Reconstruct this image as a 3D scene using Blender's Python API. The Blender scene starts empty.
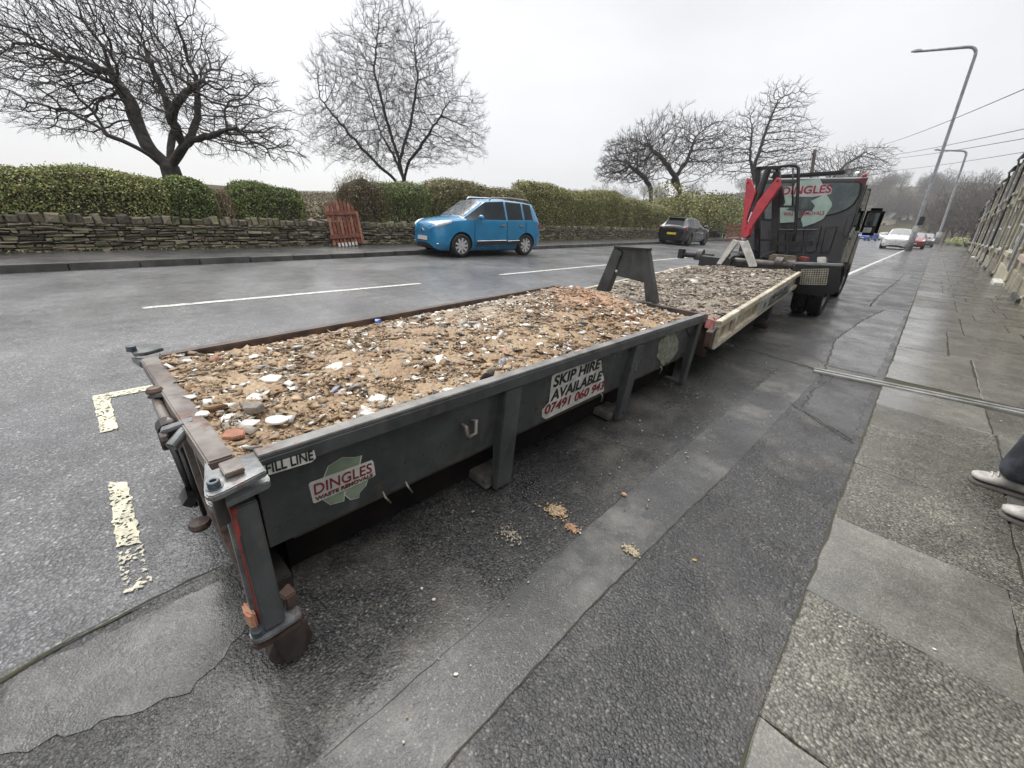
import bpy, bmesh, math, random
import numpy as np
from mathutils import Vector, Matrix, kdtree

rng = np.random.default_rng(7)
random.seed(7)
SC = bpy.context.scene
COL = SC.collection
R_ = math.radians

# ------------------------------------------------------------------ camera
F_PX, CAM_H = 400.0, 1.25
CX, CY = 512.0, 384.0
CAM = np.array([[0.70626079, -0.30995141, 0.63649495],
                [0.70614571, 0.24424334, -0.66460773],
                [0.05053645, 0.91884455, 0.39137035]])
cam_data = bpy.data.cameras.new('camera')
cam = bpy.data.objects.new('camera', cam_data)
COL.objects.link(cam)
cam_data.sensor_fit = 'HORIZONTAL'
cam_data.sensor_width = 36.0
cam_data.lens = F_PX / 1024.0 * 36.0
cam_data.clip_start = 0.05
cam_data.clip_end = 6000
M4 = Matrix([list(r) + [0] for r in CAM] + [[0, 0, 0, 1]])
M4.translation = (0, 0, CAM_H)
cam.matrix_world = M4
SC.camera = cam

# ------------------------------------------------------------------ light: overcast winter day
SUN_EL, SUN_AZ = R_(50), R_(-78)
world = bpy.data.worlds.new('World')
SC.world = world
world.use_nodes = True
wn, wl = world.node_tree.nodes, world.node_tree.links
wn.clear()
w_out = wn.new('ShaderNodeOutputWorld')
sky = wn.new('ShaderNodeTexSky'); sky.sky_type = 'NISHITA'; sky.sun_disc = False
sky.sun_elevation = SUN_EL; sky.sun_rotation = SUN_AZ
bg_sky = wn.new('ShaderNodeBackground'); bg_sky.inputs['Strength'].default_value = 0.05
hs = wn.new('ShaderNodeHueSaturation'); hs.inputs['Saturation'].default_value = 0.25      # cloud cover greys the sky
wl.new(sky.outputs[0], hs.inputs['Color']); wl.new(hs.outputs[0], bg_sky.inputs['Color'])
tc = wn.new('ShaderNodeTexCoord')
sep = wn.new('ShaderNodeSeparateXYZ'); wl.new(tc.outputs['Generated'], sep.inputs[0])
lum = wn.new('ShaderNodeMapRange'); lum.interpolation_type = 'SMOOTHSTEP'
lum.inputs['From Min'].default_value = 0.42; lum.inputs['From Max'].default_value = 1.0
lum.inputs['To Min'].default_value = 0.425; lum.inputs['To Max'].default_value = 2.3
wl.new(sep.outputs['Z'], lum.inputs['Value'])
cn = wn.new('ShaderNodeTexNoise'); cn.inputs['Scale'].default_value = 1.7; cn.inputs['Detail'].default_value = 4
mp = wn.new('ShaderNodeMapping'); mp.inputs['Scale'].default_value = (1, 1, 2.4)
wl.new(tc.outputs['Generated'], mp.inputs[0]); wl.new(mp.outputs[0], cn.inputs['Vector'])
cr = wn.new('ShaderNodeMapRange')
cr.inputs['From Min'].default_value = 0.3; cr.inputs['From Max'].default_value = 0.7
cr.inputs['To Min'].default_value = 0.78; cr.inputs['To Max'].default_value = 1.22
wl.new(cn.outputs[0], cr.inputs['Value'])
low = wn.new('ShaderNodeMapRange'); low.inputs['From Min'].default_value = 0.0; low.inputs['From Max'].default_value = 0.30
low.inputs['To Min'].default_value = 0.70; low.inputs['To Max'].default_value = 1.0
wl.new(sep.outputs['Z'], low.inputs['Value'])
mul0 = wn.new('ShaderNodeMath'); mul0.operation = 'MULTIPLY'
wl.new(lum.outputs[0], mul0.inputs[0]); wl.new(low.outputs[0], mul0.inputs[1])
mul = wn.new('ShaderNodeMath'); mul.operation = 'MULTIPLY'
wl.new(mul0.outputs[0], mul.inputs[0]); wl.new(cr.outputs[0], mul.inputs[1])
bg_cl = wn.new('ShaderNodeBackground'); bg_cl.inputs['Color'].default_value = (1.0, 0.985, 0.985, 1)
wl.new(mul.outputs[0], bg_cl.inputs['Strength'])
addw = wn.new('ShaderNodeAddShader')
wl.new(bg_sky.outputs[0], addw.inputs[0]); wl.new(bg_cl.outputs[0], addw.inputs[1])
wl.new(addw.outputs[0], w_out.inputs['Surface'])

sun_d = bpy.data.lights.new('sun', 'SUN'); sun_d.energy = 1.5; sun_d.angle = R_(32); sun_d.color = (1.0, 0.97, 0.93)
sun = bpy.data.objects.new('sun', sun_d); COL.objects.link(sun)
sd = Vector((math.sin(SUN_AZ) * math.cos(SUN_EL), math.cos(SUN_AZ) * math.cos(SUN_EL), math.sin(SUN_EL)))
sun.rotation_euler = sd.to_track_quat('Z', 'Y').to_euler()

SC.view_settings.view_transform = 'Standard'
SC.view_settings.look = 'None'
SC.view_settings.gamma = 1.0
SC.view_settings.exposure = 0.4
SC.view_settings.use_curve_mapping = False
SC.render.engine = 'CYCLES'
SC.cycles.max_bounces = 6
SC.cycles.volume_bounces = 0
SC.cycles.caustics_reflective = False
SC.cycles.caustics_refractive = False
SC.cycles.use_denoising = True

# ------------------------------------------------------------------ picking real positions
def ray(px, py):
    return CAM @ np.array([px - CX, CY - py, -F_PX])
def P(px, py, axis, val):
    """point seen at a pixel where world coordinate `axis` equals val"""
    v = ray(px, py); o = np.array([0, 0, CAM_H])
    t = (val - o[axis]) / v[axis]
    return o + t * v
def G(px, py, z=0.0):
    return P(px, py, 2, z)
UP = np.array([-0.0445, -0.0324, 0.9985])       # plumb line: the street runs across a hillside
FW = np.array([-0.69, 0.72, 0.0]); FW /= np.linalg.norm(FW)
RT = np.array([FW[1], -FW[0], 0.0])
def onplane(px, py, base, nrm=FW):
    v = ray(px, py); o = np.array([0, 0, CAM_H])
    t = ((np.array(base) - o) @ nrm) / (v @ nrm)
    return o + t * v

# ------------------------------------------------------------------ materials
MATS = {}
def _nt(name):
    m = bpy.data.materials.new(name); m.use_nodes = True
    nt = m.node_tree
    return m, nt, nt.nodes['Principled BSDF']
def ramp(nt, fac, stops):
    r = nt.nodes.new('ShaderNodeValToRGB')
    e = r.color_ramp.elements
    e[0].position, e[0].color = stops[0][0], (*stops[0][1], 1)
    e[1].position, e[1].color = stops[-1][0], (*stops[-1][1], 1)
    for p, c in stops[1:-1]:
        x = e.new(p); x.color = (*c, 1)
    nt.links.new(fac, r.inputs[0])
    return r.outputs[0]
def noise(nt, vec, scale, detail=4, rough=0.6):
    n = nt.nodes.new('ShaderNodeTexNoise')
    n.inputs['Scale'].default_value = scale; n.inputs['Detail'].default_value = detail; n.inputs['Roughness'].default_value = rough
    if vec is not None: nt.links.new(vec, n.inputs['Vector'])
    return n.outputs[0]
def mixc(nt, fac, a, b, mode='MIX'):
    m = nt.nodes.new('ShaderNodeMix'); m.data_type = 'RGBA'; m.blend_type = mode
    for k, v in ((0, fac), (6, a), (7, b)):
        if isinstance(v, (int, float)): m.inputs[k].default_value = v
        elif isinstance(v, tuple): m.inputs[k].default_value = (*v, 1)
        else: nt.links.new(v, m.inputs[k])
    return m.outputs[2]
def rng_node(nt, v, a, b, c, d):
    m = nt.nodes.new('ShaderNodeMapRange')
    for k, x in zip(('From Min', 'From Max', 'To Min', 'To Max'), (a, b, c, d)): m.inputs[k].default_value = x
    nt.links.new(v, m.inputs['Value'])
    return m.outputs[0]
def bump(nt, h, strength, dist, prev=None):
    b = nt.nodes.new('ShaderNodeBump')
    b.inputs['Strength'].default_value = strength; b.inputs['Distance'].default_value = dist
    nt.links.new(h, b.inputs['Height'])
    if prev is not None: nt.links.new(prev, b.inputs['Normal'])
    return b.outputs[0]
def objvec(nt, scale=None):
    t = nt.nodes.new('ShaderNodeTexCoord').outputs['Object']
    if scale is None: return t
    m = nt.nodes.new('ShaderNodeMapping'); m.inputs['Scale'].default_value = scale
    nt.links.new(t, m.inputs[0])
    return m.outputs[0]
def pm(name, col, rough=0.6, col2=None, scale=8.0, lo=0.42, hi=0.62, metal=0.0, spec=0.5, bmp=0.0, bscale=60.0, bdist=0.004,
       stretch=None, rust=0.0, attr=False, coat=0.0, alpha=None, trans=0.0, rough2=None):
    if name in MATS: return MATS[name]
    m, nt, b = _nt(name)
    v = objvec(nt, stretch)
    if attr:
        a = nt.nodes.new('ShaderNodeAttribute'); a.attribute_name = 'Col'
        c = a.outputs['Color']
    else:
        c = None
    n = noise(nt, v, scale)
    if c is None:
        c2 = col2 if col2 is not None else tuple(x * 0.72 for x in col)
        c = ramp(nt, n, [(lo, c2), (hi, col)])
    else:
        c = mixc(nt, 1.0, c, ramp(nt, n, [(0.35, (0.75, 0.75, 0.75)), (0.65, (1.1, 1.1, 1.1))]), 'MULTIPLY')
    if rust > 0:
        rn = noise(nt, objvec(nt), 9.0, 8, 0.7)
        f = rng_node(nt, rn, 0.62 - rust * 0.25, 0.72 - rust * 0.2, 0, 1)
        c = mixc(nt, f, c, ramp(nt, noise(nt, objvec(nt), 40), [(0.35, (0.055, 0.025, 0.014)), (0.65, (0.17, 0.075, 0.035))]))
    nt.links.new(c, b.inputs['Base Color'])
    b.inputs['Metallic'].default_value = metal
    b.inputs['Specular IOR Level'].default_value = spec
    if rough2 is not None:
        nt.links.new(rng_node(nt, noise(nt, v, scale * 0.6), 0.35, 0.65, rough2, rough), b.inputs['Roughness'])
    else:
        b.inputs['Roughness'].default_value = rough
    b.inputs['Coat Weight'].default_value = coat
    b.inputs['Coat Roughness'].default_value = 0.06
    if trans: b.inputs['Transmission Weight'].default_value = trans
    if bmp > 0:
        nt.links.new(bump(nt, noise(nt, objvec(nt), bscale, 5), bmp, bdist), b.inputs['Normal'])
    MATS[name] = m
    return m

def asphalt(name, dark, light, cell, rough=(0.34, 0.62), bstr=0.9, bdist=0.004, tint=None, wet_scale=0.8, speck=0.5, fines=0.35, film=(0.08, 0.68, 0.75)):
    m, nt, b = _nt(name)
    v = objvec(nt)
    vo = nt.nodes.new('ShaderNodeTexVoronoi'); vo.inputs['Scale'].default_value = 1.0 / cell
    dv = nt.nodes.new('ShaderNodeVectorMath'); dv.operation = 'ADD'
    nz = nt.nodes.new('ShaderNodeTexNoise'); nz.inputs['Scale'].default_value = 0.9 / cell; nz.inputs['Detail'].default_value = 2
    nt.links.new(v, nz.inputs['Vector'])
    sc = nt.nodes.new('ShaderNodeVectorMath'); sc.operation = 'SCALE'; sc.inputs['Scale'].default_value = cell * 1.1
    nt.links.new(nz.outputs['Color'], sc.inputs[0])
    nt.links.new(v, dv.inputs[0]); nt.links.new(sc.outputs[0], dv.inputs[1])
    nt.links.new(dv.outputs[0], vo.inputs['Vector'])
    s2 = nt.nodes.new('ShaderNodeSeparateColor'); nt.links.new(vo.outputs['Color'], s2.inputs[0])
    c = ramp(nt, s2.outputs[0], [(0.0, dark), (0.55, tuple((a + b_) / 2 for a, b_ in zip(dark, light))), (0.93, light), (1.0, tuple(min(1, x * (1 + speck * 2.2)) for x in light))])
    gap = rng_node(nt, vo.outputs['Distance'], 0.25, 0.75, 1.0, fines)
    gm = nt.nodes.new('ShaderNodeCombineColor')
    for i in range(3): nt.links.new(gap, gm.inputs[i])
    c = mixc(nt, 1.0, c, gm.outputs[0], 'MULTIPLY')
    big = noise(nt, v, wet_scale, 6, 0.62)
    mid = noise(nt, v, 5.5, 5, 0.65)
    c = mixc(nt, 1.0, c, ramp(nt, big, [(0.36, (0.62, 0.62, 0.63)), (0.64, (1.32, 1.31, 1.28))]), 'MULTIPLY')
    c = mixc(nt, 1.0, c, ramp(nt, mid, [(0.32, (0.72, 0.72, 0.72)), (0.68, (1.22, 1.22, 1.2))]), 'MULTIPLY')
    if tint is not None:
        tcol, amt, tscale = tint
        tf = rng_node(nt, noise(nt, v, tscale, 6, 0.65), 0.52, 0.68, 0, amt)
        c = mixc(nt, tf, c, tcol)
    nt.links.new(c, b.inputs['Base Color'])
    big2 = noise(nt, v, wet_scale * 1.9, 5, 0.6)
    nt.links.new(rng_node(nt, big2, 0.38, 0.62, rough[0], rough[1]), b.inputs['Roughness'])
    h = rng_node(nt, vo.outputs['Distance'], 0.0, 0.8, 1.0, 0.0)
    nb = bump(nt, h, bstr, bdist)
    nb = bump(nt, noise(nt, v, 0.35 / cell, 4), bstr * 0.6, bdist * 2, nb)
    nt.links.new(nb, b.inputs['Normal'])
    # thin water film lying in broad patches
    wf = noise(nt, v, wet_scale * 1.4, 6, 0.65)
    nt.links.new(rng_node(nt, wf, 0.40, 0.60, film[0], film[1]), b.inputs['Coat Weight'])
    nt.links.new(rng_node(nt, mid, 0.3, 0.7, 0.07, 0.22), b.inputs['Coat Roughness'])
    b.inputs['Coat IOR'].default_value = 1.33
    nt.links.new(bump(nt, noise(nt, v, 0.30 / cell, 3), film[2], cell * .25), b.inputs['Coat Normal'])
    MATS[name] = m
    return m

# ------------------------------------------------------------------ mesh helpers
class MB:
    def __init__(self):
        self.v = []; self.f = []; self.c = []; self.mi = []
    def add(self, vs, fs, col=None, mi=0):
        o = len(self.v)
        self.v.extend([tuple(map(float, p)) for p in vs])
        self.f.extend([tuple(o + i for i in f) for f in fs])
        self.mi.extend([mi] * len(fs))
        if col is not None: self.c.extend([col] * len(vs))
        return self
    def box(self, x0, x1, y0, y1, z0, z1, mat=None, col=None, mi=0):
        vs = [(x, y, z) for z in (z0, z1) for y in (y0, y1) for x in (x0, x1)]
        if mat is not None: vs = [tuple(mat @ Vector(p)) for p in vs]
        return self.add(vs, [(0, 2, 3, 1), (4, 5, 7, 6), (0, 1, 5, 4), (2, 6, 7, 3), (0, 4, 6, 2), (1, 3, 7, 5)], col, mi)
    def bar(self, a, b, w, t, up=(0, 0, 1), col=None, mi=0):
        """box beam from a to b, width w (sideways), thickness t (along up)"""
        a, b = Vector(a), Vector(b); d = (b - a).normalized(); u = Vector(up)
        s = d.cross(u)
        if s.length < 1e-4: s = d.cross(Vector((1, 0, 0)))
        s.normalize(); u = s.cross(d).normalized()
        s *= w / 2; u *= t / 2
        vs = [a - s - u, a + s - u, a + s + u, a - s + u, b - s - u, b + s - u, b + s + u, b - s + u]
        return self.add(vs, [(3, 2, 1, 0), (4, 5, 6, 7), (0, 1, 5, 4), (1, 2, 6, 5), (2, 3, 7, 6), (3, 0, 4, 7)], col, mi)
    def tube(self, pts, r, n=8, caps=True, col=None, mi=0):
        pts = [Vector(p) for p in pts]
        rs = r if isinstance(r, (list, tuple)) else [r] * len(pts)
        vs, fs = [], []
        prev = None
        for i, p in enumerate(pts):
            d = (pts[min(i + 1, len(pts) - 1)] - pts[max(i - 1, 0)]).normalized()
            if prev is None:
                s = d.orthogonal().normalized()
            else:
                s = (prev - d * prev.dot(d)).normalized()
            prev = s
            t = d.cross(s)
            for k in range(n):
                a = 2 * math.pi * k / n
                vs.append(p + (s * math.cos(a) + t * math.sin(a)) * rs[i])
        for i in range(len(pts) - 1):
            for k in range(n):
                k2 = (k + 1) % n
                fs.append((i * n + k, i * n + k2, (i + 1) * n + k2, (i + 1) * n + k))
        if caps:
            fs.append(tuple(reversed(range(n)))); fs.append(tuple(range((len(pts) - 1) * n, len(pts) * n)))
        return self.add(vs, fs, col, mi)
    def cyl(self, a, b, r, n=16, mi=0, r2=None):
        return self.tube([a, b], [r, r if r2 is None else r2], n, True, None, mi)
    def prism(self, poly, vec, mi=0, col=None):
        """closed polygon (3D points) swept along vec"""
        n = len(poly); vec = Vector(vec)
        vs = [Vector(p) for p in poly] + [Vector(p) + vec for p in poly]
        fs = [tuple(range(n)), tuple(reversed(range(n, 2 * n)))]
        fs = [tuple(reversed(range(n))), tuple(range(n, 2 * n))] + [(i, (i + 1) % n, n + (i + 1) % n, n + i) for i in range(n)]
        return self.add(vs, fs, col, mi)
    def lathe(self, prof, c, axis='z', n=24, mi=0):
        vs, fs = [], []
        for (r, h) in prof:
            for k in range(n):
                a = 2 * math.pi * k / n
                x, y = r * math.cos(a), r * math.sin(a)
                p = {'z': (x, y, h), 'x': (h, x, y), 'y': (x, h, y)}[axis]
                vs.append((c[0] + p[0], c[1] + p[1], c[2] + p[2]))
        for i in range(len(prof) - 1):
            for k in range(n):
                k2 = (k + 1) % n
                fs.append((i * n + k, i * n + k2, (i + 1) * n + k2, (i + 1) * n + k))
        return self.add(vs, fs, None, mi)
    def build(self, name, mat, parent=None, smooth=False, bevel=0.0, fix=True):
        me = bpy.data.meshes.new(name)
        me.from_pydata(self.v, [], self.f)
        mats = mat if isinstance(mat, (list, tuple)) else [mat]
        for m in mats: me.materials.append(m)
        if len(mats) > 1: me.polygons.foreach_set('material_index', self.mi)
        if self.c:
            a = me.color_attributes.new('Col', 'FLOAT_COLOR', 'POINT')
            arr = np.ones((len(self.v), 4), np.float32); arr[:, :3] = np.array(self.c, np.float32)
            a.data.foreach_set('color', arr.ravel())
        if fix:
            bm = bmesh.new(); bm.from_mesh(me)
            bmesh.ops.recalc_face_normals(bm, faces=bm.faces)
            if bevel > 0:
                bmesh.ops.bevel(bm, geom=[e for e in bm.edges if len(e.link_faces) == 2 and e.calc_face_angle(0) > 0.5], offset=bevel, segments=2, affect='EDGES', clamp_overlap=True)
            bm.to_mesh(me); bm.free()
        if smooth:
            me.polygons.foreach_set('use_smooth', [True] * len(me.polygons))
        me.update()
        o = bpy.data.objects.new(name, me); COL.objects.link(o)
        if parent is not None: o.parent = parent
        return o

def raw_mesh(name, verts, faces_flat, nper, mat, parent=None, colors=None, smooth=False):
    """fast numpy mesh: all faces have nper corners"""
    me = bpy.data.meshes.new(name)
    nf = len(faces_flat) // nper
    me.vertices.add(len(verts)); me.vertices.foreach_set('co', np.asarray(verts, np.float32).ravel())
    me.loops.add(nf * nper); me.loops.foreach_set('vertex_index', np.asarray(faces_flat, np.int32))
    me.polygons.add(nf); me.polygons.foreach_set('loop_start', np.arange(nf, dtype=np.int32) * nper)
    if colors is not None:
        a = me.color_attributes.new('Col', 'FLOAT_COLOR', 'POINT')
        arr = np.ones((len(verts), 4), np.float32); arr[:, :3] = colors
        a.data.foreach_set('color', arr.ravel())
    me.materials.append(mat)
    me.update(calc_edges=True); me.validate()
    if smooth: me.polygons.foreach_set('use_smooth', np.ones(nf, bool))
    o = bpy.data.objects.new(name, me); COL.objects.link(o)
    if parent is not None: o.parent = parent
    return o

def tag(o, label=None, cat=None, group=None, kind=None):
    if label: o['label'] = label
    if cat: o['category'] = cat
    if group: o['group'] = group
    if kind: o['kind'] = kind
    return o
def empty(name, loc=(0, 0, 0), label=None, cat=None, group=None, tilt=False):
    o = bpy.data.objects.new(name, None); COL.objects.link(o)
    o.empty_display_size = 0.2
    if tilt: o.matrix_world = Matrix.Translation(Vector(loc)) @ TILT_M
    else: o.location = Vector(loc)
    return tag(o, label, cat, group)
# rotation taking +Z to the plumb direction
TILT_M = Vector((0, 0, 1)).rotation_difference(Vector(UP)).to_matrix().to_4x4()
def struct(o): return tag(o, kind='structure')
def copy_tree(o, parent=None):
    c = o.copy(); COL.objects.link(c)
    if parent is not None: c.parent = parent
    for ch in [x for x in bpy.data.objects if x.parent == o]:
        copy_tree(ch, c)
    return c

def text_obj(name, body, origin, xdir, ydir, size, mat, parent, bold=0.0, width=None, align='LEFT', off=0.0):
    """lettering as a thin mesh lying on the plane spanned by xdir, ydir"""
    cu = bpy.data.curves.new(name, 'FONT'); cu.body = body; cu.size = size; cu.offset = bold; cu.extrude = 0.0008
    cu.resolution_u = 4; cu.align_x = align
    t = bpy.data.objects.new(name, cu); COL.objects.link(t)
    dg = bpy.context.evaluated_depsgraph_get()
    me = bpy.data.meshes.new_from_object(t.evaluated_get(dg))
    bpy.data.objects.remove(t); bpy.data.curves.remove(cu)
    me.name = name
    x = Vector(xdir).normalized(); y = Vector(ydir); y = (y - x * y.dot(x)).normalized(); n = x.cross(y)
    s = 1.0
    if width:
        xs = [v.co.x for v in me.vertices]; s = width / (max(xs) - min(xs))
    for v in me.vertices:
        q = v.co.copy(); v.co = Vector(origin) + x * (q.x * s) + y * q.y + n * (q.z + off)
    me.materials.clear(); me.materials.append(mat)
    o = bpy.data.objects.new(name, me); COL.objects.link(o); o.parent = parent
    return o

# ------------------------------------------------------------------ common materials
M_ROAD = asphalt('road_asphalt', (0.074, 0.076, 0.081), (0.172, 0.175, 0.183), 0.010, rough=(0.28, 0.5), bstr=0.7, bdist=0.004, wet_scale=0.5, speck=0.45, fines=0.5)
M_FOOT = asphalt('footway_asphalt', (0.020, 0.020, 0.021), (0.080, 0.079, 0.077), 0.008, rough=(0.22, 0.48), bstr=0.8, bdist=0.004, tint=((0.16, 0.15, 0.125), 0.55, 1.4), wet_scale=0.9, speck=0.55, fines=0.3)
M_PATCH = asphalt('patch_asphalt', (0.042, 0.042, 0.042), (0.080, 0.080, 0.078), 0.0055, rough=(0.24, 0.45), bstr=0.6, bdist=0.002, tint=((0.17, 0.165, 0.145), 0.6, 2.6), wet_scale=1.3, speck=0.5, fines=0.55)
M_FLAG = asphalt('flagstone', (0.100, 0.096, 0.081), (0.200, 0.191, 0.163), 0.0085, rough=(0.13, 0.36), bstr=0.6, bdist=0.004, tint=((0.075, 0.074, 0.05), 0.55, 1.7), wet_scale=1.1, speck=0.3, fines=0.35, film=(0.05, 0.5, 0.8))
M_FLAGS = asphalt('smooth_flagstone', (0.138, 0.134, 0.120), (0.185, 0.179, 0.161), 0.006, rough=(0.10, 0.32), bstr=0.4, bdist=0.0015, tint=((0.075, 0.074, 0.05), 0.5, 1.9), wet_scale=1.3, speck=0.1, fines=0.7, film=(0.4, 1.0, 0.6))
M_FARPATH = asphalt('far_path_asphalt', (0.05, 0.05, 0.052), (0.10, 0.10, 0.10), 0.014, tint=((0.09, 0.10, 0.05), 0.35, 1.5), speck=0.5)
M_KERB = pm('kerb_stone', (0.085, 0.083, 0.078), 0.5, (0.04, 0.04, 0.037), 3, bmp=0.6)
def worn_paint(name, col, dirty, wear):
    m, nt, b = _nt(name)
    v = objvec(nt)
    c = ramp(nt, noise(nt, v, 22, 5), [(.38, dirty), (.58, col)])
    nt.links.new(c, b.inputs['Base Color']); b.inputs['Roughness'].default_value = .5
    vo = nt.nodes.new('ShaderNodeTexVoronoi'); vo.inputs['Scale'].default_value = 95; nt.links.new(v, vo.inputs['Vector'])
    s2 = nt.nodes.new('ShaderNodeSeparateColor'); nt.links.new(vo.outputs['Color'], s2.inputs[0])
    ad = nt.nodes.new('ShaderNodeMath'); ad.operation = 'MULTIPLY_ADD'; ad.inputs[1].default_value = .35
    nt.links.new(s2.outputs[0], ad.inputs[0]); nt.links.new(noise(nt, v, 9, 6, .7), ad.inputs[2])
    f = rng_node(nt, ad.outputs[0], wear, wear + .05, 0, 1)
    nt.links.new(f, b.inputs['Alpha'])
    nt.links.new(bump(nt, noise(nt, v, 130, 4), .6, .003), b.inputs['Normal'])
    MATS[name] = m
    return m
M_LINE = worn_paint('road_paint', (0.60, 0.60, 0.56), (0.36, 0.36, 0.34), .47)
M_CREAM = worn_paint('thick_line_paint', (0.62, 0.59, 0.43), (0.40, 0.38, 0.29), .52)
M_CREAMW = worn_paint('thin_worn_paint', (0.55, 0.52, 0.40), (0.36, 0.34, 0.27), .72)
def skip_paint():
    m, nt, b = _nt('grey_skip_paint')
    v = objvec(nt)
    c = ramp(nt, noise(nt, v, 5, 6, .65), [(.34, (.024, .026, .027)), (.62, (.056, .061, .063))])
    streak = rng_node(nt, noise(nt, objvec(nt, (16, 16, 1.1)), 1.0, 5, .6), .52, .72, 0, .55)
    c = mixc(nt, streak, c, (.085, .088, .085))
    scuff = rng_node(nt, noise(nt, objvec(nt, (4, 4, 30)), 2.2, 8, .75), .66, .72, 0, .8)
    c = mixc(nt, scuff, c, (.14, .138, .13))
    chip = rng_node(nt, noise(nt, v, 34, 8, .75), .66, .70, 0, 1)
    c = mixc(nt, chip, c, ramp(nt, noise(nt, v, 60), [(.35, (.07, .032, .02)), (.65, (.17, .085, .05))]))
    mud = rng_node(nt, noise(nt, v, 11, 8, .7), .56, .72, 0, .5)
    c = mixc(nt, mud, c, (.105, .085, .06))
    nt.links.new(c, b.inputs['Base Color'])
    nt.links.new(rng_node(nt, noise(nt, v, 7, 5), .35, .65, .26, .5), b.inputs['Roughness'])
    nb = bump(nt, noise(nt, v, 3.2, 3), .35, .03); nb = bump(nt, noise(nt, v, 55, 5), .25, .003, nb)
    nt.links.new(nb, b.inputs['Normal'])
    MATS['grey_skip_paint'] = m
    return m
M_SKIP = skip_paint()
M_RAIL = pm('worn_rail_steel', (0.20, 0.18, 0.165), 0.42, (0.10, 0.08, 0.07), 7, rust=0.28, bmp=0.3, bscale=45, rough2=0.32)
M_RUST = pm('rusty_brown_steel', (0.085, 0.052, 0.038), 0.55, (0.036, 0.024, 0.019), 11, bmp=0.5, bscale=60, rough2=0.35)
M_RAILG = pm('worn_grey_rim', (0.19, 0.185, 0.175), 0.45, (0.085, 0.085, 0.083), 7, lo=.38, hi=.6, rust=0.14, bmp=0.3, bscale=45)
M_STEEL = pm('bare_grey_steel', (0.22, 0.23, 0.235), 0.35, (0.10, 0.105, 0.108), 9, metal=0.5, rust=0.12, bmp=0.25, bscale=60)
M_DARKST = pm('dark_chassis_steel', (0.030, 0.027, 0.025), 0.6, (0.014, 0.012, 0.011), 8, rust=0.2)
M_UNDERSHADE = pm('painted_underside_shade', (0.012, 0.009, 0.008), 0.85, (0.006, 0.005, 0.005), 8, spec=0.15)  # near-black colour stands in for the shade under the skip
M_RED = pm('red_paint', (0.55, 0.06, 0.085), 0.45, (0.42, 0.05, 0.065), 7, rust=0.05, bmp=0.1)
M_REDW = pm('worn_red_edge', (0.30, 0.05, 0.04), 0.5, (0.14, 0.035, 0.03), 14)
M_WHITE = pm('white_paint', (0.70, 0.70, 0.67), 0.45, (0.50, 0.49, 0.45), 8, rust=0.04)
M_CREAMP = pm('cream_bin_paint', (0.56, 0.53, 0.43), 0.5, (0.36, 0.32, 0.24), 6, rust=0.16, bmp=0.2)
M_BLACK = pm('black_paint', (0.018, 0.019, 0.021), 0.35, (0.010, 0.010, 0.011), 6)
M_RUBBER = pm('rubber', (0.014, 0.014, 0.014), 0.75, (0.008, 0.008, 0.008), 20)
M_STICK = pm('sticker_vinyl', (0.62, 0.62, 0.58), 0.45, (0.42, 0.42, 0.39), 12)
M_STICKG = pm('sticker_green', (0.20, 0.25, 0.18), 0.45, (0.14, 0.18, 0.13), 12)
M_STICKW = pm('worn_sticker', (0.30, 0.31, 0.24), 0.5, (0.15, 0.17, 0.13), 30)
M_INK = pm('black_lettering', (0.012, 0.012, 0.013), 0.5)
M_INKR = pm('red_lettering', (0.20, 0.018, 0.028), 0.5)
M_GLASS = pm('dark_window_glass', (0.016, 0.022, 0.025), 0.05, (0.010, 0.014, 0.016), 2, spec=0.22)
M_WSCREEN = pm('windscreen_sky_tint', (0.075, 0.085, 0.088), 0.05, (0.05, 0.06, 0.062), 2, spec=0.9, coat=0.5)  # paler base than the other glass, sky reflection put into the colour
M_TEAL = pm('teal_glass_reflection_tint', (0.125, 0.155, 0.155), 0.08, (0.065, 0.085, 0.088), 2.6, spec=0.5)  # base colour paled to stand in for the street and sky reflected
M_CHROME = pm('chrome', (0.65, 0.66, 0.68), 0.18, (0.5, 0.5, 0.52), 5, metal=1.0)
M_ALLOY = pm('silver_alloy', (0.62, 0.63, 0.64), 0.35, (0.5, 0.5, 0.51), 9, metal=0.3)
M_LENS = pm('headlamp_lens', (0.62, 0.64, 0.66), 0.12, (0.42, 0.44, 0.46), 20, coat=0.6)
M_REDL = pm('red_lamp_lens', (0.30, 0.015, 0.02), 0.2, coat=0.5)
M_PLATEW = pm('white_plate', (0.66, 0.66, 0.64), 0.4, (0.5, 0.5, 0.48), 14)
M_PLATEY = pm('yellow_plate', (0.72, 0.58, 0.03), 0.4, (0.55, 0.44, 0.03), 14)
M_GALV = pm('galvanised_grey', (0.27, 0.285, 0.30), 0.5, (0.17, 0.18, 0.19), 4)
M_BARK = pm('bark', (0.060, 0.052, 0.045), 0.85, (0.024, 0.021, 0.019), 7, bmp=0.8, bscale=25, bdist=0.02)
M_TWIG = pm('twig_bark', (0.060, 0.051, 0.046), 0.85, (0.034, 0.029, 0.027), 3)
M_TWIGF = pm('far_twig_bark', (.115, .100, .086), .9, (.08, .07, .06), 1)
M_LEAF = pm('leaves', (0.1, 0.1, 0.1), 0.45, attr=True, scale=2.0, spec=0.4)
M_STONE = pm('wall_stone', (0.1, 0.1, 0.1), 0.8, attr=True, scale=14.0, bmp=0.7, bscale=22, bdist=0.02)
M_RUBBLE = pm('rubble_pieces', (0.1, 0.1, 0.1), 0.75, attr=True, scale=70.0, bmp=0.4, bscale=120, bdist=0.003)

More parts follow.
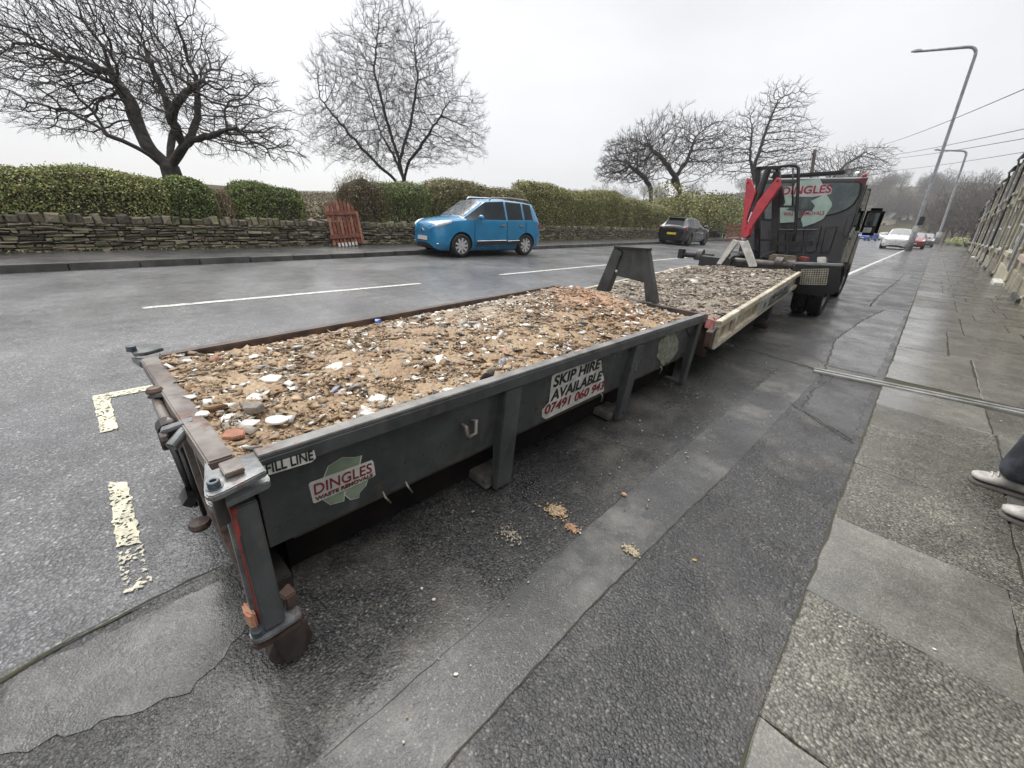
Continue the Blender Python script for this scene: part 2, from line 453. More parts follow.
# ================================================================== THE SETTING
def kx(y): return -9.98 - 0.075 * (y + 1.05)          # far kerb line
def wx(y): return -12.16 - 0.083 * (y + 1.2)          # face of the field wall
def hx(y): return 1.75 + 0.0205 * (y - 13.4)          # terrace fronts
GUT = -1.46
def sheet(name, poly, z, mat, wob=0.0):
    b = MB(); n = len(poly)
    b.add([(p[0], p[1], z) for p in poly], [tuple(range(n))])
    return struct(b.build(name, mat, fix=False))
def wobbly(poly, step=0.06, amp=0.012, seed=1):
    r = random.Random(seed); out = []
    for i in range(len(poly)):
        a, b = np.array(poly[i][:2], float), np.array(poly[(i + 1) % len(poly)][:2], float)
        k = max(1, int(np.linalg.norm(b - a) / step))
        for j in range(k):
            q = a + (b - a) * j / k
            out.append((q[0] + r.uniform(-amp, amp), q[1] + r.uniform(-amp, amp)))
    return out

# --- terrain: fields rising behind the wall, a wooded valley side ahead
def smooth(a, b, t):
    t = min(1, max(0, (t - a) / (b - a))); return t * t * (3 - 2 * t)
def hnoise(x, y):
    return (math.sin(x * .021 + 1.3) * math.cos(y * .017 + .4) + .5 * math.sin(x * .053 + y * .041) + .25 * math.sin(x * .11 - y * .093 + 2))
def terrain_h(x, y):
    d = wx(y) - 1.0 - x
    h = -0.02
    if d > 0:
        h += 0.45 * smooth(0, 1.5, d) + 0.004 * d * smooth(0, 40, d) + 0.25 * hnoise(x, y) * smooth(10, 80, d)
        h += 2.2 * smooth(3, 45, d) * (.8 + .3 * hnoise(x * 3, y * 3))
    far = smooth(165, 420, y + 0.10 * abs(x))
    h += far * (24 + 5.0 * hnoise(x * .6, y * .6) + 6) * (1 - .55 * smooth(70, 200, -x))
    h += 14 * smooth(380, 700, y) * (1 - .8 * smooth(80, 250, -x))
    if x > 12: h += 0.05 * (x - 12) * smooth(12, 60, x)
    return h
xs = np.unique(np.concatenate([np.linspace(-900, -120, 30), np.linspace(-120, -20, 34), np.linspace(-20, 20, 33), np.linspace(20, 120, 20), np.linspace(120, 900, 22)]))
ys = np.unique(np.concatenate([np.linspace(-500, -40, 14), np.linspace(-40, 60, 60), np.linspace(60, 200, 40), np.linspace(200, 900, 60), np.linspace(900, 1600, 8)]))
tv = [(x, y, terrain_h(x, y)) for y in ys for x in xs]
nx = len(xs)
tf = []
for j in range(len(ys) - 1):
    for i in range(nx - 1):
        tf += [j * nx + i, j * nx + i + 1, (j + 1) * nx + i + 1, (j + 1) * nx + i]
M_FIELD = pm('rough_winter_grass', (0.062, 0.060, 0.030), 0.9, (0.050, 0.040, 0.024), 0.16, lo=0.4, hi=0.6, spec=0.03)
struct(raw_mesh('ground', tv, tf, 4, M_FIELD, smooth=True))

# --- road and far footway
YS = [-40, -20, -10, -4, 0, 4, 8, 14, 20, 30, 45, 60, 90, 130, 175]
b = MB()
for a, c in zip(YS[:-1], YS[1:]):
    b.add([(kx(a), a, .004), (GUT, a, .004), (GUT, c, .004), (kx(c), c, .004)], [(0, 1, 2, 3)])
struct(b.build('road', M_ROAD, fix=False))
b = MB()
for a, c in zip(YS[:-1], YS[1:]):
    b.add([(wx(a) - .4, a, .105), (kx(a) - .14, a, .105), (kx(c) - .14, c, .105), (wx(c) - .4, c, .105)], [(0, 1, 2, 3)])
struct(b.build('far_footway', M_FARPATH, fix=False))
b = MB(); y = -12.0
while y < 60:
    L = 0.9
    drop = smooth(1.6, 2.6, y) * (1 - smooth(4.6, 5.8, y))
    hgt = 0.125 - 0.017 * drop
    b.box(-.14, 0, 0, L - .012, -.02, hgt, Matrix.Translation((kx(y), y, 0)) @ Matrix.Rotation(0.075, 4, 'Z'))
    y += L
struct(b.build('kerb', M_KERB, bevel=0.012))

# --- road markings
def line_strip(name, x0, y0, x1, y1, w, mat, seed, z=.009, amp=.008):
    d = np.array([x1 - x0, y1 - y0]); L = np.linalg.norm(d); d /= L; n = np.array([-d[1], d[0]]) * w / 2
    a, c = np.array([x0, y0]), np.array([x1, y1])
    return sheet(name, wobbly([a - n, c - n, c + n, a + n], .05, amp, seed), z, mat)
line_strip('centre_line', -6.35, 0.28, -6.33, 4.08, .10, M_LINE, 3)
line_strip('centre_line', -6.50, 6.2, -6.62, 11.2, .10, M_LINE, 4)
line_strip('centre_line', -6.63, 11.6, -6.75, 16.8, .10, M_LINE, 5)
for k in range(5): line_strip('centre_line', -6.9 - .05 * k, 20 + 9 * k, -6.95 - .05 * k, 25.5 + 9 * k, .10, M_LINE, 6 + k)
line_strip('centre_line', -6.3, -6.0, -6.33, -1.9, .10, M_LINE, 15)
line_strip('edge_line', -1.64, 14.0, -1.72, 58, .11, M_LINE, 16)
sheet('parking_bay_line', wobbly([(-3.60, -.22), (-2.965, -.205), (-2.955, -.135), (-3.50, -.14), (-3.515, 3.2), (-3.585, 3.2)], .03, .004, 3), .010, M_CREAM)
sheet('parking_bay_line', wobbly([(-2.36, -.20), (-1.84, -.205), (-1.80, -.135), (-2.32, -.135)], .02, .006, 8), .010, M_CREAM)
sheet('worn_bay_line', wobbly([(-1.80, -.20), (-1.56, -.20), (-1.54, -.13), (-1.79, -.13)], .02, .006, 9), .010, M_CREAMW)

# --- near footway: asphalt, repair strip, patches
b = MB()
for a, c in zip(YS[:-1], YS[1:]):
    b.add([(GUT, a, .010), (.06, a, .010), (.06, c, .010), (GUT, c, .010)], [(0, 1, 2, 3)])
struct(b.build('footway', M_FOOT, fix=False))
sheet('repair_strip', wobbly([(-.66, -1.0), (-.445, -1.0), (-.45, 1.0), (-.41, 2.0), (-.37, 4.62), (-.67, 4.62), (-.69, 1.8)], .04, .003, 2), .0118, M_PATCH)
M_WETP = asphalt('wet_smooth_patch', (0.05, 0.05, 0.05), (0.085, 0.085, 0.083), 0.008, rough=(0.14, 0.36), bstr=0.45, bdist=0.002, wet_scale=1.7, speck=0.3, fines=0.6, tint=((0.12, 0.12, 0.11), 0.4, 2))
M_DARKP = asphalt('dark_trench_patch', (0.03, 0.03, 0.031), (0.075, 0.074, 0.073), 0.008, rough=(0.3, 0.55), bstr=0.8, bdist=0.003, wet_scale=1.3, speck=0.6, fines=0.4)
sheet('footway_patch', wobbly([(-.37, 4.95), (.0, 4.95), (.03, 9.6), (-.25, 9.8), (-.42, 8.0), (-.5, 6.2)], .08, .01, 4), .0122, M_WETP)
sheet('footway_patch', wobbly([(-.30, 3.45), (.02, 3.2), (.02, 4.55), (-.36, 4.62)], .06, .012, 5), .0122, M_DARKP)
sheet('footway_patch', wobbly([(-1.40, 10.5), (-.55, 10.2), (-.45, 13.0), (-1.35, 14.6)], .1, .012, 6), .0122, M_DARKP)
sheet('footway_patch', wobbly([(-.42, 10.4), (.03, 10.4), (.03, 15.8), (-.38, 15.5)], .1, .012, 7), .0122, M_DARKP)
sheet('footway_patch', wobbly([(-1.3, 17), (-.2, 16.7), (-.2, 19.6), (-1.3, 20.2)], .15, .012, 8), .0122, M_WETP)
sheet('footway_patch', wobbly([(-.9, 22), (.03, 22), (.03, 25), (-.9, 24.4)], .15, .012, 9), .0122, M_DARKP)
sheet('footway_patch', wobbly([(-1.4, 27), (-.1, 27), (-.1, 29), (-1.4, 30)], .15, .012, 10), .0122, M_WETP)
sheet('footway_patch', wobbly([(-1.2, 34), (.0, 34), (.0, 38), (-1.2, 37)], .15, .012, 11), .0122, M_WETP)
sheet('footway_patch', wobbly([(-1.42, -.42), (-1.20, -.50), (-1.05, -.10), (-1.18, .10), (-1.40, .04)], .03, .01, 12), .0122, M_PATCH)

M_CRACK = pm('crack_dirt', (0.028, 0.027, 0.024), 0.9, (0.034, 0.037, 0.020), 7, lo=0.42, hi=0.55)
M_MOSS = pm('moss', (0.060, 0.063, 0.026), 0.95, (0.026, 0.028, 0.014), 40, bmp=0.8, bscale=200)
def crack(name, pts, w, mat, seed, z=.0135, amp=.012, taper=True):
    r = random.Random(seed); L, Rr = [], []
    path = []
    for p, q in zip(pts[:-1], pts[1:]):
        p, q = np.array(p, float), np.array(q, float); k = max(2, int(np.linalg.norm(q - p) / .045))
        for j in range(k): path.append(p + (q - p) * j / k)
    path.append(np.array(pts[-1], float))
    path = [p + np.array([r.gauss(0, amp), r.gauss(0, amp)]) * .6 for p in path]
    vs, fs = [], []
    for i, p in enumerate(path):
        d = path[min(i + 1, len(path) - 1)] - path[max(i - 1, 0)]; d /= np.linalg.norm(d) + 1e-9
        n = np.array([-d[1], d[0]]) * w * r.uniform(.25, 1.1) / 2
        vs += [(p[0] - n[0], p[1] - n[1], z), (p[0] + n[0], p[1] + n[1], z)]
        if i: fs.append((2 * i - 2, 2 * i, 2 * i + 1, 2 * i - 1))
    bb = MB(); bb.add(vs, fs); return struct(bb.build(name, mat, fix=False))
crack('gutter_crack', [(-1.42, -.75), (-1.42, -.46), (-1.45, -.33), (-1.47, -.14), (-1.475, .06)], .013, M_CRACK, 1, amp=.006)
crack('gutter_moss', [(-1.415, -.55), (-1.425, -.46), (-1.45, -.33), (-1.47, -.2)], .011, M_MOSS, 2, z=.0145, amp=.013)
crack('footway_crack', [(-1.11, 4.83), (-.8, 4.78), (-.44, 4.71)], .035, M_CRACK, 3)
crack('footway_crack', [(-.37, 4.70), (-.44, 5.6), (-.5, 6.3), (-.42, 8.1), (-.25, 9.8)], .016, M_CRACK, 4)
crack('footway_crack', [(-.40, 3.55), (-.1, 3.25), (.04, 3.15)], .010, M_CRACK, 5)
crack('footway_crack', [(-.27, 4.6), (-.33, 4.1), (-.33, 3.55)], .008, M_CRACK, 15)
crack('footway_crack', [(-.44, .2), (-.452, .9), (-.43, 1.6), (-.41, 2.1)], .007, M_CRACK, 6, amp=.003, z=.0125)
crack('footway_crack', [(-.66, .1), (-.665, .6), (-.69, 1.5), (-.68, 2.6)], .003, M_CRACK, 7, amp=.003, z=.0125)
crack('footway_crack', [(-.48, 9.9), (-.5, 12), (-.42, 15.9), (-.4, 20)], .025, M_CRACK, 9)

# --- stone flags
M_BED = pm('joint_dirt', (0.055, 0.052, 0.042), 0.95, (0.040, 0.042, 0.024), 5)
b = MB()
for a, c in zip(YS[:-1], YS[1:]):
    b.add([(.06, a, .0115), (hx(a) + .3, a, .0115), (hx(c) + .3, c, .0115), (.06, c, .0115)], [(0, 1, 2, 3)])
struct(b.build('pavement_bed', M_BED, fix=False))
rows = [-2.6, -1.9, -1.25, -.62, -.1, .40, .985, 1.58, 2.17, 2.845, 3.42, 4.08, 4.70]
r = random.Random(21)
y = 4.99; rows2 = [y]
while y < 75:
    y += r.choice([.62, .7, .78, .9]) * (1 if y < 30 else 2.0); rows2.append(y)
b = MB()
def slab_row(y0, y1, first=None):
    W = hx(y0) - .02
    x = .065; cuts = [x]
    x += first if first else r.choice([.45, .62, .62, .8])
    while x < W - .3:
        cuts.append(x); x += r.choice([.5, .6, .68, .9])
    cuts.append(W)
    for xa, xb in zip(cuts[:-1], cuts[1:]):
        gp = .0035 if y0 < 5 else .009
        mi = 1 if r.random() < .42 else 0
        if abs(y0 - 1.58) < .01: mi = 1 if xa < .1 else 0
        if abs(y0 - .985) < .01 or abs(y0 - 2.17) < .01: mi = 0
        if abs(y0 - .40) < .01: mi = 1
        dz = [r.uniform(.019, .024) for _ in range(4)]
        j = lambda: r.uniform(-.004, .004)
        p = [(xa + gp + j(), y0 + gp + j()), (xb - gp + j(), y0 + gp + j()), (xb - gp + j(), y1 - gp + j()), (xa + gp + j(), y1 - gp + j())]
        if y0 < 12:
            # worn, chipped edges
            q = wobbly(p, .07, .0045, r.randrange(10 ** 6)); n = len(q)
            zz = []
            for (qx, qy) in q:
                u = (qx - xa) / (xb - xa); v_ = (qy - y0) / (y1 - y0)
                zz.append((dz[0] * (1 - u) + dz[1] * u) * (1 - v_) + (dz[3] * (1 - u) + dz[2] * u) * v_)
            c0 = np.mean(q, axis=0)
            inn = [tuple(c0 + (np.array(t) - c0) * (1 - .012)) for t in q]
            vs = [(*t, .0) for t in q] + [(*t, z - .004) for t, z in zip(q, zz)] + [(*t, z) for t, z in zip(inn, zz)]
            fs = [(i, (i + 1) % n, n + (i + 1) % n, n + i) for i in range(n)] + [(n + i, n + (i + 1) % n, 2 * n + (i + 1) % n, 2 * n + i) for i in range(n)] + [tuple(range(2 * n, 3 * n))]
            b.add(vs, fs, None, mi)
        else:
            b.add([(*t, 0) for t in p] + [(*t, z) for t, z in zip(p, dz)], [(0, 1, 5, 4), (1, 2, 6, 5), (2, 3, 7, 6), (3, 0, 4, 7), (4, 5, 6, 7)], None, mi)
firsts = {3.42: .64, 4.08: .63, 2.17: .60, 2.845: .61, 1.58: .55, .985: .58}
for a, c in zip(rows[:-1], rows[1:]): slab_row(a, c, firsts.get(a))
for a, c in zip(rows2[:-1], rows2[1:]): slab_row(a, c)
struct(b.build('pavement', [M_FLAG, M_FLAGS], fix=False))
b = MB()
b.add([(.06, 75, .016), (hx(75) + .1, 75, .016), (hx(170) + .1, 170, .016), (.06, 170, .016)], [(0, 1, 2, 3)])
struct(b.build('pavement_far', M_FLAGS, fix=False))
# drain channel across the footway
b = MB()
dA, dB = np.array([-.44, 4.62]), np.array([1.55, 4.96])
dd = (dB - dA) / np.linalg.norm(dB - dA); dn_ = np.array([-dd[1], dd[0]])
for o_, w_ in ((-.055, .045), (.025, .045)):
    q = [dA + dn_ * o_, dB + dn_ * o_, dB + dn_ * (o_ + w_), dA + dn_ * (o_ + w_)]
    b.prism([(t[0], t[1], .008) for t in q], (0, 0, .022))
struct(b.build('drain_channel', pm('drain_metal', (0.36, 0.36, 0.35), 0.4, (0.20, 0.20, 0.18), 6, metal=0.2, bmp=0.2), bevel=.004))
b = MB(); q = [dA - dn_ * .012, dB - dn_ * .012, dB + dn_ * .027, dA + dn_ * .027]
b.add([(t[0], t[1], .0185) for t in q], [(0, 1, 2, 3)])
struct(b.build('drain_slot', M_CRACK, fix=False))

# ================================================================== DRY STONE WALL
def stone_col(r):
    k = r.random()
    base = np.array([.18, .155, .11]) if k < .5 else (np.array([.10, .088, .065]) if k < .8 else np.array([.21, .185, .13]))
    if r.random() < .22: base = base * .6 + np.array([.075, .085, .025]) * .6
    return tuple(base * r.uniform(.75, 1.25))
WALL_ANG = math.atan(.083)
def wall_xy(s):     # distance along the wall (metres in y) -> point on its road face
    return Vector((wx(s), s, 0))
def stone(b, M, L, D, H, r, jit=.016):
    c = stone_col(r); j = lambda k=1: r.uniform(-jit, jit) * k
    e = min(L, H) * .16
    vs = []
    # rounded block: front face pulled in at its corners
    for (x, z) in ((-L / 2, 0), (L / 2, 0), (L / 2, H), (-L / 2, H)):
        vs.append((x + j(), D + j(), z + j(.5)))
    for (x, z) in ((-L / 2, 0), (L / 2, 0), (L / 2, H), (-L / 2, H)):
        vs.append((x + j(), .02 + j(), z + j(.5)))
    for (x, z) in ((-L / 2 + e, e), (L / 2 - e, e), (L / 2 - e, H - e), (-L / 2 + e, H - e)):
        vs.append((x + j(), -.018 + j(1.6), z + j(.5)))
    vs = [tuple(M @ Vector(v)) for v in vs]
    fs = [(0, 1, 5, 4), (1, 2, 6, 5), (2, 3, 7, 6), (3, 0, 4, 7), (4, 5, 9, 8), (5, 6, 10, 9), (6, 7, 11, 10), (7, 4, 8, 11), (8, 9, 10, 11)]
    b.add(vs, fs, c)
r = random.Random(31)
wall = empty('stone_wall', (wx(14), 14, .1), 'dark dry stone wall with upright coping stones along the far footway', 'wall')
inv = Matrix.Translation((-wx(14), -14, -.1))
b = MB(); cp = MB()
ax = Vector((-.083, 1, 0)).normalized()
rot = Matrix(((ax.x, -ax.y * -1 * -1, 0, 0), (ax.y, ax.x, 0, 0), (0, 0, 1, 0), (0, 0, 0, 1)))
rot = Matrix.Rotation(math.atan2(ax.y, ax.x), 4, 'Z')       # local x runs along the wall, local y away from the road
z = .09
while z < .62:
    H = r.uniform(.035, .085); s = -5.0 - r.random() * .3
    big = r.random() < .25
    while s < 46:
        L = r.uniform(.09, .34) * (1.3 if s > 20 else 1)
        h2 = H * r.uniform(.62, 1.08)
        M = inv @ Matrix.Translation(wall_xy(s + L / 2) + Vector((0, 0, z))) @ rot @ Matrix.Rotation(r.uniform(-.03, .03), 4, 'Y')
        stone(b, M @ Matrix.Translation((0, r.uniform(-.02, .025), r.uniform(-.008, .008))), L - .012, .3, h2, r)
        s += L
    z += H
s = -5.0
while s < 46:
    L = r.uniform(.10, .24); H = r.uniform(.13, .20)
    M = inv @ Matrix.Translation(wall_xy(s + L / 2) + Vector((0, 0, .625))) @ rot @ Matrix.Rotation(r.uniform(-.16, .10), 4, 'Y')
    stone(cp, M, L - .014, .34, H, r, .016)
    s += L
wb = b.build('stonework', M_STONE, wall)
cp.build('coping_stones', M_STONE, wall)
core = MB()
core.box(-19, 32, .06, .36, -.1, .5, Matrix.Identity(4) @ rot)
core.build('wall_core', pm('wall_core_dirt', (.018, .016, .013), .95), wall)

# leaf litter and grass at the wall foot
def leaf_cloud(centers, size, cols, r_, up_bias=.3):
    n = len(centers); c = np.asarray(centers)
    a = r_.normal(size=(n, 3)); a /= np.linalg.norm(a, axis=1, keepdims=True)
    t = r_.normal(size=(n, 3)); t -= a * (t * a).sum(1, keepdims=True); t /= np.linalg.norm(t, axis=1, keepdims=True)
    s = size * r_.uniform(.6, 1.3, (n, 1))
    v = np.stack([c - a * s, c + t * s * .55, c + a * s, c - t * s * .55], 1).reshape(-1, 3)
    f = np.arange(4 * n)
    idx = r_.integers(0, len(cols), n)
    cc = np.array(cols)[idx] * r_.uniform(.7, 1.35, (n, 1))
    return v, f, np.repeat(cc, 4, 0)
g = np.random.default_rng(3)
ss = g.uniform(-5, 44, 2600); dd_ = np.abs(g.normal(0, .11, 2600)) + .02
cen = np.stack([wx(ss) + dd_, ss, .115 + g.uniform(0, .05, 2600) * np.exp(-dd_ * 5)], 1)
v, f, c = leaf_cloud(cen, .028, [(.16, .15, .05), (.10, .12, .03), (.20, .17, .08), (.09, .07, .03)], g)
o = raw_mesh('leaf_litter', v, f, 4, M_LEAF, colors=c); tag(o, 'yellow green leaf litter and grass along the wall foot', 'leaf litter', kind='stuff')

g = np.random.default_rng(8)
n_ = 16000
dd_ = 1.2 + 45 * g.uniform(0, 1, n_) ** 1.5; sl = g.uniform(.10, 1.35, n_); ys_ = 4.2 + dd_ * sl * 1.0 + g.normal(0, .8, n_)
xs_ = wx(ys_) - 1.0 - dd_ * 1.0
cl = .5 + .5 * np.sin(xs_ * .9 + 1.3 * np.sin(ys_ * .6)) * np.cos(ys_ * .8)
cen = np.stack([xs_, ys_, np.array([terrain_h(a, b_) for a, b_ in zip(xs_, ys_)]) + g.uniform(0, .12, n_) + .22 * cl * g.uniform(0, 1, n_)], 1)
v, f, c = leaf_cloud(cen, .085, [(.15, .10, .05), (.11, .115, .045), (.19, .15, .08), (.08, .085, .03), (.13, .075, .04)], g)
o = raw_mesh('rough_grass', v, f, 4, M_LEAF, colors=c); tag(o, 'rough brown grass and bracken in the field behind the red gate', 'grass', kind='stuff')

# ================================================================== HEDGES AND SHRUBS
def lump(x, y, z, s):
    return (math.sin(x * 2.1 * s + y * 1.7 * s) + math.sin(y * 3.3 * s + z * 2.7 * s + 1.1) + math.sin(x * 4.3 * s - z * 3.1 * s)) / 3
def hedge(name, label, cat, s0, s1, z0, top, depth, dens, leaf, cols, seed, group=None, off=.12, endround=.3, twigs=0, fuzz=.05, twigcol=None, lumps=.10):
    """clipped hedge following the wall from s0 to s1; top(s) its height"""
    r_ = np.random.default_rng(seed); L = s1 - s0
    mid = Vector((wx((s0 + s1) / 2) - off - depth / 2, (s0 + s1) / 2, z0))
    root = empty(name, mid, label, cat, group)
    H = max(top(s0 + L * k / 40) for k in range(41)) - z0
    area = L * (H * 1.5 + depth); n = int(area * dens * 1.75); leaf *= .72
    s = r_.uniform(s0, s1, n); q = r_.uniform(0, 1, n)
    pts = []
    for i in range(n):
        si = s[i]; h = top(si) - z0
        e = min(1.0, min(si - s0, s1 - si) / max(endround, 1e-3))
        er = math.sqrt(max(0.02, 1 - (1 - e) ** 2))
        h *= .5 + .5 * er
        per = h + depth * er + h * .35
        u = q[i] * per
        if u < h: d, zz = 0.0, u
        elif u < h + depth * er: d, zz = u - h, h
        else: d, zz = depth * er, h - (u - h - depth * er)
        # round the shoulders
        k = .22
        if zz > h - k and d < k: 
            t = min(1, (zz - (h - k)) / k); d += k * .45 * t * t; 
            if d < k: zz -= .10 * (1 - d / k)
        d += depth * (1 - er) * .5
        d += lump(si, zz, d, .8) * lumps + r_.normal(0, fuzz)
        zz += lump(si * 1.3, d, zz + 4, .7) * lumps * .8 + r_.normal(0, fuzz) - .03; d += abs(r_.normal(0, .05))
        pts.append((wx(si) - off - d - mid.x, si - mid.y, zz))
    v, f, c = leaf_cloud(pts, leaf, cols, r_)
    raw_mesh('foliage', v, f, 4, M_LEAF, root, c)
    # woody inside
    cb = MB(); nn = max(4, int(L / .25))
    ring = []
    for i in range(nn + 1):
        si = s0 + .08 + (L - .16) * i / nn; h = (top(si) - z0)
        e = min(1.0, min(si - s0, s1 - si) / max(endround, 1e-3)); er = math.sqrt(max(.04, 1 - (1 - e) ** 2)); h *= (.5 + .5 * er)
        dp = depth * er; c0 = off + depth / 2
        prof = [(dp / 2 - .10, 0), (dp / 2 - .09, h * .45), (dp / 2 - .13, h * .8), (dp * .2, h - .09), (-dp * .2, h - .09), (-dp / 2 + .13, h * .8), (-dp / 2 + .1, 0)]
        ring += [(wx(si) - c0 + a + r_.normal(0, .02) - mid.x, si - mid.y, max(0, z_ + r_.normal(0, .02))) for a, z_ in prof]
    m_ = 7; fs = []
    for i in range(nn):
        for k in range(m_ - 1): fs.append((i * m_ + k, i * m_ + k + 1, (i + 1) * m_ + k + 1, (i + 1) * m_ + k))
    fs += [tuple(range(m_)), tuple(range(nn * m_, nn * m_ + m_))]
    cb.add(ring, fs); cb.build('branch_core', pm('hedge_inside', (.040, .036, .020), .95, (.022, .020, .012), 6, bmp=.8, bscale=14, bdist=.05), root)
    if twigs:
        tb = MB()
        for i in range(twigs):
            si = r_.uniform(s0, s1); h = top(si) - z0
            d = r_.uniform(-.02, depth * .8); z1 = h * r_.uniform(.55, 1.0)
            p0 = Vector((wx(si) - off - d - mid.x, si - mid.y, max(.02, z1 - r_.uniform(.25, .6))))
            p1 = p0 + Vector((r_.normal(0, .09), r_.normal(0, .12), r_.uniform(.25, .62)))
            tb.tube([p0, (p0 + p1) / 2 + Vector((r_.normal(0, .02), r_.normal(0, .02), 0)), p1], [.006, .005, .002], 3, False)
        tb.build('twigs', twigcol or pm('shrub_twig', (.15, .095, .055), .85, (.09, .06, .04), 6), root, fix=False)
    return root
PRIVET = [(0.274, 0.311, 0.101), (0.22, 0.273, 0.081), (0.321, 0.348, 0.121), (0.174, 0.208, 0.072), (0.257, 0.225, 0.101), (0.348, 0.339, 0.163)]
GREEN2 = [(0.179, 0.25, 0.069), (0.148, 0.209, 0.061), (0.218, 0.289, 0.086), (0.125, 0.161, 0.052), (0.187, 0.177, 0.078)]
BROWNG = [(0.23, 0.217, 0.094), (0.195, 0.217, 0.075), (0.271, 0.209, 0.104), (0.161, 0.147, 0.066), (0.254, 0.279, 0.104), (0.204, 0.14, 0.075)]
OLIVE = [(0.28, 0.279, 0.085), (0.246, 0.271, 0.085), (0.188, 0.209, 0.066), (0.288, 0.244, 0.104), (0.211, 0.184, 0.085)]
def top1(s): return 1.62 + .03 * math.sin(s * 3) + .05 * smooth(-.5, -2, s) - .05 * smooth(.8, 1.6, s)
hedge('hedge', 'long flat topped green hedge on the wall at the left edge of the picture', 'hedge', -4.5, 1.62, .42, top1, 1.0, 1500, .036, PRIVET, 1, endround=.1, twigs=60, fuzz=.035)
hedge('hedge', 'rounded bright green bush under the trunk of the large gnarled tree', 'hedge', 1.35, 2.62, .42, lambda s: 1.66 - .05 * abs(s - 2), 1.0, 1700, .034, GREEN2, 2, endround=.5, fuzz=.03, off=.06)
hedge('dry_shrub', 'narrow strip of dead straw coloured growth between two green hedges', 'shrub', 2.45, 2.86, .5, lambda s: 1.42, .7, 1300, .03, [(.24, .18, .10), (.19, .14, .08), (.16, .13, .06)], 3, endround=.2, twigs=120, twigcol=pm('straw_twig', (.30, .23, .15), .9, (.2, .15, .09), 6))
hedge('hedge', 'block of dark green hedge with a round end beside the gap by the gate', 'hedge', 2.75, 4.72, .5, lambda s: 1.60 + .04 * math.sin(s * 4), .95, 1700, .034, GREEN2, 4, endround=.35, fuzz=.03)
hedge('bare_shrub', 'brown leafless twiggy shrub above the wall right of the red gate', 'shrub', 5.75, 7.3, .55, lambda s: 2.0 + .12 * math.sin(s * 5), .9, 420, .03, BROWNG, 5, endround=.3, twigs=900, fuzz=.10)
hedge('hedge', 'green leafy hedge right behind the bonnet of the blue car', 'hedge', 7.0, 9.2, .55, lambda s: 1.98 + .05 * math.sin(s * 3 + 1), .95, 1300, .036, GREEN2, 6, endround=.3, twigs=100)
hedge('hedge', 'brownish green hedge above the roof of the blue car', 'hedge', 9.0, 14.6, .55, lambda s: 2.12 + .10 * math.sin(s * 1.3) + .02 * (s - 9), 1.0, 950, .042, BROWNG, 7, endround=.3, twigs=250, fuzz=.06)
hedge('hedge', 'tall smooth brown green hedge between the blue car and the black car', 'hedge', 14.4, 24.5, .55, lambda s: 2.45 + .12 * math.sin(s * .9) + .015 * (s - 14), 1.1, 620, .052, OLIVE, 8, endround=.4, twigs=200, fuzz=.06)
hedge('hedge', 'clipped rounded hedge directly behind the black car', 'hedge', 24.3, 33, .55, lambda s: 2.40 + .1 * math.sin(s * .8) - .06 * max(0, s - 29), 1.2, 420, .06, OLIVE, 9, endround=1.2, fuzz=.06)

# overgrown bushes beyond the end of the wall (behind the hooklift arm)
def bush(name, label, cat, center, rad, n, leaf, cols, seed, stems=12):
    r_ = np.random.default_rng(seed); c0 = np.array(center, float)
    root = empty(name, (c0[0], c0[1], c0[2] - rad[2]), label, cat)
    k = r_.integers(0, 9, n)
    sub = r_.normal(0, .42, (9, 3)); sub[:, 2] = np.abs(sub[:, 2]) * .7 - .15
    d = r_.normal(size=(n, 3)); d /= np.linalg.norm(d, axis=1, keepdims=True)
    p = (sub[k] + d * .58 * r_.uniform(.75, 1.08, (n, 1))) * np.array(rad) + np.array([0, 0, rad[2]])
    p = p[p[:, 2] > 0]
    v, f, c = leaf_cloud(p, leaf, cols, r_)
    raw_mesh('foliage', v, f, 4, M_LEAF, root, c)
    tb = MB()
    for i in range(stems):
        e = Vector((r_.normal(0, .5) * rad[0], r_.normal(0, .5) * rad[1], rad[2] * r_.uniform(1.2, 1.9)))
        tb.tube([(e.x * .15, e.y * .15, 0), e * .55, e], [.05, .03, .012], 5, False)
    tb.build('stems', M_TWIG, root, fix=False)
    return root
YGREEN = [(.23, .22, .055), (.17, .185, .05), (.27, .23, .07), (.12, .13, .04)]
bush('bush', 'tall yellow green bush behind the red hook arm of the lorry', 'bush', (-15.6, 38, 2.0), (3.0, 4.0, 2.1), 9000, .085, YGREEN, 11)
bush('bush', 'dark olive bush between the clipped hedge and the yellow green bush', 'bush', (-15.8, 34.0, 1.8), (2.2, 2.4, 1.8), 6000, .08, OLIVE, 12)
bush('bush', 'green bush partly hidden behind the lorry cab', 'bush', (-15.5, 46, 2.0), (3.2, 4.0, 2.3), 7000, .10, GREEN2, 13)

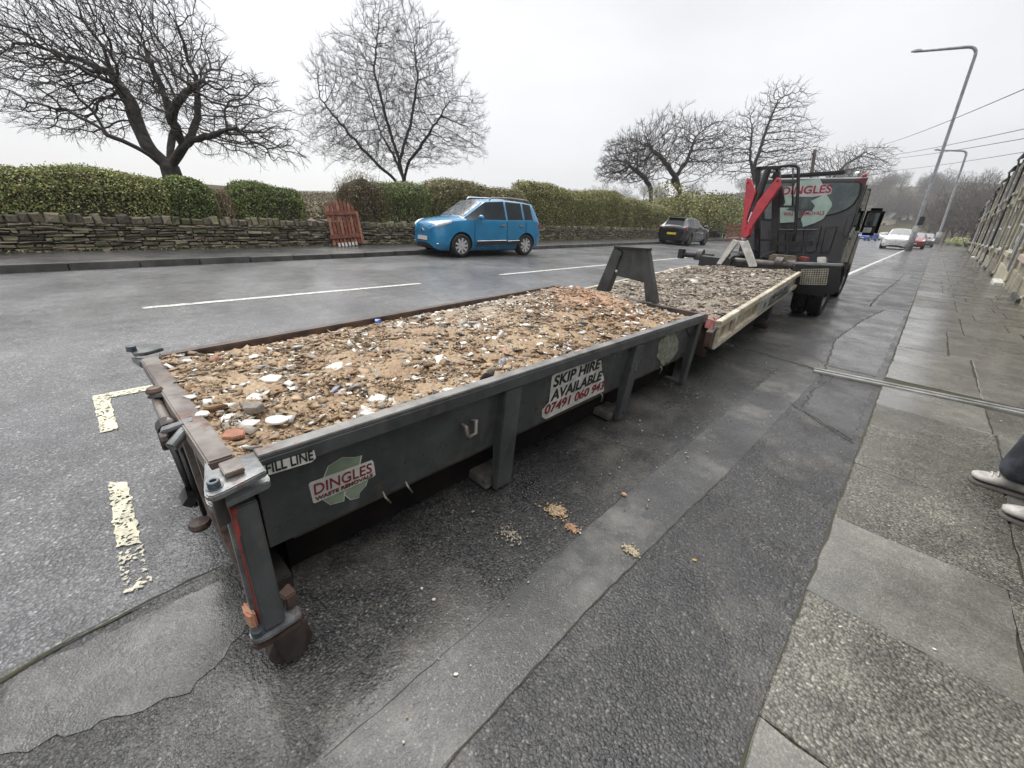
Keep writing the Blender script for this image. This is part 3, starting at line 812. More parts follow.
# ================================================================== BARE TREES
def colonise(base, trunk, lobes, step, kill, infl, n_att, r_, jitter=.25, tropism=(0, 0, .05), maxit=140):
    att = []
    tot = sum(l[2] for l in lobes)
    for c, rad, w in lobes:
        m = int(n_att * w / tot); d = r_.normal(size=(m, 3)); d /= np.linalg.norm(d, axis=1, keepdims=True)
        att.append(np.array(c) + d * (r_.uniform(0, 1, (m, 1)) ** .5) * (1 + .16 * np.abs(r_.normal(0, 1, (m, 1)))) * np.array(rad))
    att = np.concatenate(att)
    nodes = [np.array(p, float) for p in trunk[0]]; par = [-1] + list(range(len(nodes) - 1))
    for ext in trunk[1:]:
        p0 = ext[0]; prev = p0
        for q in ext[1]:
            a = nodes[prev]; q = np.array(q, float); k = max(1, int(np.linalg.norm(q - a) / step))
            for j in range(1, k + 1):
                nodes.append(a + (q - a) * j / k + r_.normal(0, step * .10, 3) * (j < k)); par.append(prev); prev = len(nodes) - 1
    alive = np.ones(len(att), bool); best = np.full(len(att), 1e9); bi = np.zeros(len(att), int)
    done = 0; trop = np.array(tropism)
    for it in range(maxit):
        new = np.array(nodes[done:])
        if len(new):
            for s in range(0, len(new), 400):
                ch = new[s:s + 400]
                dist = np.linalg.norm(att[:, None, :] - ch[None], axis=2)
                k = dist.argmin(1); dm = dist[np.arange(len(att)), k]
                up = dm < best; best[up] = dm[up]; bi[up] = done + s + k[up]
        done = len(nodes)
        alive &= best > kill
        act = alive & (best < infl)
        if not act.any(): break
        groups = {}
        idx = np.nonzero(act)[0]
        N = np.array(nodes)
        dirs = att[idx] - N[bi[idx]]; dirs /= np.linalg.norm(dirs, axis=1, keepdims=True)
        acc = {}
        for i, k in enumerate(bi[idx]):
            if k in acc: acc[k] += dirs[i]
            else: acc[k] = dirs[i].copy()
        for k, d in acc.items():
            d = d / (np.linalg.norm(d) + 1e-9) + trop + r_.normal(0, jitter, 3)
            d /= np.linalg.norm(d)
            nodes.append(N[k] + d * step); par.append(int(k))
    return np.array(nodes), np.array(par)
def seg_mesh(name, A, B, ra, rb, mat, parent, ns=5):
    d = B - A; L = np.linalg.norm(d, axis=1, keepdims=True); d = d / np.maximum(L, 1e-9)
    ref = np.where(np.abs(d[:, 2:3]) < .9, np.array([[0, 0, 1.0]]), np.array([[1.0, 0, 0]]))
    s = np.cross(d, ref); s /= np.linalg.norm(s, axis=1, keepdims=True); t = np.cross(d, s)
    an = np.arange(ns) * 2 * np.pi / ns
    ring = s[:, None, :] * np.cos(an)[None, :, None] + t[:, None, :] * np.sin(an)[None, :, None]
    Va = (A - d * ra[:, None] * .2)[:, None, :] + ring * ra[:, None, None]; Vb = (B + d * rb[:, None] * .2)[:, None, :] + ring * rb[:, None, None]
    V = np.concatenate([Va, Vb], 1).reshape(-1, 3); n = len(A)
    k = np.arange(ns); k2 = (k + 1) % ns
    q = np.stack([k, k2, k2 + ns, k + ns], 1)
    F = (q[None] + (np.arange(n) * 2 * ns)[:, None, None]).reshape(-1)
    return raw_mesh(name, V, F, 4, mat, parent, smooth=True)
def bare_tree(name, label, base, trunk, lobes, seed, step=.22, kill=.3, infl=1.6, n_att=2500, r_tip=.008, expo=2.3, r_base=None,
              twig=2, twig_len=.25, jitter=.25, trop=(0, 0, .05), tmat=None, wmat=None, group=None, thick=.06):
    r_ = np.random.default_rng(seed); base = np.array(base, float)
    N, par = colonise(base, trunk, lobes, step, kill, infl, n_att, r_, jitter, trop)
    n = len(N); kids = np.zeros(n, int); child = np.full(n, -1)
    for i, p in enumerate(par):
        if p >= 0: kids[p] += 1; child[p] = i
    mid = np.nonzero((kids == 1) & (par >= 0))[0]
    for _ in range(2): N[mid] = .5 * N[mid] + .25 * (N[par[mid]] + N[child[mid]])
    acc = np.zeros(n)
    R = np.zeros(n); nt0 = len(trunk[0])
    for i in range(n - 1, -1, -1):
        R[i] = (r_tip if kids[i] == 0 else acc[i] ** (1 / expo))
        if par[i] >= 0: acc[par[i]] += R[i] ** expo
    if r_base:
        sc = r_base / R[0]
        R = R * (1 + (sc - 1) * (R / R[0]) ** .5)
    for k in range(nt0): R[k] *= 1.12 - .36 * k / max(1, nt0 - 1)
    i = np.nonzero(par >= 0)[0]
    A, B, ra, rb = N[par[i]], N[i], np.minimum(R[par[i]], R[i] * 1.7 + .002), R[i]
    # twigs
    ends = np.nonzero(R < r_tip * 2.1)[0]
    TA, TB, TR = [], [], []
    for e in ends:
        p = par[e]
        d0 = N[e] - N[p] if p >= 0 else np.array([0, 0, 1.])
        d0 = d0 / (np.linalg.norm(d0) + 1e-9)
        for k in range(twig if kids[e] == 0 else max(1, twig - 1)):
            d = d0 + r_.normal(0, .5, 3) + np.array(trop) * 2; d /= np.linalg.norm(d)
            L = twig_len * r_.uniform(.5, 1.2)
            m = N[e] + d * L * .5; d2 = d + r_.normal(0, .3, 3) + np.array(trop); d2 /= np.linalg.norm(d2)
            TA += [N[e], m]; TB += [m, m + d2 * L * .5]; TR += [(r_tip * .8, r_tip * .6), (r_tip * .6, r_tip * .35)]
            if r_.random() < .6:
                d3 = d + r_.normal(0, .6, 3); d3 /= np.linalg.norm(d3); TA.append(m); TB.append(m + d3 * L * .4); TR.append((r_tip * .55, r_tip * .35))
    root = empty(name, base, label, 'tree', group)
    big = ra > thick
    sh = lambda a: np.asarray(a) - base
    if big.any(): seg_mesh('trunk', sh(A[big]), sh(B[big]), ra[big], rb[big], tmat or M_BARK, root, 8)
    sm = ~big
    A2 = np.concatenate([A[sm], np.array(TA)]) if TA else A[sm]; B2 = np.concatenate([B[sm], np.array(TB)]) if TA else B[sm]
    tr = np.array(TR) if TA else np.zeros((0, 2))
    seg_mesh('crown', sh(A2), sh(B2), np.concatenate([ra[sm], tr[:, 0]]), np.concatenate([rb[sm], tr[:, 1]]), wmat or M_TWIG, root, 4)
    return root
def px_lobe(base, cx, cy, rx, ry, w=None, dep=1.0):
    c = onplane(cx, cy, base); e = onplane(cx + rx, cy, base); t = onplane(cx, cy - ry, base)
    R1, R2 = np.linalg.norm(e - c), np.linalg.norm(t - c)
    m = max(R1, R2) * dep
    q = abs(FW); qr = abs(RT)
    rad = (R1 * qr[0] ** 2 + m * q[0] ** 2, R1 * qr[1] ** 2 + m * q[1] ** 2, R2)
    return (c, rad, w if w else R1 * R2)
def tp(base, px, py, back=0.0): return onplane(px, py, np.array(base)) + FW * back

# 1: the big gnarled tree
B1 = np.array(P(172, 172, 0, -15.2)); B1g = B1.copy(); B1g[2] = .35
base_t = np.array([B1[0] + .0, B1[1] + .08, .35])
tr1 = [[base_t, base_t * .5 + tp(B1, 171, 170) * .5, tp(B1, 170, 168)],
       (2, [tp(B1, 152, 150, -.1), tp(B1, 136, 128, .1), tp(B1, 120, 100, .3), tp(B1, 92, 66, .5)]),
       (2, [tp(B1, 158, 148, .4), tp(B1, 150, 120, .8), tp(B1, 132, 85, 1.0), tp(B1, 105, 40, 1.2)]),
       (2, [tp(B1, 178, 145, .2), tp(B1, 180, 120, -.3), tp(B1, 196, 108, -.6), tp(B1, 222, 92, -.8)]),
       (2, [tp(B1, 186, 150, -.2), tp(B1, 205, 144, -.5), tp(B1, 235, 140, -.8), tp(B1, 262, 135, -1)]),
       (2, [tp(B1, 155, 152, -.4), tp(B1, 135, 140, -.8)]),
       (2, [tp(B1, 172, 140, .5), tp(B1, 172, 110, .9), tp(B1, 160, 60, 1.2)])]
lob1 = [px_lobe(B1, 62, 62, 72, 56, dep=.8), px_lobe(B1, 20, 50, 40, 42, dep=.8), px_lobe(B1, 120, 20, 78, 50, dep=.8), px_lobe(B1, 215, 108, 62, 46, dep=.9), px_lobe(B1, 262, 142, 38, 22),
        px_lobe(B1, 175, 68, 46, 50), px_lobe(B1, 62, 118, 46, 20), px_lobe(B1, 110, 75, 60, 48)]
bare_tree('gnarled_tree', 'large gnarled bare tree with a thick trunk and spreading crooked limbs at the left', base_t, tr1, lob1, 4, step=.13, kill=.185, infl=1.3, n_att=9000, r_tip=.0052, expo=2.12, r_base=.285, twig=3, twig_len=.26, jitter=.34, trop=(0, 0, .02))
# 2: the tall fine tree behind the blue car
B2 = np.array(P(405, 184, 0, -21.0)); b2 = np.array([B2[0], B2[1], .6])
tr2 = [[b2, tp(B2, 404, 180)],
       (1, [tp(B2, 396, 150), tp(B2, 386, 118), tp(B2, 372, 70, .3), tp(B2, 376, 20, .4)]),
       (1, [tp(B2, 398, 160, .2), tp(B2, 408, 120, .6), tp(B2, 414, 75, .8), tp(B2, 408, 30, 1)]),
       (0, [tp(B2, 398, 182, -.2), tp(B2, 380, 165, -.5), tp(B2, 358, 140, -.8), tp(B2, 330, 105, -1)]),
       (1, [tp(B2, 410, 165, -.4), tp(B2, 430, 140, -.8), tp(B2, 452, 110, -1.2)]),
       (1, [tp(B2, 390, 155, .8), tp(B2, 372, 128, 1.4), tp(B2, 355, 80, 1.6)])]
lob2 = [px_lobe(B2, 392, 40, 36, 46, dep=.9), px_lobe(B2, 350, 80, 34, 44, dep=.9), px_lobe(B2, 396, 95, 60, 60, dep=.8), px_lobe(B2, 450, 122, 34, 40), px_lobe(B2, 336, 130, 30, 36), px_lobe(B2, 318, 72, 14, 16), px_lobe(B2, 385, 145, 70, 26, dep=.7), px_lobe(B2, 430, 55, 22, 36), px_lobe(B2, 470, 140, 16, 22)]
bare_tree('fine_branched_tree', 'tall bare tree with fine ascending twigs behind the blue car', b2, tr2, lob2, 9, step=.19, kill=.235, infl=1.6, n_att=11000, r_tip=.0050, expo=2.4, r_base=.155, twig=4, twig_len=.34, jitter=.16, trop=(0, 0, .2))
# 3: two spreading trees behind the black car
B3 = np.array(P(684, 200, 0, -19.0)); b3 = np.array([B3[0], B3[1], .6])
tr3 = [[b3, tp(B3, 680, 192)], (1, [tp(B3, 676, 178), tp(B3, 668, 165), tp(B3, 650, 145, .5)]), (1, [tp(B3, 674, 180, .5), tp(B3, 690, 160, .8), tp(B3, 700, 135, 1)])]
lob3 = [px_lobe(B3, 668, 145, 42, 28), px_lobe(B3, 636, 162, 32, 24), px_lobe(B3, 705, 148, 26, 30), px_lobe(B3, 615, 172, 18, 12)]
bare_tree('spreading_tree', 'bare tree with a wide domed crown behind the hedge at the black car', b3, tr3, lob3, 12, step=.3, kill=.4, infl=3, n_att=5200, r_tip=.0125, expo=2.4, r_base=.30, twig=3, twig_len=.6, jitter=.3, trop=(0, 0, .14), thick=.1)
B3b = np.array(P(655, 197, 0, -21.0)); b3b = np.array([B3b[0], B3b[1], .6])
bare_tree('spreading_tree', 'smaller bare tree leaning left beside the domed tree', b3b, [[b3b, tp(B3b, 653, 190)], (1, [tp(B3b, 645, 178), tp(B3b, 632, 168)])], [px_lobe(B3b, 630, 160, 26, 22), px_lobe(B3b, 608, 172, 12, 12)], 13, step=.3, kill=.4, infl=3, n_att=2000, r_tip=.0125, expo=2.4, r_base=.22, twig=3, twig_len=.6, jitter=.3, trop=(0, 0, .14), thick=.1)
# 4: upright tree left of the cab and its neighbours
B4 = np.array(P(752, 190, 0, -19.0)); b4 = np.array([B4[0], B4[1], .6])
bare_tree('upright_tree', 'tall bare upswept tree behind the red hook arm', b4, [[b4, tp(B4, 754, 180)], (1, [tp(B4, 756, 160), tp(B4, 768, 125), tp(B4, 778, 100)]), (1, [tp(B4, 750, 160), tp(B4, 752, 125)])],
          [px_lobe(B4, 776, 118, 26, 32), px_lobe(B4, 752, 135, 22, 28), px_lobe(B4, 795, 150, 22, 26), px_lobe(B4, 735, 155, 20, 26), px_lobe(B4, 765, 160, 30, 20)], 14, step=.42, kill=.56, infl=4, n_att=5200, r_tip=.016, expo=2.45, r_base=.3, twig=2, twig_len=.8, jitter=.2, trop=(.02, .02, .2), thick=.13)
B5 = np.array(P(820, 196, 0, -19.0)); b5 = np.array([B5[0], B5[1], 0.3])
bare_tree('windswept_tree', 'bare tree with branches swept to the right behind the lorry roof', b5, [[b5, tp(B5, 826, 185)], (1, [tp(B5, 845, 165), tp(B5, 866, 152)]), (1, [tp(B5, 835, 172, 1), tp(B5, 858, 168, 1)])],
          [px_lobe(B5, 862, 156, 24, 10), px_lobe(B5, 845, 165, 24, 14), px_lobe(B5, 872, 166, 20, 10), px_lobe(B5, 815, 165, 14, 14)], 15, step=.55, kill=.72, infl=6, n_att=2600, r_tip=.021, expo=2.4, r_base=.34, twig=2, twig_len=1.1, jitter=.2, trop=(.08, .08, .12), thick=.16)

# distant trees past the end of the street: three kinds, copied
def far_tree(label, seed, H, W, lean=0.0):
    z0 = np.zeros(3)
    lob = [((0, 0, H * .62), (W * .5, W * .5, H * .36), 3), ((W * .25, 0, H * .5), (W * .32, W * .32, H * .26), 1), ((-W * .25, .1, H * .52), (W * .32, W * .32, H * .26), 1)]
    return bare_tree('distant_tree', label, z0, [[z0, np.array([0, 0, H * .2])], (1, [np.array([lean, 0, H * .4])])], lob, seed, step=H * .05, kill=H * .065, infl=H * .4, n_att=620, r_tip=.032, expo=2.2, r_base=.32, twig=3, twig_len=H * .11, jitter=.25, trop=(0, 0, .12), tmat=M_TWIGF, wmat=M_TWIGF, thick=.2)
fars = [far_tree('x', 41, 12, 10), far_tree('x', 42, 14, 9, .5), far_tree('x', 43, 11, 12, -.5)]
r = random.Random(77)
GRP = 'bare trees massed on the far valley side'
spots = [  # px, distance, height factor: the dark mass of trees beyond the last houses
    (925, 150, 1.0), (938, 140, 1.1), (950, 135, 1.15), (962, 132, 1.15), (973, 128, 1.1), (984, 122, 1.05), (994, 118, 1.0), (1004, 116, 1.0), (1016, 112, 1.0), (944, 165, 1.2), (958, 160, 1.3), (970, 155, 1.3), (982, 150, 1.2), (932, 170, 1.0)]
first = [True, True, True]
def put_far(k, x, y, z, s, label, group):
    o = fars[k] if first[k] else copy_tree(fars[k]); first[k] = False
    o.location = (x, y, z); o.rotation_euler = (0, 0, r.uniform(0, 6.28)); o.scale = (s, s, s * r.uniform(.9, 1.1))
    o['label'] = label; o['group'] = group
for i, (px, d, s) in enumerate(spots):
    p = P(px, 240, 1, d)
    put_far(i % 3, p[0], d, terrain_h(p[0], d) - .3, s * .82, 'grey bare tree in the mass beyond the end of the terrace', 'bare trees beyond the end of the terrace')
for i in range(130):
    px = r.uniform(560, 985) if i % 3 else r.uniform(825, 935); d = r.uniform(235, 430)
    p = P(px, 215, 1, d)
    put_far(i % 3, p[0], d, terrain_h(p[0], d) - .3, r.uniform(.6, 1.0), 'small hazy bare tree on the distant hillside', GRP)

# ================================================================== STREET LAMPS, POLE, WIRES
def lamp(label, base, top, head, r0, r1):
    base, top, head = np.array(base), np.array(top), np.array(head)
    o = empty('street_lamp', base, label, 'street lamp', 'street lamps along the kerb')
    q = lambda p: np.array(p) - base
    d = (top - base) / np.linalg.norm(top - base); a = head - top; al = np.linalg.norm(a); a = a / al
    H = np.linalg.norm(top - base)
    b = MB(); b.tube([q(base - d * .3), q(base + d * H * .13)], r0, 14); b.build('base_column', M_GALV, o, smooth=True)
    rad = al * .16; c = top
    pts = [q(base + d * H * .12), q(base + d * H * .14), q(top - d * rad)]
    for k in range(1, 7):
        t = k / 6; pts.append(q((1 - t) ** 2 * (top - d * rad) + 2 * t * (1 - t) * top + t * t * (top + a * rad)))
    b = MB(); b.tube(pts[:4], [r0 * .9, r1 * 1.15, r1, r1], 12)
    b.build('pole', M_GALV, o, smooth=True)
    b = MB(); b.tube(pts[2:] + [q(head - a * al * .16)], [r1] * 7 + [r1 * .8], 10); b.build('arm', M_GALV, o, smooth=True)
    hx_ = MB(); s = q(head - a * al * .18); e = q(head); L = Vector(e - s); up = Vector(UP); side = L.cross(up).normalized() * r1 * 1.7
    sec = [(0, .5, .5), (.15, 1, .9), (.6, 1.05, 1), (1, .5, .4)]
    vs = []
    for t, w, h in sec:
        p = Vector(s) + L * t
        vs += [p - side * w, p - side * w * .7 + up * r1 * 1.3 * h, p + side * w * .7 + up * r1 * 1.3 * h, p + side * w, p + side * w * .8 - up * r1 * .5 * h, p - side * w * .8 - up * r1 * .5 * h]
    fs = []
    for i in range(3):
        for k in range(6): fs.append((i * 6 + k, i * 6 + (k + 1) % 6, i * 6 + 6 + (k + 1) % 6, i * 6 + 6 + k))
    fs += [tuple(range(6)), tuple(range(18, 24))]
    hx_.add(vs, fs); h = hx_.build('lantern', M_GALV, o, smooth=False)
    return o
l1 = lamp('nearest tall grey street lamp with its arm reaching left over the road', P(908, 251, 1, 51), P(978.5, 46, 1, 51), P(911, 52, 1, 51), .23, .105)
b = MB(); p = P(919.5, 221, 1, 50.8) - np.array(l1.location); b.box(p[0] - .05, p[0] + .3, p[1] - .15, p[1] + .05, p[2] - .35, p[2] + .35); b.build('bracket_box', M_BLACK, l1, bevel=.04)
b = MB(); p = P(914.5, 229, 1, 50.6) - np.array(l1.location); b.box(p[0] - .14, p[0] + .2, p[1] - .12, p[1], p[2] - .25, p[2] + .25); b.build('number_plate', M_STICK, l1, bevel=.04)
lamp('second grey street lamp standing further down the pavement', P(936, 243.5, 1, 118), P(967.5, 151, 1, 118), P(934, 150, 1, 118), .42, .17)
lamp('smallest most distant street lamp seen between the two nearer ones', P(929.5, 236, 1, 235), P(939, 204.5, 1, 235), P(922, 204, 1, 235), .5, .26)
pt = P(815, 150, 1, 46); pb = P(806, 215, 1, 46); pb = pt + (pb - pt) * ((pt[2] - .2) / (pt[2] - pb[2]))
o = empty('telegraph_pole', pb, 'dark wooden telegraph pole among the bare trees above the lorry roof', 'telegraph pole')
b = MB(); b.tube([(0, 0, -.3), tuple(pt - pb)], [.17, .13], 10); b.build('pole', pm('tarred_wood', (.055, .042, .033), .9, (.03, .024, .02), 5), o, smooth=True)
b = MB(); b.box(-.07, .07, -.5, .5, pt[2] - pb[2] - .4, pt[2] - pb[2] - .28, Matrix.Translation((pt[0] - pb[0], pt[1] - pb[1], 0))); b.build('crossarm', M_BARK, o)
M_WIRE = pm('overhead_wire', (.09, .09, .095), .6)
def wire(label, a, c, sag, r0=.012):
    a, c = np.array(a), np.array(c); pts = []
    for k in range(15):
        t = k / 14; p = a + (c - a) * t; p[2] -= sag * 4 * t * (1 - t); pts.append(tuple(p - a))
    b = MB(); b.tube(pts, r0, 4, False); o = b.build('overhead_wire', M_WIRE, fix=False); o.location = a
    tag(o, label, 'cable', 'overhead cables')
wire('highest overhead cable rising to the right edge of the sky', P(878, 146, 1, 46) , P(1060, 73.5, 1, 16), .15)
wire('overhead cable second from the top, just above the middle pair', P(868, 158, 1, 60), P(1060, 121, 1, 22), .15, .014)
wire('overhead cable third from the top', P(868, 160, 1, 60), P(1060, 132, 1, 22), .18, .014)
wire('lowest overhead cable ending low over the terrace roofs', P(868, 172, 1, 70), P(1060, 146, 1, 28), .2, .014)

# ================================================================== TERRACED HOUSES
def brickmat(name, c1, c2, mortar, bw=.45, bh=.16):
    m, nt, b = _nt(name)
    v = objvec(nt); sp = nt.nodes.new('ShaderNodeSeparateXYZ'); nt.links.new(v, sp.inputs[0])
    ad = nt.nodes.new('ShaderNodeMath'); ad.operation = 'ADD'; nt.links.new(sp.outputs[0], ad.inputs[0]); nt.links.new(sp.outputs[1], ad.inputs[1])
    cb = nt.nodes.new('ShaderNodeCombineXYZ'); nt.links.new(ad.outputs[0], cb.inputs[0]); nt.links.new(sp.outputs[2], cb.inputs[1])
    br = nt.nodes.new('ShaderNodeTexBrick'); br.inputs['Scale'].default_value = 1.0
    br.inputs['Brick Width'].default_value = bw; br.inputs['Row Height'].default_value = bh; br.inputs['Mortar Size'].default_value = .008
    br.inputs['Color1'].default_value = (*c1, 1); br.inputs['Color2'].default_value = (*c2, 1); br.inputs['Mortar'].default_value = (*mortar, 1)
    nt.links.new(cb.outputs[0], br.inputs['Vector'])
    c = mixc(nt, 1.0, br.outputs['Color'], ramp(nt, noise(nt, v, 1.6, 6), [(.35, (.6, .58, .55)), (.65, (1.15, 1.15, 1.1))]), 'MULTIPLY')
    nt.links.new(c, b.inputs['Base Color']); b.inputs['Roughness'].default_value = .85
    nt.links.new(bump(nt, br.outputs['Fac'], -.6, .01), b.inputs['Normal'])
    MATS[name] = m
    return m
BR1 = brickmat('sandstone_blocks', (.34, .315, .25), (.26, .24, .19), (.20, .19, .155))
BR2 = brickmat('sooty_blocks', (.25, .23, .19), (.19, .175, .15), (.14, .13, .115))
BR3 = pm('buff_render', (.36, .34, .28), .85, (.28, .26, .21), 2.5)
M_SLATE = pm('roof_slate', (.085, .088, .095), .5, (.05, .052, .056), 5, bmp=.4, bscale=8, bdist=.02)
M_CRP = pm('cream_masonry_paint', (.48, .45, .35), .7, (.34, .32, .24), 5)
M_PNK = pm('pinkish_masonry_paint', (.50, .40, .34), .7, (.38, .31, .26), 5)
M_NAVY = pm('navy_gloss_paint', (.018, .028, .085), .3, (.012, .02, .06), 5)
M_GRNP = pm('dark_green_paint', (.02, .05, .03), .4)
M_BRNP = pm('dark_brown_paint', (.05, .03, .022), .4)
M_WDP = pm('white_window_paint', (.62, .62, .6), .45, (.5, .5, .48), 6)
def house(label, s, W, wallm, trim, doorm, H, seed, pipe=None):
    """terraced house: local x away from the street, local y along it"""
    r_ = random.Random(seed)
    o = empty('terraced_house', (hx(s), s, -.02), label, 'house', 'terraced houses along the pavement')
    o.matrix_world = Matrix.Translation((hx(s), s, -.02)) @ TILT_M @ Matrix.Rotation(-.0205, 4, 'Z')
    b = MB(); b.box(0, 7.0, .01, W - .01, -.4, H); b.build('wall', wallm, o)
    b = MB(); b.box(-.05, .0, .005, W - .005, -.3, .42); b.build('plinth', trim if r_.random() < .4 else wallm, o, bevel=.01)
    rh = 1.9
    b = MB(); b.prism([(-.14, 0.004, H), (3.5, 0.004, H + rh), (7.3, 0.004, H), (7.3, 0.004, H + .12), (3.5, 0.004, H + rh + .14), (-.14, 0.004, H + .12)], (0, W - .008, 0)); rf = b.build('roof', M_SLATE, o)
    b = MB(); b.box(3.0, 3.9, W - .55, W + .05, H + 1.2, H + 3.0); b.box(2.94, 3.96, W - .6, W + .1, H + 2.85, H + 2.95); ch = b.build('chimney', wallm, rf, bevel=.02)
    b = MB(); b.tube([(-.17, 0, H + .02), (-.17, W, H + .02)], .055, 8); b.build('gutter', trim if pipe is None else pipe, o, smooth=True)
    b = MB(); yy = W - .16
    b.tube([(-.15, yy, H), (-.12, yy, H - .15), (-.06, yy, H - .35), (-.06, yy, .12), (-.11, yy, .04)], .042, 10)
    for z in (.9, 2.4, 3.9): b.lathe([(.044, 0), (.058, .01), (.058, .06), (.044, .07)], (-.06, yy, z), n=10)
    b.build('downpipe', pipe or trim, o, smooth=False)
    def window(y0, w, z0, h):
        f = MB(); t = .14; pr = .032
        f.box(-pr, .0, y0 - t, y0, z0, z0 + h); f.box(-pr, .0, y0 + w, y0 + w + t, z0, z0 + h)
        f.box(-pr - .02, .0, y0 - t - .08, y0 + w + t + .08, z0 + h, z0 + h + .22); f.box(-pr - .07, .0, y0 - t - .06, y0 + w + t + .06, z0 - .14, z0)
        fr = f.build('window', trim, o, bevel=.008)
        g_ = MB(); g_.box(-.012, .0, y0, y0 + w, z0, z0 + h); g_.build('pane', M_GLASS, fr)
        g_ = MB()
        for ya in (y0, y0 + w - .06): g_.box(-.035, -.01, ya, ya + .06, z0, z0 + h)
        for za in (z0, z0 + h * .55, z0 + h - .06): g_.box(-.035, -.01, y0 + .06, y0 + w - .06, za, za + .055)
        g_.build('frame', M_WDP, fr)
    dw = .9; d0 = .55
    f = MB()
    for ya in (d0 - .24, d0 + dw + .02): f.box(-.05, 0, ya, ya + .22, .06, 2.35)
    f.box(-.12, 0, d0 - .28, d0 + dw + .28, 2.35, 2.6); f.box(-.19, 0, d0 - .34, d0 + dw + .34, 2.6, 2.70)
    for ya in (d0 - .24, d0 + dw + .02): f.prism([(-.08, ya + .02, 2.35), (-.17, ya + .02, 2.6), (-.08, ya + .02, 2.05)], (0, .18, 0))
    f.build('door_surround', trim, o, bevel=.008)
    f = MB(); f.box(-.03, 0, d0, d0 + dw, .12, 2.3)
    for za, zb in ((.3, .95), (1.1, 2.1)):
        for ya, yb in ((d0 + .1, d0 + .4), (d0 + .5, d0 + .8)): f.box(-.045, -.028, ya, yb, za, zb)
    d = f.build('door', doorm, o, bevel=.006)
    f = MB(); f.tube([(-.05, d0 + .82, 1.1), (-.09, d0 + .82, 1.1), (-.09, d0 + .7, 1.1)], .012, 6); f.build('handle', M_CHROME, d)
    f = MB(); f.box(-.24 if seed in (1, 6) else -.12, -.002, d0 - .2, d0 + dw + .2, -.1, .12); f.build('doorstep', M_WHITE if seed in (1, 6) else M_KERB, o, bevel=.012)
    window(2.35, 1.35, .85, 1.45); window(.6, .95, 3.25, 1.35); window(2.5, 1.15, 3.25, 1.35)
    return o
M_STTRIM = pm('stone_trim', (.34, .32, .26), .8, (.26, .24, .195), 4, bmp=.3)
HS = [
    ('terraced house at the right edge with pinkish door surround and pale downpipe', 4.7, BR1, M_PNK, M_BRNP, M_CRP),
    ('terraced house with navy blue door, cream surround and white doorstep', 4.7, BR3, M_CRP, M_NAVY, M_CRP),
    ('sooty stone terraced house with cream drainpipe next past the navy door', 4.7, BR2, M_STTRIM, M_BRNP, M_CRP),
    ('sandstone terraced house with pale trim, fourth from the right edge', 4.8, BR1, M_STTRIM, M_GRNP, M_BLACK),
    ('sooty terraced house with pale grey drainpipe, fifth from the right edge', 4.8, BR2, M_STTRIM, M_BRNP, M_GALV),
    ('buff rendered terraced house, sixth from the right edge', 4.9, BR3, M_STTRIM, M_NAVY, M_BLACK),
    ('sandstone terraced house in the middle of the row with cream drainpipe', 5, BR1, M_STTRIM, M_BRNP, M_CRP),
    ('sooty terraced house, eighth from the right edge', 5, BR2, M_STTRIM, M_GRNP, M_BLACK),
    ('sandstone terraced house, ninth from the right edge', 5, BR1, M_STTRIM, M_BRNP, M_GALV),
    ('buff rendered house with pale drainpipe near the far end of the terrace', 5, BR3, M_STTRIM, M_BRNP, M_WDP),
    ('sooty stone house second from the far end of the terrace', 5, BR2, M_STTRIM, M_NAVY, M_BLACK),
    ('last house at the far end of the terrace', 5, BR1, M_STTRIM, M_GRNP, M_BLACK)]
NEARH = [('sandstone terraced house beside the person, just outside the right edge', BR1, M_CRP, M_GRNP), ('sooty terraced house level with the near skip, outside the picture', BR2, M_WDP, M_BRNP)]
for i, (lb, wm, tr, dm) in enumerate(NEARH): house(lb, 13.6 - 4.7 * (i + 1), 4.7, wm, tr, dm, 5.0, 40 + i, M_CRP)
s = 13.6
for i, (lb, W, wm, tr, dm, pp) in enumerate(HS):
    H = 5.3 - .035 * max(0, s - 30)
    house(lb, s, W, wm, tr, dm, H, i, pp); s += W
p = Vector((hx(24.5), 24.5, -.02)) + TILT_M.to_3x3() @ Vector((-.10, 0, 5.40))
o = empty('roof_finial', p, 'small dark hooked finial with a pale foot on the terrace eaves', 'finial')
b = MB(); b.tube([(0, 0, .10), (0, 0, .30), (-.05, 0, .37), (-.13, 0, .36)], [.045, .045, .04, .025], 8); b.build('finial', M_BLACK, o)
b = MB(); b.tube([(0, 0, -.03), (0, 0, .10)], [.07, .055], 8); b.build('foot', M_CRP, o)

# far houses on the hillside
def far_house(label, px, py, d, w, h, wm, seed):
    p = P(px, py, 1, d)
    o = empty('distant_house', (p[0], d, p[2]), label, 'house', 'pale houses on the distant hillside'); o.rotation_euler.z = random.Random(seed).uniform(-.6, .6)
    b = MB(); b.box(-w / 2, w / 2, -3, 3, -4, h); b.build('wall', wm, o)
    b = MB(); b.prism([(-w / 2 - .3, -3.4, h), (-w / 2 - .3, 0, h + 2.4), (-w / 2 - .3, 3.4, h)], (w + .6, 0, 0)); b.build('roof', M_SLATE, o)
    for k in range(3):
        f = MB(); x = -w / 2 + w * (k + .5) / 3; f.box(x - .5, x + .5, -3.03, -3, 1.0, 2.3); f.build('window', M_GLASS, o)
FH = [(885, 214, 300, 12, 4.5, M_CRP), (868, 219, 290, 9, 4, M_WDP), (893, 223, 260, 10, 4.5, M_WDP), (905, 216, 310, 14, 5, BR1), (878, 229, 240, 8, 4, M_CRP), (916, 209, 330, 10, 5, M_WDP), (842, 205, 350, 12, 5, M_WDP)]
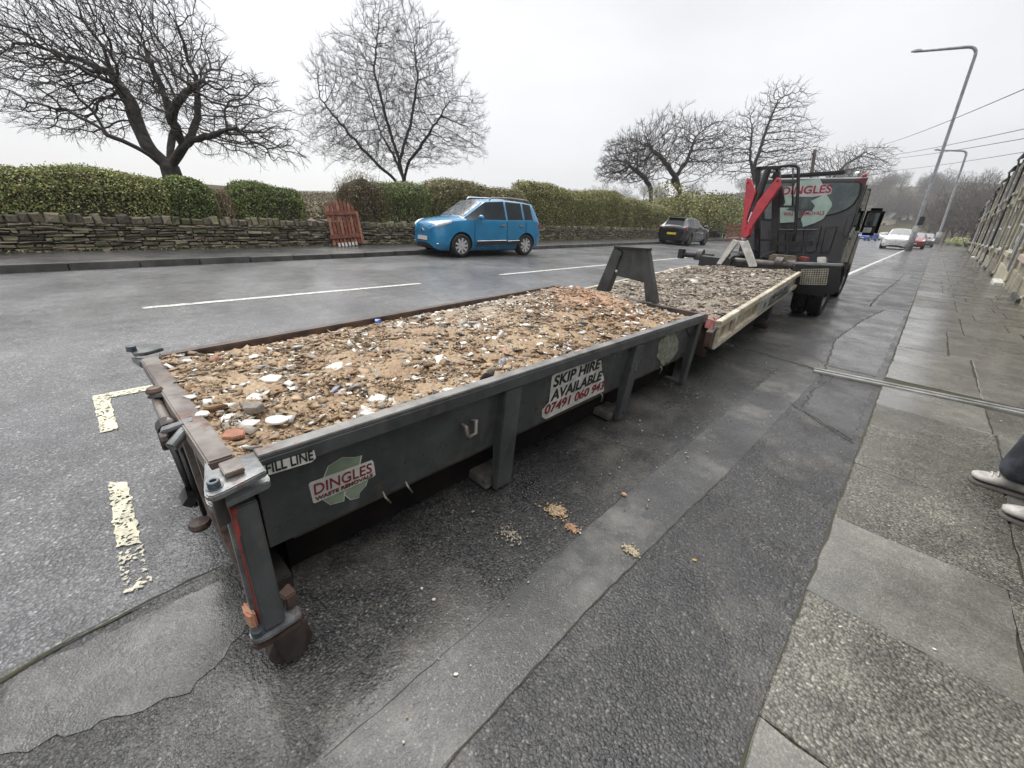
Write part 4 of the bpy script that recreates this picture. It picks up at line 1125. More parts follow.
FL = ['pale cottage highest but one behind the lorry mirror', 'small white house above the distant blue vehicle', 'white house directly above the white car', 'stone farmhouse left of the nearest street lamp', 'lowest cream house above the parked cars', 'white house crossed by the nearest street lamp', 'pale house just right of the lorry cab edge']
for i, (q, lb) in enumerate(zip(FH, FL)): far_house(lb, *q, seed=i)

# pale low shrubs where the pavement ends
p = G(958, 246.5)
bush('low_shrub', 'low pale lime green shrub at the far end of the pavement', 'shrub', (p[0], p[1], .7), (1.6, 2.2, .7), 1600, .12, [(.34, .38, .16), (.28, .32, .12), (.4, .4, .25)], 17, stems=5)
p = G(972, 248)
bush('low_shrub', 'second pale green clump against the far house fronts', 'shrub', (p[0] - .6, p[1], .8), (1.0, 1.6, .75), 900, .11, [(.36, .38, .22), (.28, .30, .14)], 18, stems=5)

# ================================================================== GATES BY THE FIELD WALL
M_GATE = pm('red_brown_gate_wood', (.23, .070, .042), .7, (.12, .038, .026), 9, bmp=.3, bscale=30)
M_GATE2 = pm('weathered_gate_wood', (.30, .15, .085), .75, (.20, .085, .05), 9)
gb = np.array([wx(5.5) + .24, 5.55, .105])
o = empty('wooden_gate', gb, 'red brown wooden picket gate with arched top leaning against the field wall', 'gate')
gm = Matrix.Rotation(math.radians(94.7), 4, 'Z') @ Matrix.Rotation(math.radians(-9), 4, 'X')     # local x along the wall
gm = Matrix.Rotation(math.radians(94.7), 4, 'Z') @ Matrix.Rotation(math.radians(-3), 4, 'Y') @ Matrix.Rotation(math.radians(-8), 4, 'X')
nb = 8; gw = .92
for k in range(nb):
    x = -gw / 2 + gw * (k + .5) / nb; t = (k - (nb - 1) / 2) / (nb / 2)
    h = 1.02 + .22 * (1 - t * t)
    b = MB(); b.prism([gm @ Vector(q) for q in ((x - .042, 0, .04), (x + .042, 0, .04), (x + .042, 0, h), (x, 0, h + .05), (x - .042, 0, h))], gm.to_3x3() @ Vector((0, .02, 0)))
    b.build('picket', M_GATE if k % 3 else M_GATE2, o)
for z in (.22, .86):
    b = MB(); b.box(-gw / 2 - .05, gw / 2 + .05, -.035, -.003, z, z + .11, gm); b.build('rail', M_GATE, o, bevel=.005)
b = MB(); b.box(gw / 2 - .01, gw / 2 + .07, -.05, .03, .02, .95, gm); b.build('stile', M_GATE2, o, bevel=.005)
b = MB()
for k in range(6): b.box(-.31 + .11 * k, -.25 + .11 * k, -.04, -.012, 0, .10, gm)
b.build('white_feet', M_WHITE, o)
# red slatted panel beyond the black car
p = P(733, 242.5, 1, 38.5)
o = empty('slatted_panel', (p[0], p[1], max(0, p[2])), 'small red slatted timber panel leaning by the wall past the black car', 'panel')
rm = Matrix.Rotation(math.radians(20), 4, 'Z') @ Matrix.Rotation(math.radians(-10), 4, 'X') @ Matrix.Rotation(math.radians(-6), 4, 'Y')
for k in range(5):
    b = MB(); b.box(-.62, .62, -.02, .02, .12 + .28 * k, .27 + .28 * k, rm); b.build('slat', M_GATE, o)
for x in (-.5, .5):
    b = MB(); b.box(x - .06, x + .06, .022, .07, 0, 1.5, rm); b.build('post', M_GATE2, o)

# ================================================================== CARS
HATCH = [  # x, zbottom, halfwidth, z of max width, zbelt, wbelt, ztop, wtop
    (0.00, .30, .42, .45, .60, .38, .66, .32), (.05, .21, .60, .47, .67, .54, .735, .46), (.13, .18, .73, .50, .73, .67, .80, .56), (.32, .17, .82, .55, .79, .76, .875, .62), (.9, .17, .865, .6, .88, .81, .965, .66),
    (1.12, .17, .868, .6, .91, .82, 1.00, .66), (1.16, .17, .868, .6, .915, .822, 1.02, .655), (1.92, .17, .87, .62, .945, .835, 1.43, .575), (2.0, .17, .87, .62, .95, .835, 1.455, .57),
    (2.62, .17, .87, .63, .96, .835, 1.475, .575), (2.70, .17, .87, .63, .96, .835, 1.475, .575), (3.25, .17, .87, .64, .985, .83, 1.46, .57), (3.5, .18, .868, .64, 1.0, .82, 1.44, .56),
    (3.62, .19, .865, .65, 1.0, .81, 1.41, .55), (3.90, .22, .83, .66, .985, .77, 1.04, .60), (3.95, .26, .80, .64, .94, .74, 1.0, .58), (4.0, .34, .70, .60, .88, .64, .93, .5)]
HATCH_F = {'ws': [6], 'side': [7, 8, 10, 11], 'qtr': [6], 'rw': [13]}
MPV = [
    (0.00, .38, .42, .54, .72, .38, .78, .32), (.05, .25, .60, .53, .82, .54, .88, .46), (.14, .20, .735, .55, .89, .68, .955, .58), (.32, .18, .82, .58, .95, .77, 1.02, .66), (.66, .18, .862, .62, 1.0, .82, 1.075, .68),
    (.94, .18, .868, .62, 1.015, .83, 1.11, .68), (.98, .18, .868, .62, 1.02, .832, 1.13, .675), (1.70, .18, .87, .63, 1.03, .845, 1.57, .635), (1.78, .18, .87, .63, 1.03, .845, 1.60, .63),
    (2.46, .18, .87, .64, 1.04, .845, 1.65, .64), (2.53, .18, .87, .64, 1.04, .845, 1.65, .64), (3.18, .18, .87, .65, 1.06, .84, 1.635, .635), (3.25, .18, .87, .65, 1.06, .84, 1.635, .635),
    (3.62, .19, .868, .65, 1.07, .83, 1.61, .62), (3.76, .20, .865, .66, 1.07, .82, 1.585, .61), (3.92, .24, .84, .66, 1.05, .79, 1.36, .64), (4.02, .28, .80, .64, 1.0, .75, 1.08, .62), (4.08, .36, .70, .60, .9, .66, .96, .55)]
MPV_F = {'ws': [6], 'side': [8, 10, 12], 'qtr': [6, 7], 'rw': [14]}
M_TRIM = pm('black_plastic_trim', (.02, .02, .021), .55, (.014, .014, .014), 8)
M_ARCH = pm('wheel_arch_liner', (.008, .008, .008), .9)
def carpaint(name, col): return pm(name, col, .28, tuple(x * .85 for x in col), 2.0, coat=.7, spec=.5, rough2=.22)
def make_car(label, prof, flags, paint, loc, rz, scale, ax_f, ax_r, wr=.31, plate='front', group='parked cars', detail=True, alloy=None):
    o = empty('parked_car', loc, label, 'car', group); o.rotation_euler.z = rz; o.scale = (scale,) * 3
    L = prof[-1][0]
    vs, fs, mi = [], [], []
    K = 9
    for (x, zb, w, zm, zt, wb, ztop, wt) in prof:
        half = [(0, zb), (.84 * w, zb), (.965 * w, zb + .11), (w, zm), (wb, zt), (wb - .012, zt + .028), (wt, ztop - .06), (wt - .075, ztop - .012), (0, ztop + .02)]
        ringp = half + [(-a, z) for a, z in half[-2:0:-1]]
        vs += [(x, a, z) for a, z in ringp]
    n = 16
    for i in range(len(prof) - 1):
        for k in range(n):
            kk = k if k < 8 else 15 - k
            m = 0
            if i in flags['side'] and kk == 5: m = 1
            if i in flags['qtr'] and kk == 5: m = 1
            if i in flags['ws'] and kk == 7: m = 2
            if i in flags['rw'] and kk == 7: m = 3
            if kk == 0: m = 4
            a = i * n + k; b_ = i * n + (k + 1) % n
            fs.append((a, b_, b_ + n, a + n)); mi.append(m)
    fs.append(tuple(range(n))); mi.append(0); fs.append(tuple(reversed(range(len(vs) - n, len(vs))))); mi.append(0)
    me = bpy.data.meshes.new('body'); me.from_pydata(vs, [], fs); me.polygons.foreach_set('material_index', mi)
    mlist = [paint, M_GLASS, M_WSCREEN, M_GLASS, M_TRIM, M_ARCH]
    for m in mlist: me.materials.append(m)
    bm = bmesh.new(); bm.from_mesh(me); bmesh.ops.recalc_face_normals(bm, faces=bm.faces); 
    cl = bm.edges.layers.float.new('crease_edge'); vl = bm.verts.layers.float.new('crease_vert')
    for e in bm.edges:
        ms = {f.material_index for f in e.link_faces}
        if len(ms) > 1:
            e[cl] = 1.0
            for v_ in e.verts: v_[vl] = 1.0 if {1, 2, 3} & ms else 0.0
    bm.to_mesh(me); bm.free()
    tmp = bpy.data.objects.new('tmp', me); COL.objects.link(tmp)
    cm = MB()
    for ax in (ax_f, ax_r):
        for sgn in (1, -1):
            cm.tube([(ax, sgn * .60, wr), (ax, sgn * 1.1, wr)], wr + .055, 28, mi=5)
    cu = cm.build('cutter', mlist)
    sm = tmp.modifiers.new('s', 'SUBSURF'); sm.levels = 2; sm.render_levels = 2
    bo = tmp.modifiers.new('b', 'BOOLEAN'); bo.object = cu; bo.operation = 'DIFFERENCE'; bo.solver = 'EXACT'
    dg = bpy.context.evaluated_depsgraph_get()
    ev = bpy.data.meshes.new_from_object(tmp.evaluated_get(dg))
    bpy.data.objects.remove(tmp); bpy.data.objects.remove(cu)
    co = [tuple(v.co) for v in ev.vertices]; polys = [(p.material_index, tuple(p.vertices)) for p in ev.polygons]
    def sub(name, ids, mat, off=0.0, pred=None):
        used = {}; V, Fc = [], []
        for m, p in polys:
            if m in ids and (pred is None or pred(np.mean([co[i] for i in p], axis=0))):
                q = []
                for i in p:
                    if i not in used: used[i] = len(V); V.append(co[i])
                    q.append(used[i])
                Fc.append(q)
        if not Fc: return None
        b = MB(); b.v = V; b.f = Fc; b.mi = [0] * len(Fc)
        return b.build(name, mat, o, smooth=True, fix=False)
    sub('body', [0], paint); sub('windscreen', [2], M_WSCREEN); sub('rear_window', [3], M_GLASS); sub('underbody', [4], M_TRIM); sub('wheel_arch', [5], M_ARCH)
    for sgn in (1, -1): sub('side_window', [1], M_GLASS, pred=lambda c, s_=sgn: c[1] * s_ > 0)
    def surf(x, z):       # outer half width of the flank at x, z
        xs_ = [p[0] for p in prof]
        f = lambda j: float(np.interp(x, xs_, [p[j] for p in prof]))
        zb, w, zm, zt, wb = f(1), f(2), f(3), f(4), f(5)
        return float(np.interp(z, [zb, zb + .11, zm, zt], [.84 * w, .965 * w, w, wb]))
    for ax in (ax_f, ax_r):
        for sgn in (1, -1):
            y0 = sgn * .60; y1 = sgn * (.855)
            t = MB(); q = sgn
            t.lathe([(wr * .66, y0), (wr * .97, y0 + q * .01), (wr, y0 + q * .05), (wr, y1 - q * .05), (wr * .96, y1 - q * .01), (wr * .72, y1), (wr * .66, y1 - q * .02)], (ax, 0, wr), 'y', 32)
            wheel = t.build('wheel', M_RUBBER, o, smooth=True)
            rm = MB(); rm.lathe([(wr * .70, y1 - q * .005), (wr * .70, y1 - q * .03), (wr * .62, y1 - q * .035)], (ax, 0, wr), 'y', 32)
            for k in range(9):
                a = 2 * math.pi * k / 9; u = Vector((math.cos(a), 0, math.sin(a)))
                c0 = Vector((ax, y1 - q * .03, wr))
                rm.bar(c0 + u * wr * .1, c0 + u * wr * .66, .062, .02, (0, 1, 0))
            rm.lathe([(.0, y1 - q * .005), (.055, y1 - q * .012), (.06, y1 - q * .04)], (ax, 0, wr), 'y', 12)
            rm.build('rim', alloy or M_ALLOY, wheel)
            dk = MB(); dk.lathe([(0, y1 - q * .07), (wr * .66, y1 - q * .06)], (ax, 0, wr), 'y', 24); dk.build('brake_disc', M_DARKST, wheel)
    def blob(name, c, rad, mat, rot=None):
        b = MB(); b.lathe([(math.sin(math.pi * k / 8), -math.cos(math.pi * k / 8)) for k in range(9)], (0, 0, 0), 'z', 14)
        M = Matrix.Translation(c) @ (rot or Matrix.Identity(4)) @ Matrix.Diagonal((*rad, 1))
        b.v = [tuple(M @ Vector(v)) for v in b.v]
        return b.build(name, mat, o, smooth=True)
    hz = prof[3][4] - .03
    for sgn in (1, -1):
        blob('headlight', (.30, sgn * .655, hz - .02), (.27, .115, .075), M_LENS, Matrix.Rotation(sgn * .42, 4, 'Z') @ Matrix.Rotation(-.30, 4, 'Y'))
        b = MB(); zt = prof[7][4]; xw = prof[6][0] + .42
        blob('door_mirror', (xw, sgn * .955, zt + .085), (.07, .11, .075), paint)
        zr = prof[-4][4]
        blob('tail_light', (prof[-3][0] - .02, sgn * .74, zr - .14 if prof is HATCH else zr - .2), (.07, .085, .14 if prof is HATCH else .22), M_REDL)
    # bumper details
    b = MB(); b.prism([(.03, -.42, .41), (-.006, -.26, .42), (-.006, .26, .42), (.03, .42, .41), (.05, .38, .30), (.03, .26, .28), (.03, -.26, .28), (.05, -.38, .30)], (.05, 0, 0)); b.build('grille', M_TRIM, o)
    b = MB(); b.box(-.022, .0, -.26, .26, .44 if prof is MPV else .40, .55 if prof is MPV else .51); b.build('number_plate', M_PLATEW, o, bevel=.004)
    b = MB(); b.box(L - .01, L + .018, -.26, .26, .55, .66); b.build('number_plate', M_PLATEY, o, bevel=.004)
    for sgn in (1, -1):
        blob('fog_light', (.125, sgn * .62, .37), (.05, .09, .035), M_CHROME if prof is MPV else M_TRIM, Matrix.Rotation(sgn * .5, 4, 'Z'))
    # doors: seams, handles, trims
    if detail:
        sx = [1.25, 2.5, 3.3] if prof is MPV else [1.3, 2.66]
        for sgn in (1, -1):
            b = MB()
            for x in sx:
                pts = [(x + (.04 if z < .4 else 0), sgn * (surf(x, z) + .001), z) for z in np.linspace(.30, prof[9][4] - .01, 8)]
                b.tube(pts, .006, 4)
            pts = [(x, sgn * (surf(x, .30) + .001), .30) for x in np.linspace(sx[0] + .05, sx[-1], 6)]
            b.tube(pts, .006, 4); b.build('door_seam', M_ARCH, o)
            for x in ([2.30, 3.10] if prof is MPV else [2.45]):
                b = MB(); z = prof[9][4] - .12; w = surf(x, z); b.box(x - .09, x + .09, min(sgn * (w - .005), sgn * (w + .035)), max(sgn * (w - .005), sgn * (w + .035)), z - .02, z + .02); b.build('door_handle', paint if prof is HATCH else M_CHROME, o, bevel=.008)
            if prof is MPV:
                for (xa, xb) in ((1.33, 2.47), (2.53, 3.02)):
                    b = MB(); b.prism([(xa, sgn * (surf(xa, .40) - .01), .34), (xb, sgn * (surf(xb, .40) - .01), .36), (xb, sgn * (surf(xb, .40) - .01), .47), (xa, sgn * (surf(xa, .40) - .01), .45)], (0, sgn * .032, 0)); tr = b.build('side_trim', M_TRIM, o, bevel=.006)
                    b = MB(); b.tube([(xa, sgn * (surf(xa, .44) + .022), .458), (xb, sgn * (surf(xb, .44) + .022), .478)], .011, 6); b.build('chrome_strip', M_CHROME, tr)
                b = MB(); ry = sgn * .60
                b.tube([(1.95, ry, 1.60), (2.05, ry, 1.675), (2.8, ry, 1.70), (3.5, ry, 1.675), (3.62, ry, 1.60)], .022, 8); b.build('roof_rail', M_CHROME if sgn > 0 else M_GALV, o, smooth=True)
        b = MB(); b.tube([(prof[6][0] + .03, -.55, prof[6][6] - .005), (prof[6][0], .1, prof[6][6] + .02)], .012, 5); b.build('wiper', M_TRIM, o)
        # emblem on the nose
        b = MB(); b.prism([(-.02, -.06, .66), (-.02, 0, .72), (-.02, .06, .66), (-.02, .06, .70), (-.02, 0, .76), (-.02, -.06, .70)] if prof is MPV else [(-.004, .05 * math.cos(a), .58 + .05 * math.sin(a)) for a in np.linspace(0, 2 * math.pi, 12)[:-1]], (.05, 0, 0)); b.build('badge', M_CHROME, o)
    return o
PB = carpaint('blue_car_paint', (.012, .19, .38))
make_car('bright blue compact people carrier parked facing the viewer by the hedge', MPV, MPV_F, PB, (-9.55 - .85, 7.62 - .80 * .98, .01), R_(90 - 4), .98, .80, 3.34, .33)
PK = carpaint('black_car_paint', (.012, .011, .014))
o = make_car('black hatchback parked facing away on the far side with a yellow rear plate', HATCH, HATCH_F, PK, (-11.4, 29.0, .01), R_(-90 + 2), 1.06, .78, 3.28, .31, alloy=pm('dark_alloy', (.10, .10, .105), .4, metal=.3))
b = MB(); b.prism([(3.46, -.50, 1.425), (3.76, -.44, 1.40), (3.76, .44, 1.40), (3.46, .50, 1.425)], (0, 0, .03)); b.build('spoiler', PK, o, bevel=.01)
b = MB(); b.lathe([(0, 0), (.055, .004), (.055, .02)], (0, 0, 0), 'x', 14); b.v = [(x + 3.955, y, z + .86) for x, y, z in b.v]; b.build('badge', M_CHROME, o)
PW = carpaint('white_car_paint', (.70, .70, .70))
make_car('white hatchback facing the viewer at the kerb past the lorry', HATCH, HATCH_F, PW, (-2.5, 51.5, .01), R_(90), 1.22, .78, 3.28, .31)
PR = carpaint('red_car_paint', (.22, .02, .025))
make_car('dark red car half hidden behind the white car and the lamp post', HATCH, HATCH_F, PR, (-1.55, 60.5, .01), R_(90), 1.08, .78, 3.28, .31, detail=False)
PG = carpaint('grey_car_paint', (.10, .105, .115))
make_car('grey car parked furthest along the kerb between two lamp posts', HATCH, HATCH_F, PG, (-.95, 74, .01), R_(90), 1.10, .78, 3.28, .31, detail=False)
PB2 = carpaint('royal_blue_paint', (.02, .09, .42))
p = G(860, 243.0)
make_car('small distant bright blue car just right of the lorry mirror', HATCH, HATCH_F, PB2, (p[0] * 1.35, p[1] * 1.35, .01), R_(75), 1.1, .78, 3.28, .31, detail=False)
p = G(877, 243.0)
make_car('pale distant car beside the small bright blue one', HATCH, HATCH_F, PW, (p[0] * 1.4, p[1] * 1.4, .01), R_(80), 1.1, .78, 3.28, .31, detail=False)

# ================================================================== SKIP CONTAINERS
def W(name, mb, mat, root, **kw):
    """build a part given in world coordinates under an untilted root"""
    off = root['_o'] if '_o' in root else None
    loc = root.location if off is None else Vector(off)
    mb.v = [(v[0] - loc[0], v[1] - loc[1], v[2] - loc[2]) for v in mb.v]
    return mb.build(name, mat, root, **kw)
class Quad:
    def __init__(s, nR, nL, fR, fL): s.c = [np.array(q, float) for q in (nR, nL, fR, fL)]
    def __call__(s, u, v, dz=0.0):
        nR, nL, fR, fL = s.c
        p = (nR * (1 - u) + nL * u) * (1 - v) + (fR * (1 - u) + fL * u) * v
        return Vector((p[0], p[1], p[2] + dz))
S1 = Quad((-1.102, .15, .622), (-2.36, .11, .572), (-1.100, 3.30, .600), (-2.64, 3.34, .592))
sk_loc = Vector((-1.75, 1.7, 0))
skip = empty('skip', sk_loc, 'long low grey waste skip full of sandy rubble in the foreground', 'skip')
dirR = (S1(0, 1) - S1(0, 0)).normalized(); outR = Vector((dirR.y, -dirR.x, 0)).normalized()
dirN = (S1(1, 0) - S1(0, 0)).normalized()
def W1(name, mb, mat, **kw): return W(name, mb, mat, skip, **kw)
# rim rails
for nm, a, c in (('top_rail', S1(0, -.005), S1(0, 1.0)), ('top_rail', S1(1, 0), S1(1, 1.0)), ('top_rail', S1(0, 1), S1(1, 1))):
    b = MB(); b.bar(a - Vector((0, 0, .026)), c - Vector((0, 0, .026)), .055, .052); W1(nm, b, M_SKIP if a == S1(0, -.005) else M_RUST, bevel=.005)
b = MB(); b.bar(S1(.035, -.012) - Vector((0, 0, .03)), S1(.985, -.012) - Vector((0, 0, .03)), .062, .06); W1('end_rail', b, M_RAIL, bevel=.005)
b = MB(); b.bar(S1(0, .01) + Vector((-.004, 0, .004)), S1(0, .995) + Vector((-.004, 0, .004)), .046, .008); W1('worn_rim_cap', b, M_RAILG, bevel=.002)
# right side plate (seen) and left plate
def plate_pts(u, sgn, inset_top=.012, drop=.30, lean=.045):
    return None
pl = MB()
top_a, top_b = S1(0, 0.006, -.048) - outR * .008, S1(0, .995, -.048) - outR * .008
bot_a, bot_b = S1(0, 0.006, -.350) - outR * .045, S1(0, .995, -.335) - outR * .045
kn_a, kn_b = S1(0, .006, -.362) - outR * .10, S1(0, .995, -.35) - outR * .10
pl.add([top_a, top_b, bot_b, bot_a, kn_b, kn_a], [(0, 1, 2, 3), (3, 2, 4, 5)]); pl.add([p_ - outR * .02 for p_ in (top_a, top_b, bot_b, bot_a)], [(3, 2, 1, 0)])
W1('side_panel', pl, M_SKIP, fix=False)
outL = -outR
pl = MB(); a_, b_ = S1(1, .01, -.06), S1(1, .99, -.06); c_, d_ = S1(1, .99, -.31) + outR * .05, S1(1, .01, -.31) + outR * .05
pl.add([a_, b_, c_, d_], [(0, 1, 2, 3)]); pl.add([q + outR * .02 for q in (a_, b_, c_, d_)], [(3, 2, 1, 0)]); W1('side_panel', pl, M_SKIP, fix=False)
pl = MB(); a_, b_, c_, d_ = S1(.0, .99, -.06), S1(1, .99, -.06), S1(.96, .975, -.34), S1(.04, .975, -.34)
pl.add([a_, b_, c_, d_], [(0, 1, 2, 3)]); pl.add([q - dirR * .02 for q in (a_, b_, c_, d_)], [(3, 2, 1, 0)]); W1('end_panel', pl, M_SKIP, fix=False)
pl = MB(); pl.add([S1(.08, .01, -.335), S1(.08, .99, -.335), S1(.94, .99, -.335), S1(.94, .01, -.335)], [(0, 1, 2, 3)])
pl.add([S1(.08, .01, -.36), S1(.08, .99, -.36), S1(.94, .99, -.36), S1(.94, .01, -.36)], [(3, 2, 1, 0)]); W1('floor', pl, M_DARKST, fix=False)
# stiffening posts
for v_, tw, foot in ((.315, .105, True), (.665, .10, True), (.965, .085, False)):
    b = MB(); d2 = dirR * tw / 2
    t0 = S1(0, v_, -.050) + outR * .024; bz = 0.03
    f0 = Vector((t0.x, t0.y, 0)) - outR * .035; f0.z = bz
    if v_ > .9: f0 += dirR * .03 ; 
    if v_ > .6 and v_ < .9: f0 -= dirR * .02
    back = outR * -.085
    b.add([t0 - d2, t0 + d2, f0 + d2, f0 - d2, t0 - d2 + back, t0 + d2 + back, f0 + d2 + back * .3, f0 - d2 + back * .3],
          [(0, 1, 2, 3), (5, 4, 7, 6), (4, 0, 3, 7), (1, 5, 6, 2), (3, 2, 6, 7), (4, 5, 1, 0)])
    W1('post', b, M_SKIP, bevel=.005)
    if foot:
        b = MB(); b.bar(f0 - outR * .04 + Vector((0, 0, .02)), f0 - outR * .30 + Vector((0, 0, .025)), .16, .05); W1('foot_beam', b, pm('worn_timber_grey', (.12, .115, .10), .7, (.06, .055, .05), 14), bevel=.004)
for v_ in (.33, .66, .97):
    b = MB(); d2 = dirR * .05; t0 = S1(1, v_, -.07); f0 = Vector((t0.x, t0.y, .03)) + outR * .09
    b.bar(t0, f0, .09, .08); W1('post', b, M_SKIP, bevel=.004)
# gusset at the far corner, hooks, wire tie
b = MB(); g0 = S1(0, .90, -.07) - outR * .01; b.prism([g0, S1(0, .955, -.07) - outR * .01, S1(0, .955, -.17) - outR * .03], outR * .012); W1('gusset', b, M_SKIP)
for v_, dz in ((.285 * .62 + .05, -.19),):
    q = S1(0, .235, -.16) - outR * .025
    b = MB(); b.tube([q, q + outR * .035, q + outR * .04 - Vector((0, 0, .03)), q + outR * .03 - Vector((0, 0, .055)) + dirR * .015, q + outR * .035 - Vector((0, 0, .045)) + dirR * .05, q + dirR * .055 + outR * .03 + Vector((0, 0, .01)), q + dirR * .05], .009, 8)
    W1('rope_hook', b, M_RAIL, smooth=True)
for v_ in (.125, .155, .58, .83):
    q = S1(0, v_, -.325) - outR * .05
    b = MB(); b.tube([q, q + outR * .02 - Vector((0, 0, .02)), q + dirR * .03 - Vector((0, 0, .075))], 0.004, 6); W1('wire_tie', b, M_STICKW, smooth=True)
# chassis runners under the body
for u in (.22, .78):
    b = MB(); b.bar(S1(u, .02) * 1 - Vector((0, 0, .43)), S1(u, .98) - Vector((0, 0, .43)), .09, .14); W1('runner', b, M_RUST, bevel=.006)
for u_, s_u in ((0, 1), (1, -1)):  # added black side plates, shaped to keep the space underneath dark
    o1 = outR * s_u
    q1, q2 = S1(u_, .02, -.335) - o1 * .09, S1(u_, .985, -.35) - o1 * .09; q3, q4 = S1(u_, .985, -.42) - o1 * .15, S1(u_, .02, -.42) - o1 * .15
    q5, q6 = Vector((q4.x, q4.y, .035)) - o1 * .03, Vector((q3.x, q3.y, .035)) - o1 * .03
    b = MB(); b.add([q1, q2, q3, q4, q5, q6], [(0, 1, 2, 3), (3, 2, 5, 4)]); b.add([p_ - o1 * .02 for p_ in (q1, q2, q3, q4, q5, q6)], [(3, 2, 1, 0), (4, 5, 2, 3)]); W1('shade_blocker', b, M_UNDERSHADE, fix=False)
for v_ in (.018, .985):  # added end plates that shut out light from below the skip
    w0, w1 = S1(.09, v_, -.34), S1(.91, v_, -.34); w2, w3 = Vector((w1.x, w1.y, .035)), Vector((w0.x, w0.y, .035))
    b = MB(); b.add([w0, w1, w2, w3], [(0, 1, 2, 3)]); b.add([p_ + Vector((0, .02, 0)) for p_ in (w0, w1, w2, w3)], [(3, 2, 1, 0)]); W1('end_shade_blocker', b, M_UNDERSHADE, fix=False)
b = MB(); b.bar(S1(.075, .03, -.365), S1(.075, .975, -.375), .035, .04); W1('side_runner', b, M_RUST, bevel=.004)
for v_ in np.linspace(.1, .92, 7):
    b = MB(); b.bar(S1(.1, v_, -.385), S1(.9, v_, -.385), .05, .05); W1('cross_member', b, M_DARKST)
# near end: door, corner post, brackets, roller
dz0 = Vector((0, -.03, 0))
b = MB()
A_, B_ = S1(.02, 0, -.065) + dz0, S1(.985, 0, -.065) + dz0
Ab, Bb = Vector((A_.x - .02, A_.y + .005, .15)), Vector((B_.x + .05, B_.y + .01, .13))
b.add([A_, B_, Bb, Ab], [(0, 1, 2, 3)]); b.add([q + Vector((0, .03, 0)) for q in (A_, B_, Bb, Ab)], [(3, 2, 1, 0)])
b.add([A_, Ab, Ab + Vector((0, .03, 0)), A_ + Vector((0, .03, 0))], [(0, 1, 2, 3)])
M_DOOR = pm('stained_end_door', (.10, .105, .105), .5, (.30, .25, .18), 4.5, lo=.36, hi=.46, rust=.32, bmp=.4, bscale=40)
door = W1('end_door', b, M_DOOR, fix=False)
def sub_(name, mb, mat, parent, **kw):
    loc = sk_loc
    mb.v = [(v[0] - loc[0], v[1] - loc[1], v[2] - loc[2]) for v in mb.v]
    return mb.build(name, mat, parent, **kw)
b = MB(); b.bar(Ab + Vector((0, -.012, .03)), Bb + Vector((0, -.012, .03)), .05, .06); sub_('bottom_rail', b, M_RUST, door, bevel=.004)
for t in (.25, .5, .75):
    q = A_.lerp(B_, t); q2 = Ab.lerp(Bb, t); b = MB(); b.bar(q + dz0 * .6, q2 + dz0 * .6, .05, .03, (0, 1, 0)); sub_('door_stiffener', b, M_RAIL, door, bevel=.004)
# corner post
cpt, cpb = Vector(G(243, 501, .575)), Vector(G(273.5, 622, .20))
b = MB(); b.bar(cpt, cpb, .052, .04, outR); W1('corner_post', b, M_SKIP, bevel=.004)
rdt, rdb = Vector(G(232.5, 506, .575)), Vector(G(262.5, 622, .20))
b = MB(); b.bar(rdt, rdb, .016, .034, outR); W1('red_hinge_edge', b, M_REDW, bevel=.002)
b = MB(); b.bar(Vector(G(227.5, 509, .56)), Vector(G(256.5, 622, .2)), .014, .03, outR); W1('hinge_strip', b, M_STEEL, bevel=.002)
# top bracket: two plates with a bolt, a welded tab
tp_poly = [(204.6, 459), (203.5, 488), (204.2, 494.5), (207.5, 497), (213, 496.5), (224, 492), (266.5, 470.5), (256.5, 456.5), (238, 459), (212, 470)]
z_t = .662
b = MB(); b.prism([Vector(G(x, y, z_t)) for x, y in tp_poly], (0, 0, -.016)); W1('top_bracket', b, M_STEEL, bevel=.003)
lp = [(204.5, 497), (205, 484), (214, 474), (262, 466), (269.5, 477), (269, 481), (226, 501), (212, 506), (206.5, 503)]
b = MB(); b.prism([Vector(G(x, y, .62)) for x, y in lp], (0, 0, -.022)); W1('hinge_plate', b, M_STEEL, bevel=.003)
q = Vector(G(214.6, 487, z_t))
b = MB(); b.lathe([(0, .012), (.007, .012), (.007, .017), (.011, .017), (.0125, .015), (.0125, .002), (.017, .002), (.017, 0)], q, 'z', 18); W1('hinge_bolt', b, pm('blue_grey_bolt', (.12, .15, .18), .3, (.07, .08, .09), 20, metal=.6), smooth=False)
b = MB(); b.prism([Vector(G(x, y, z_t + .003)) for x, y in ((219, 467.5), (238, 460.5), (245.6, 472), (225.6, 479))], (0, 0, .012)); W1('welded_tab', b, M_RAIL, bevel=.002)
b = MB(); b.cyl(q - Vector((0, 0, .02)), q - Vector((0, 0, .10)), .012, 12); W1('hinge_pin', b, M_DARKST, smooth=False)
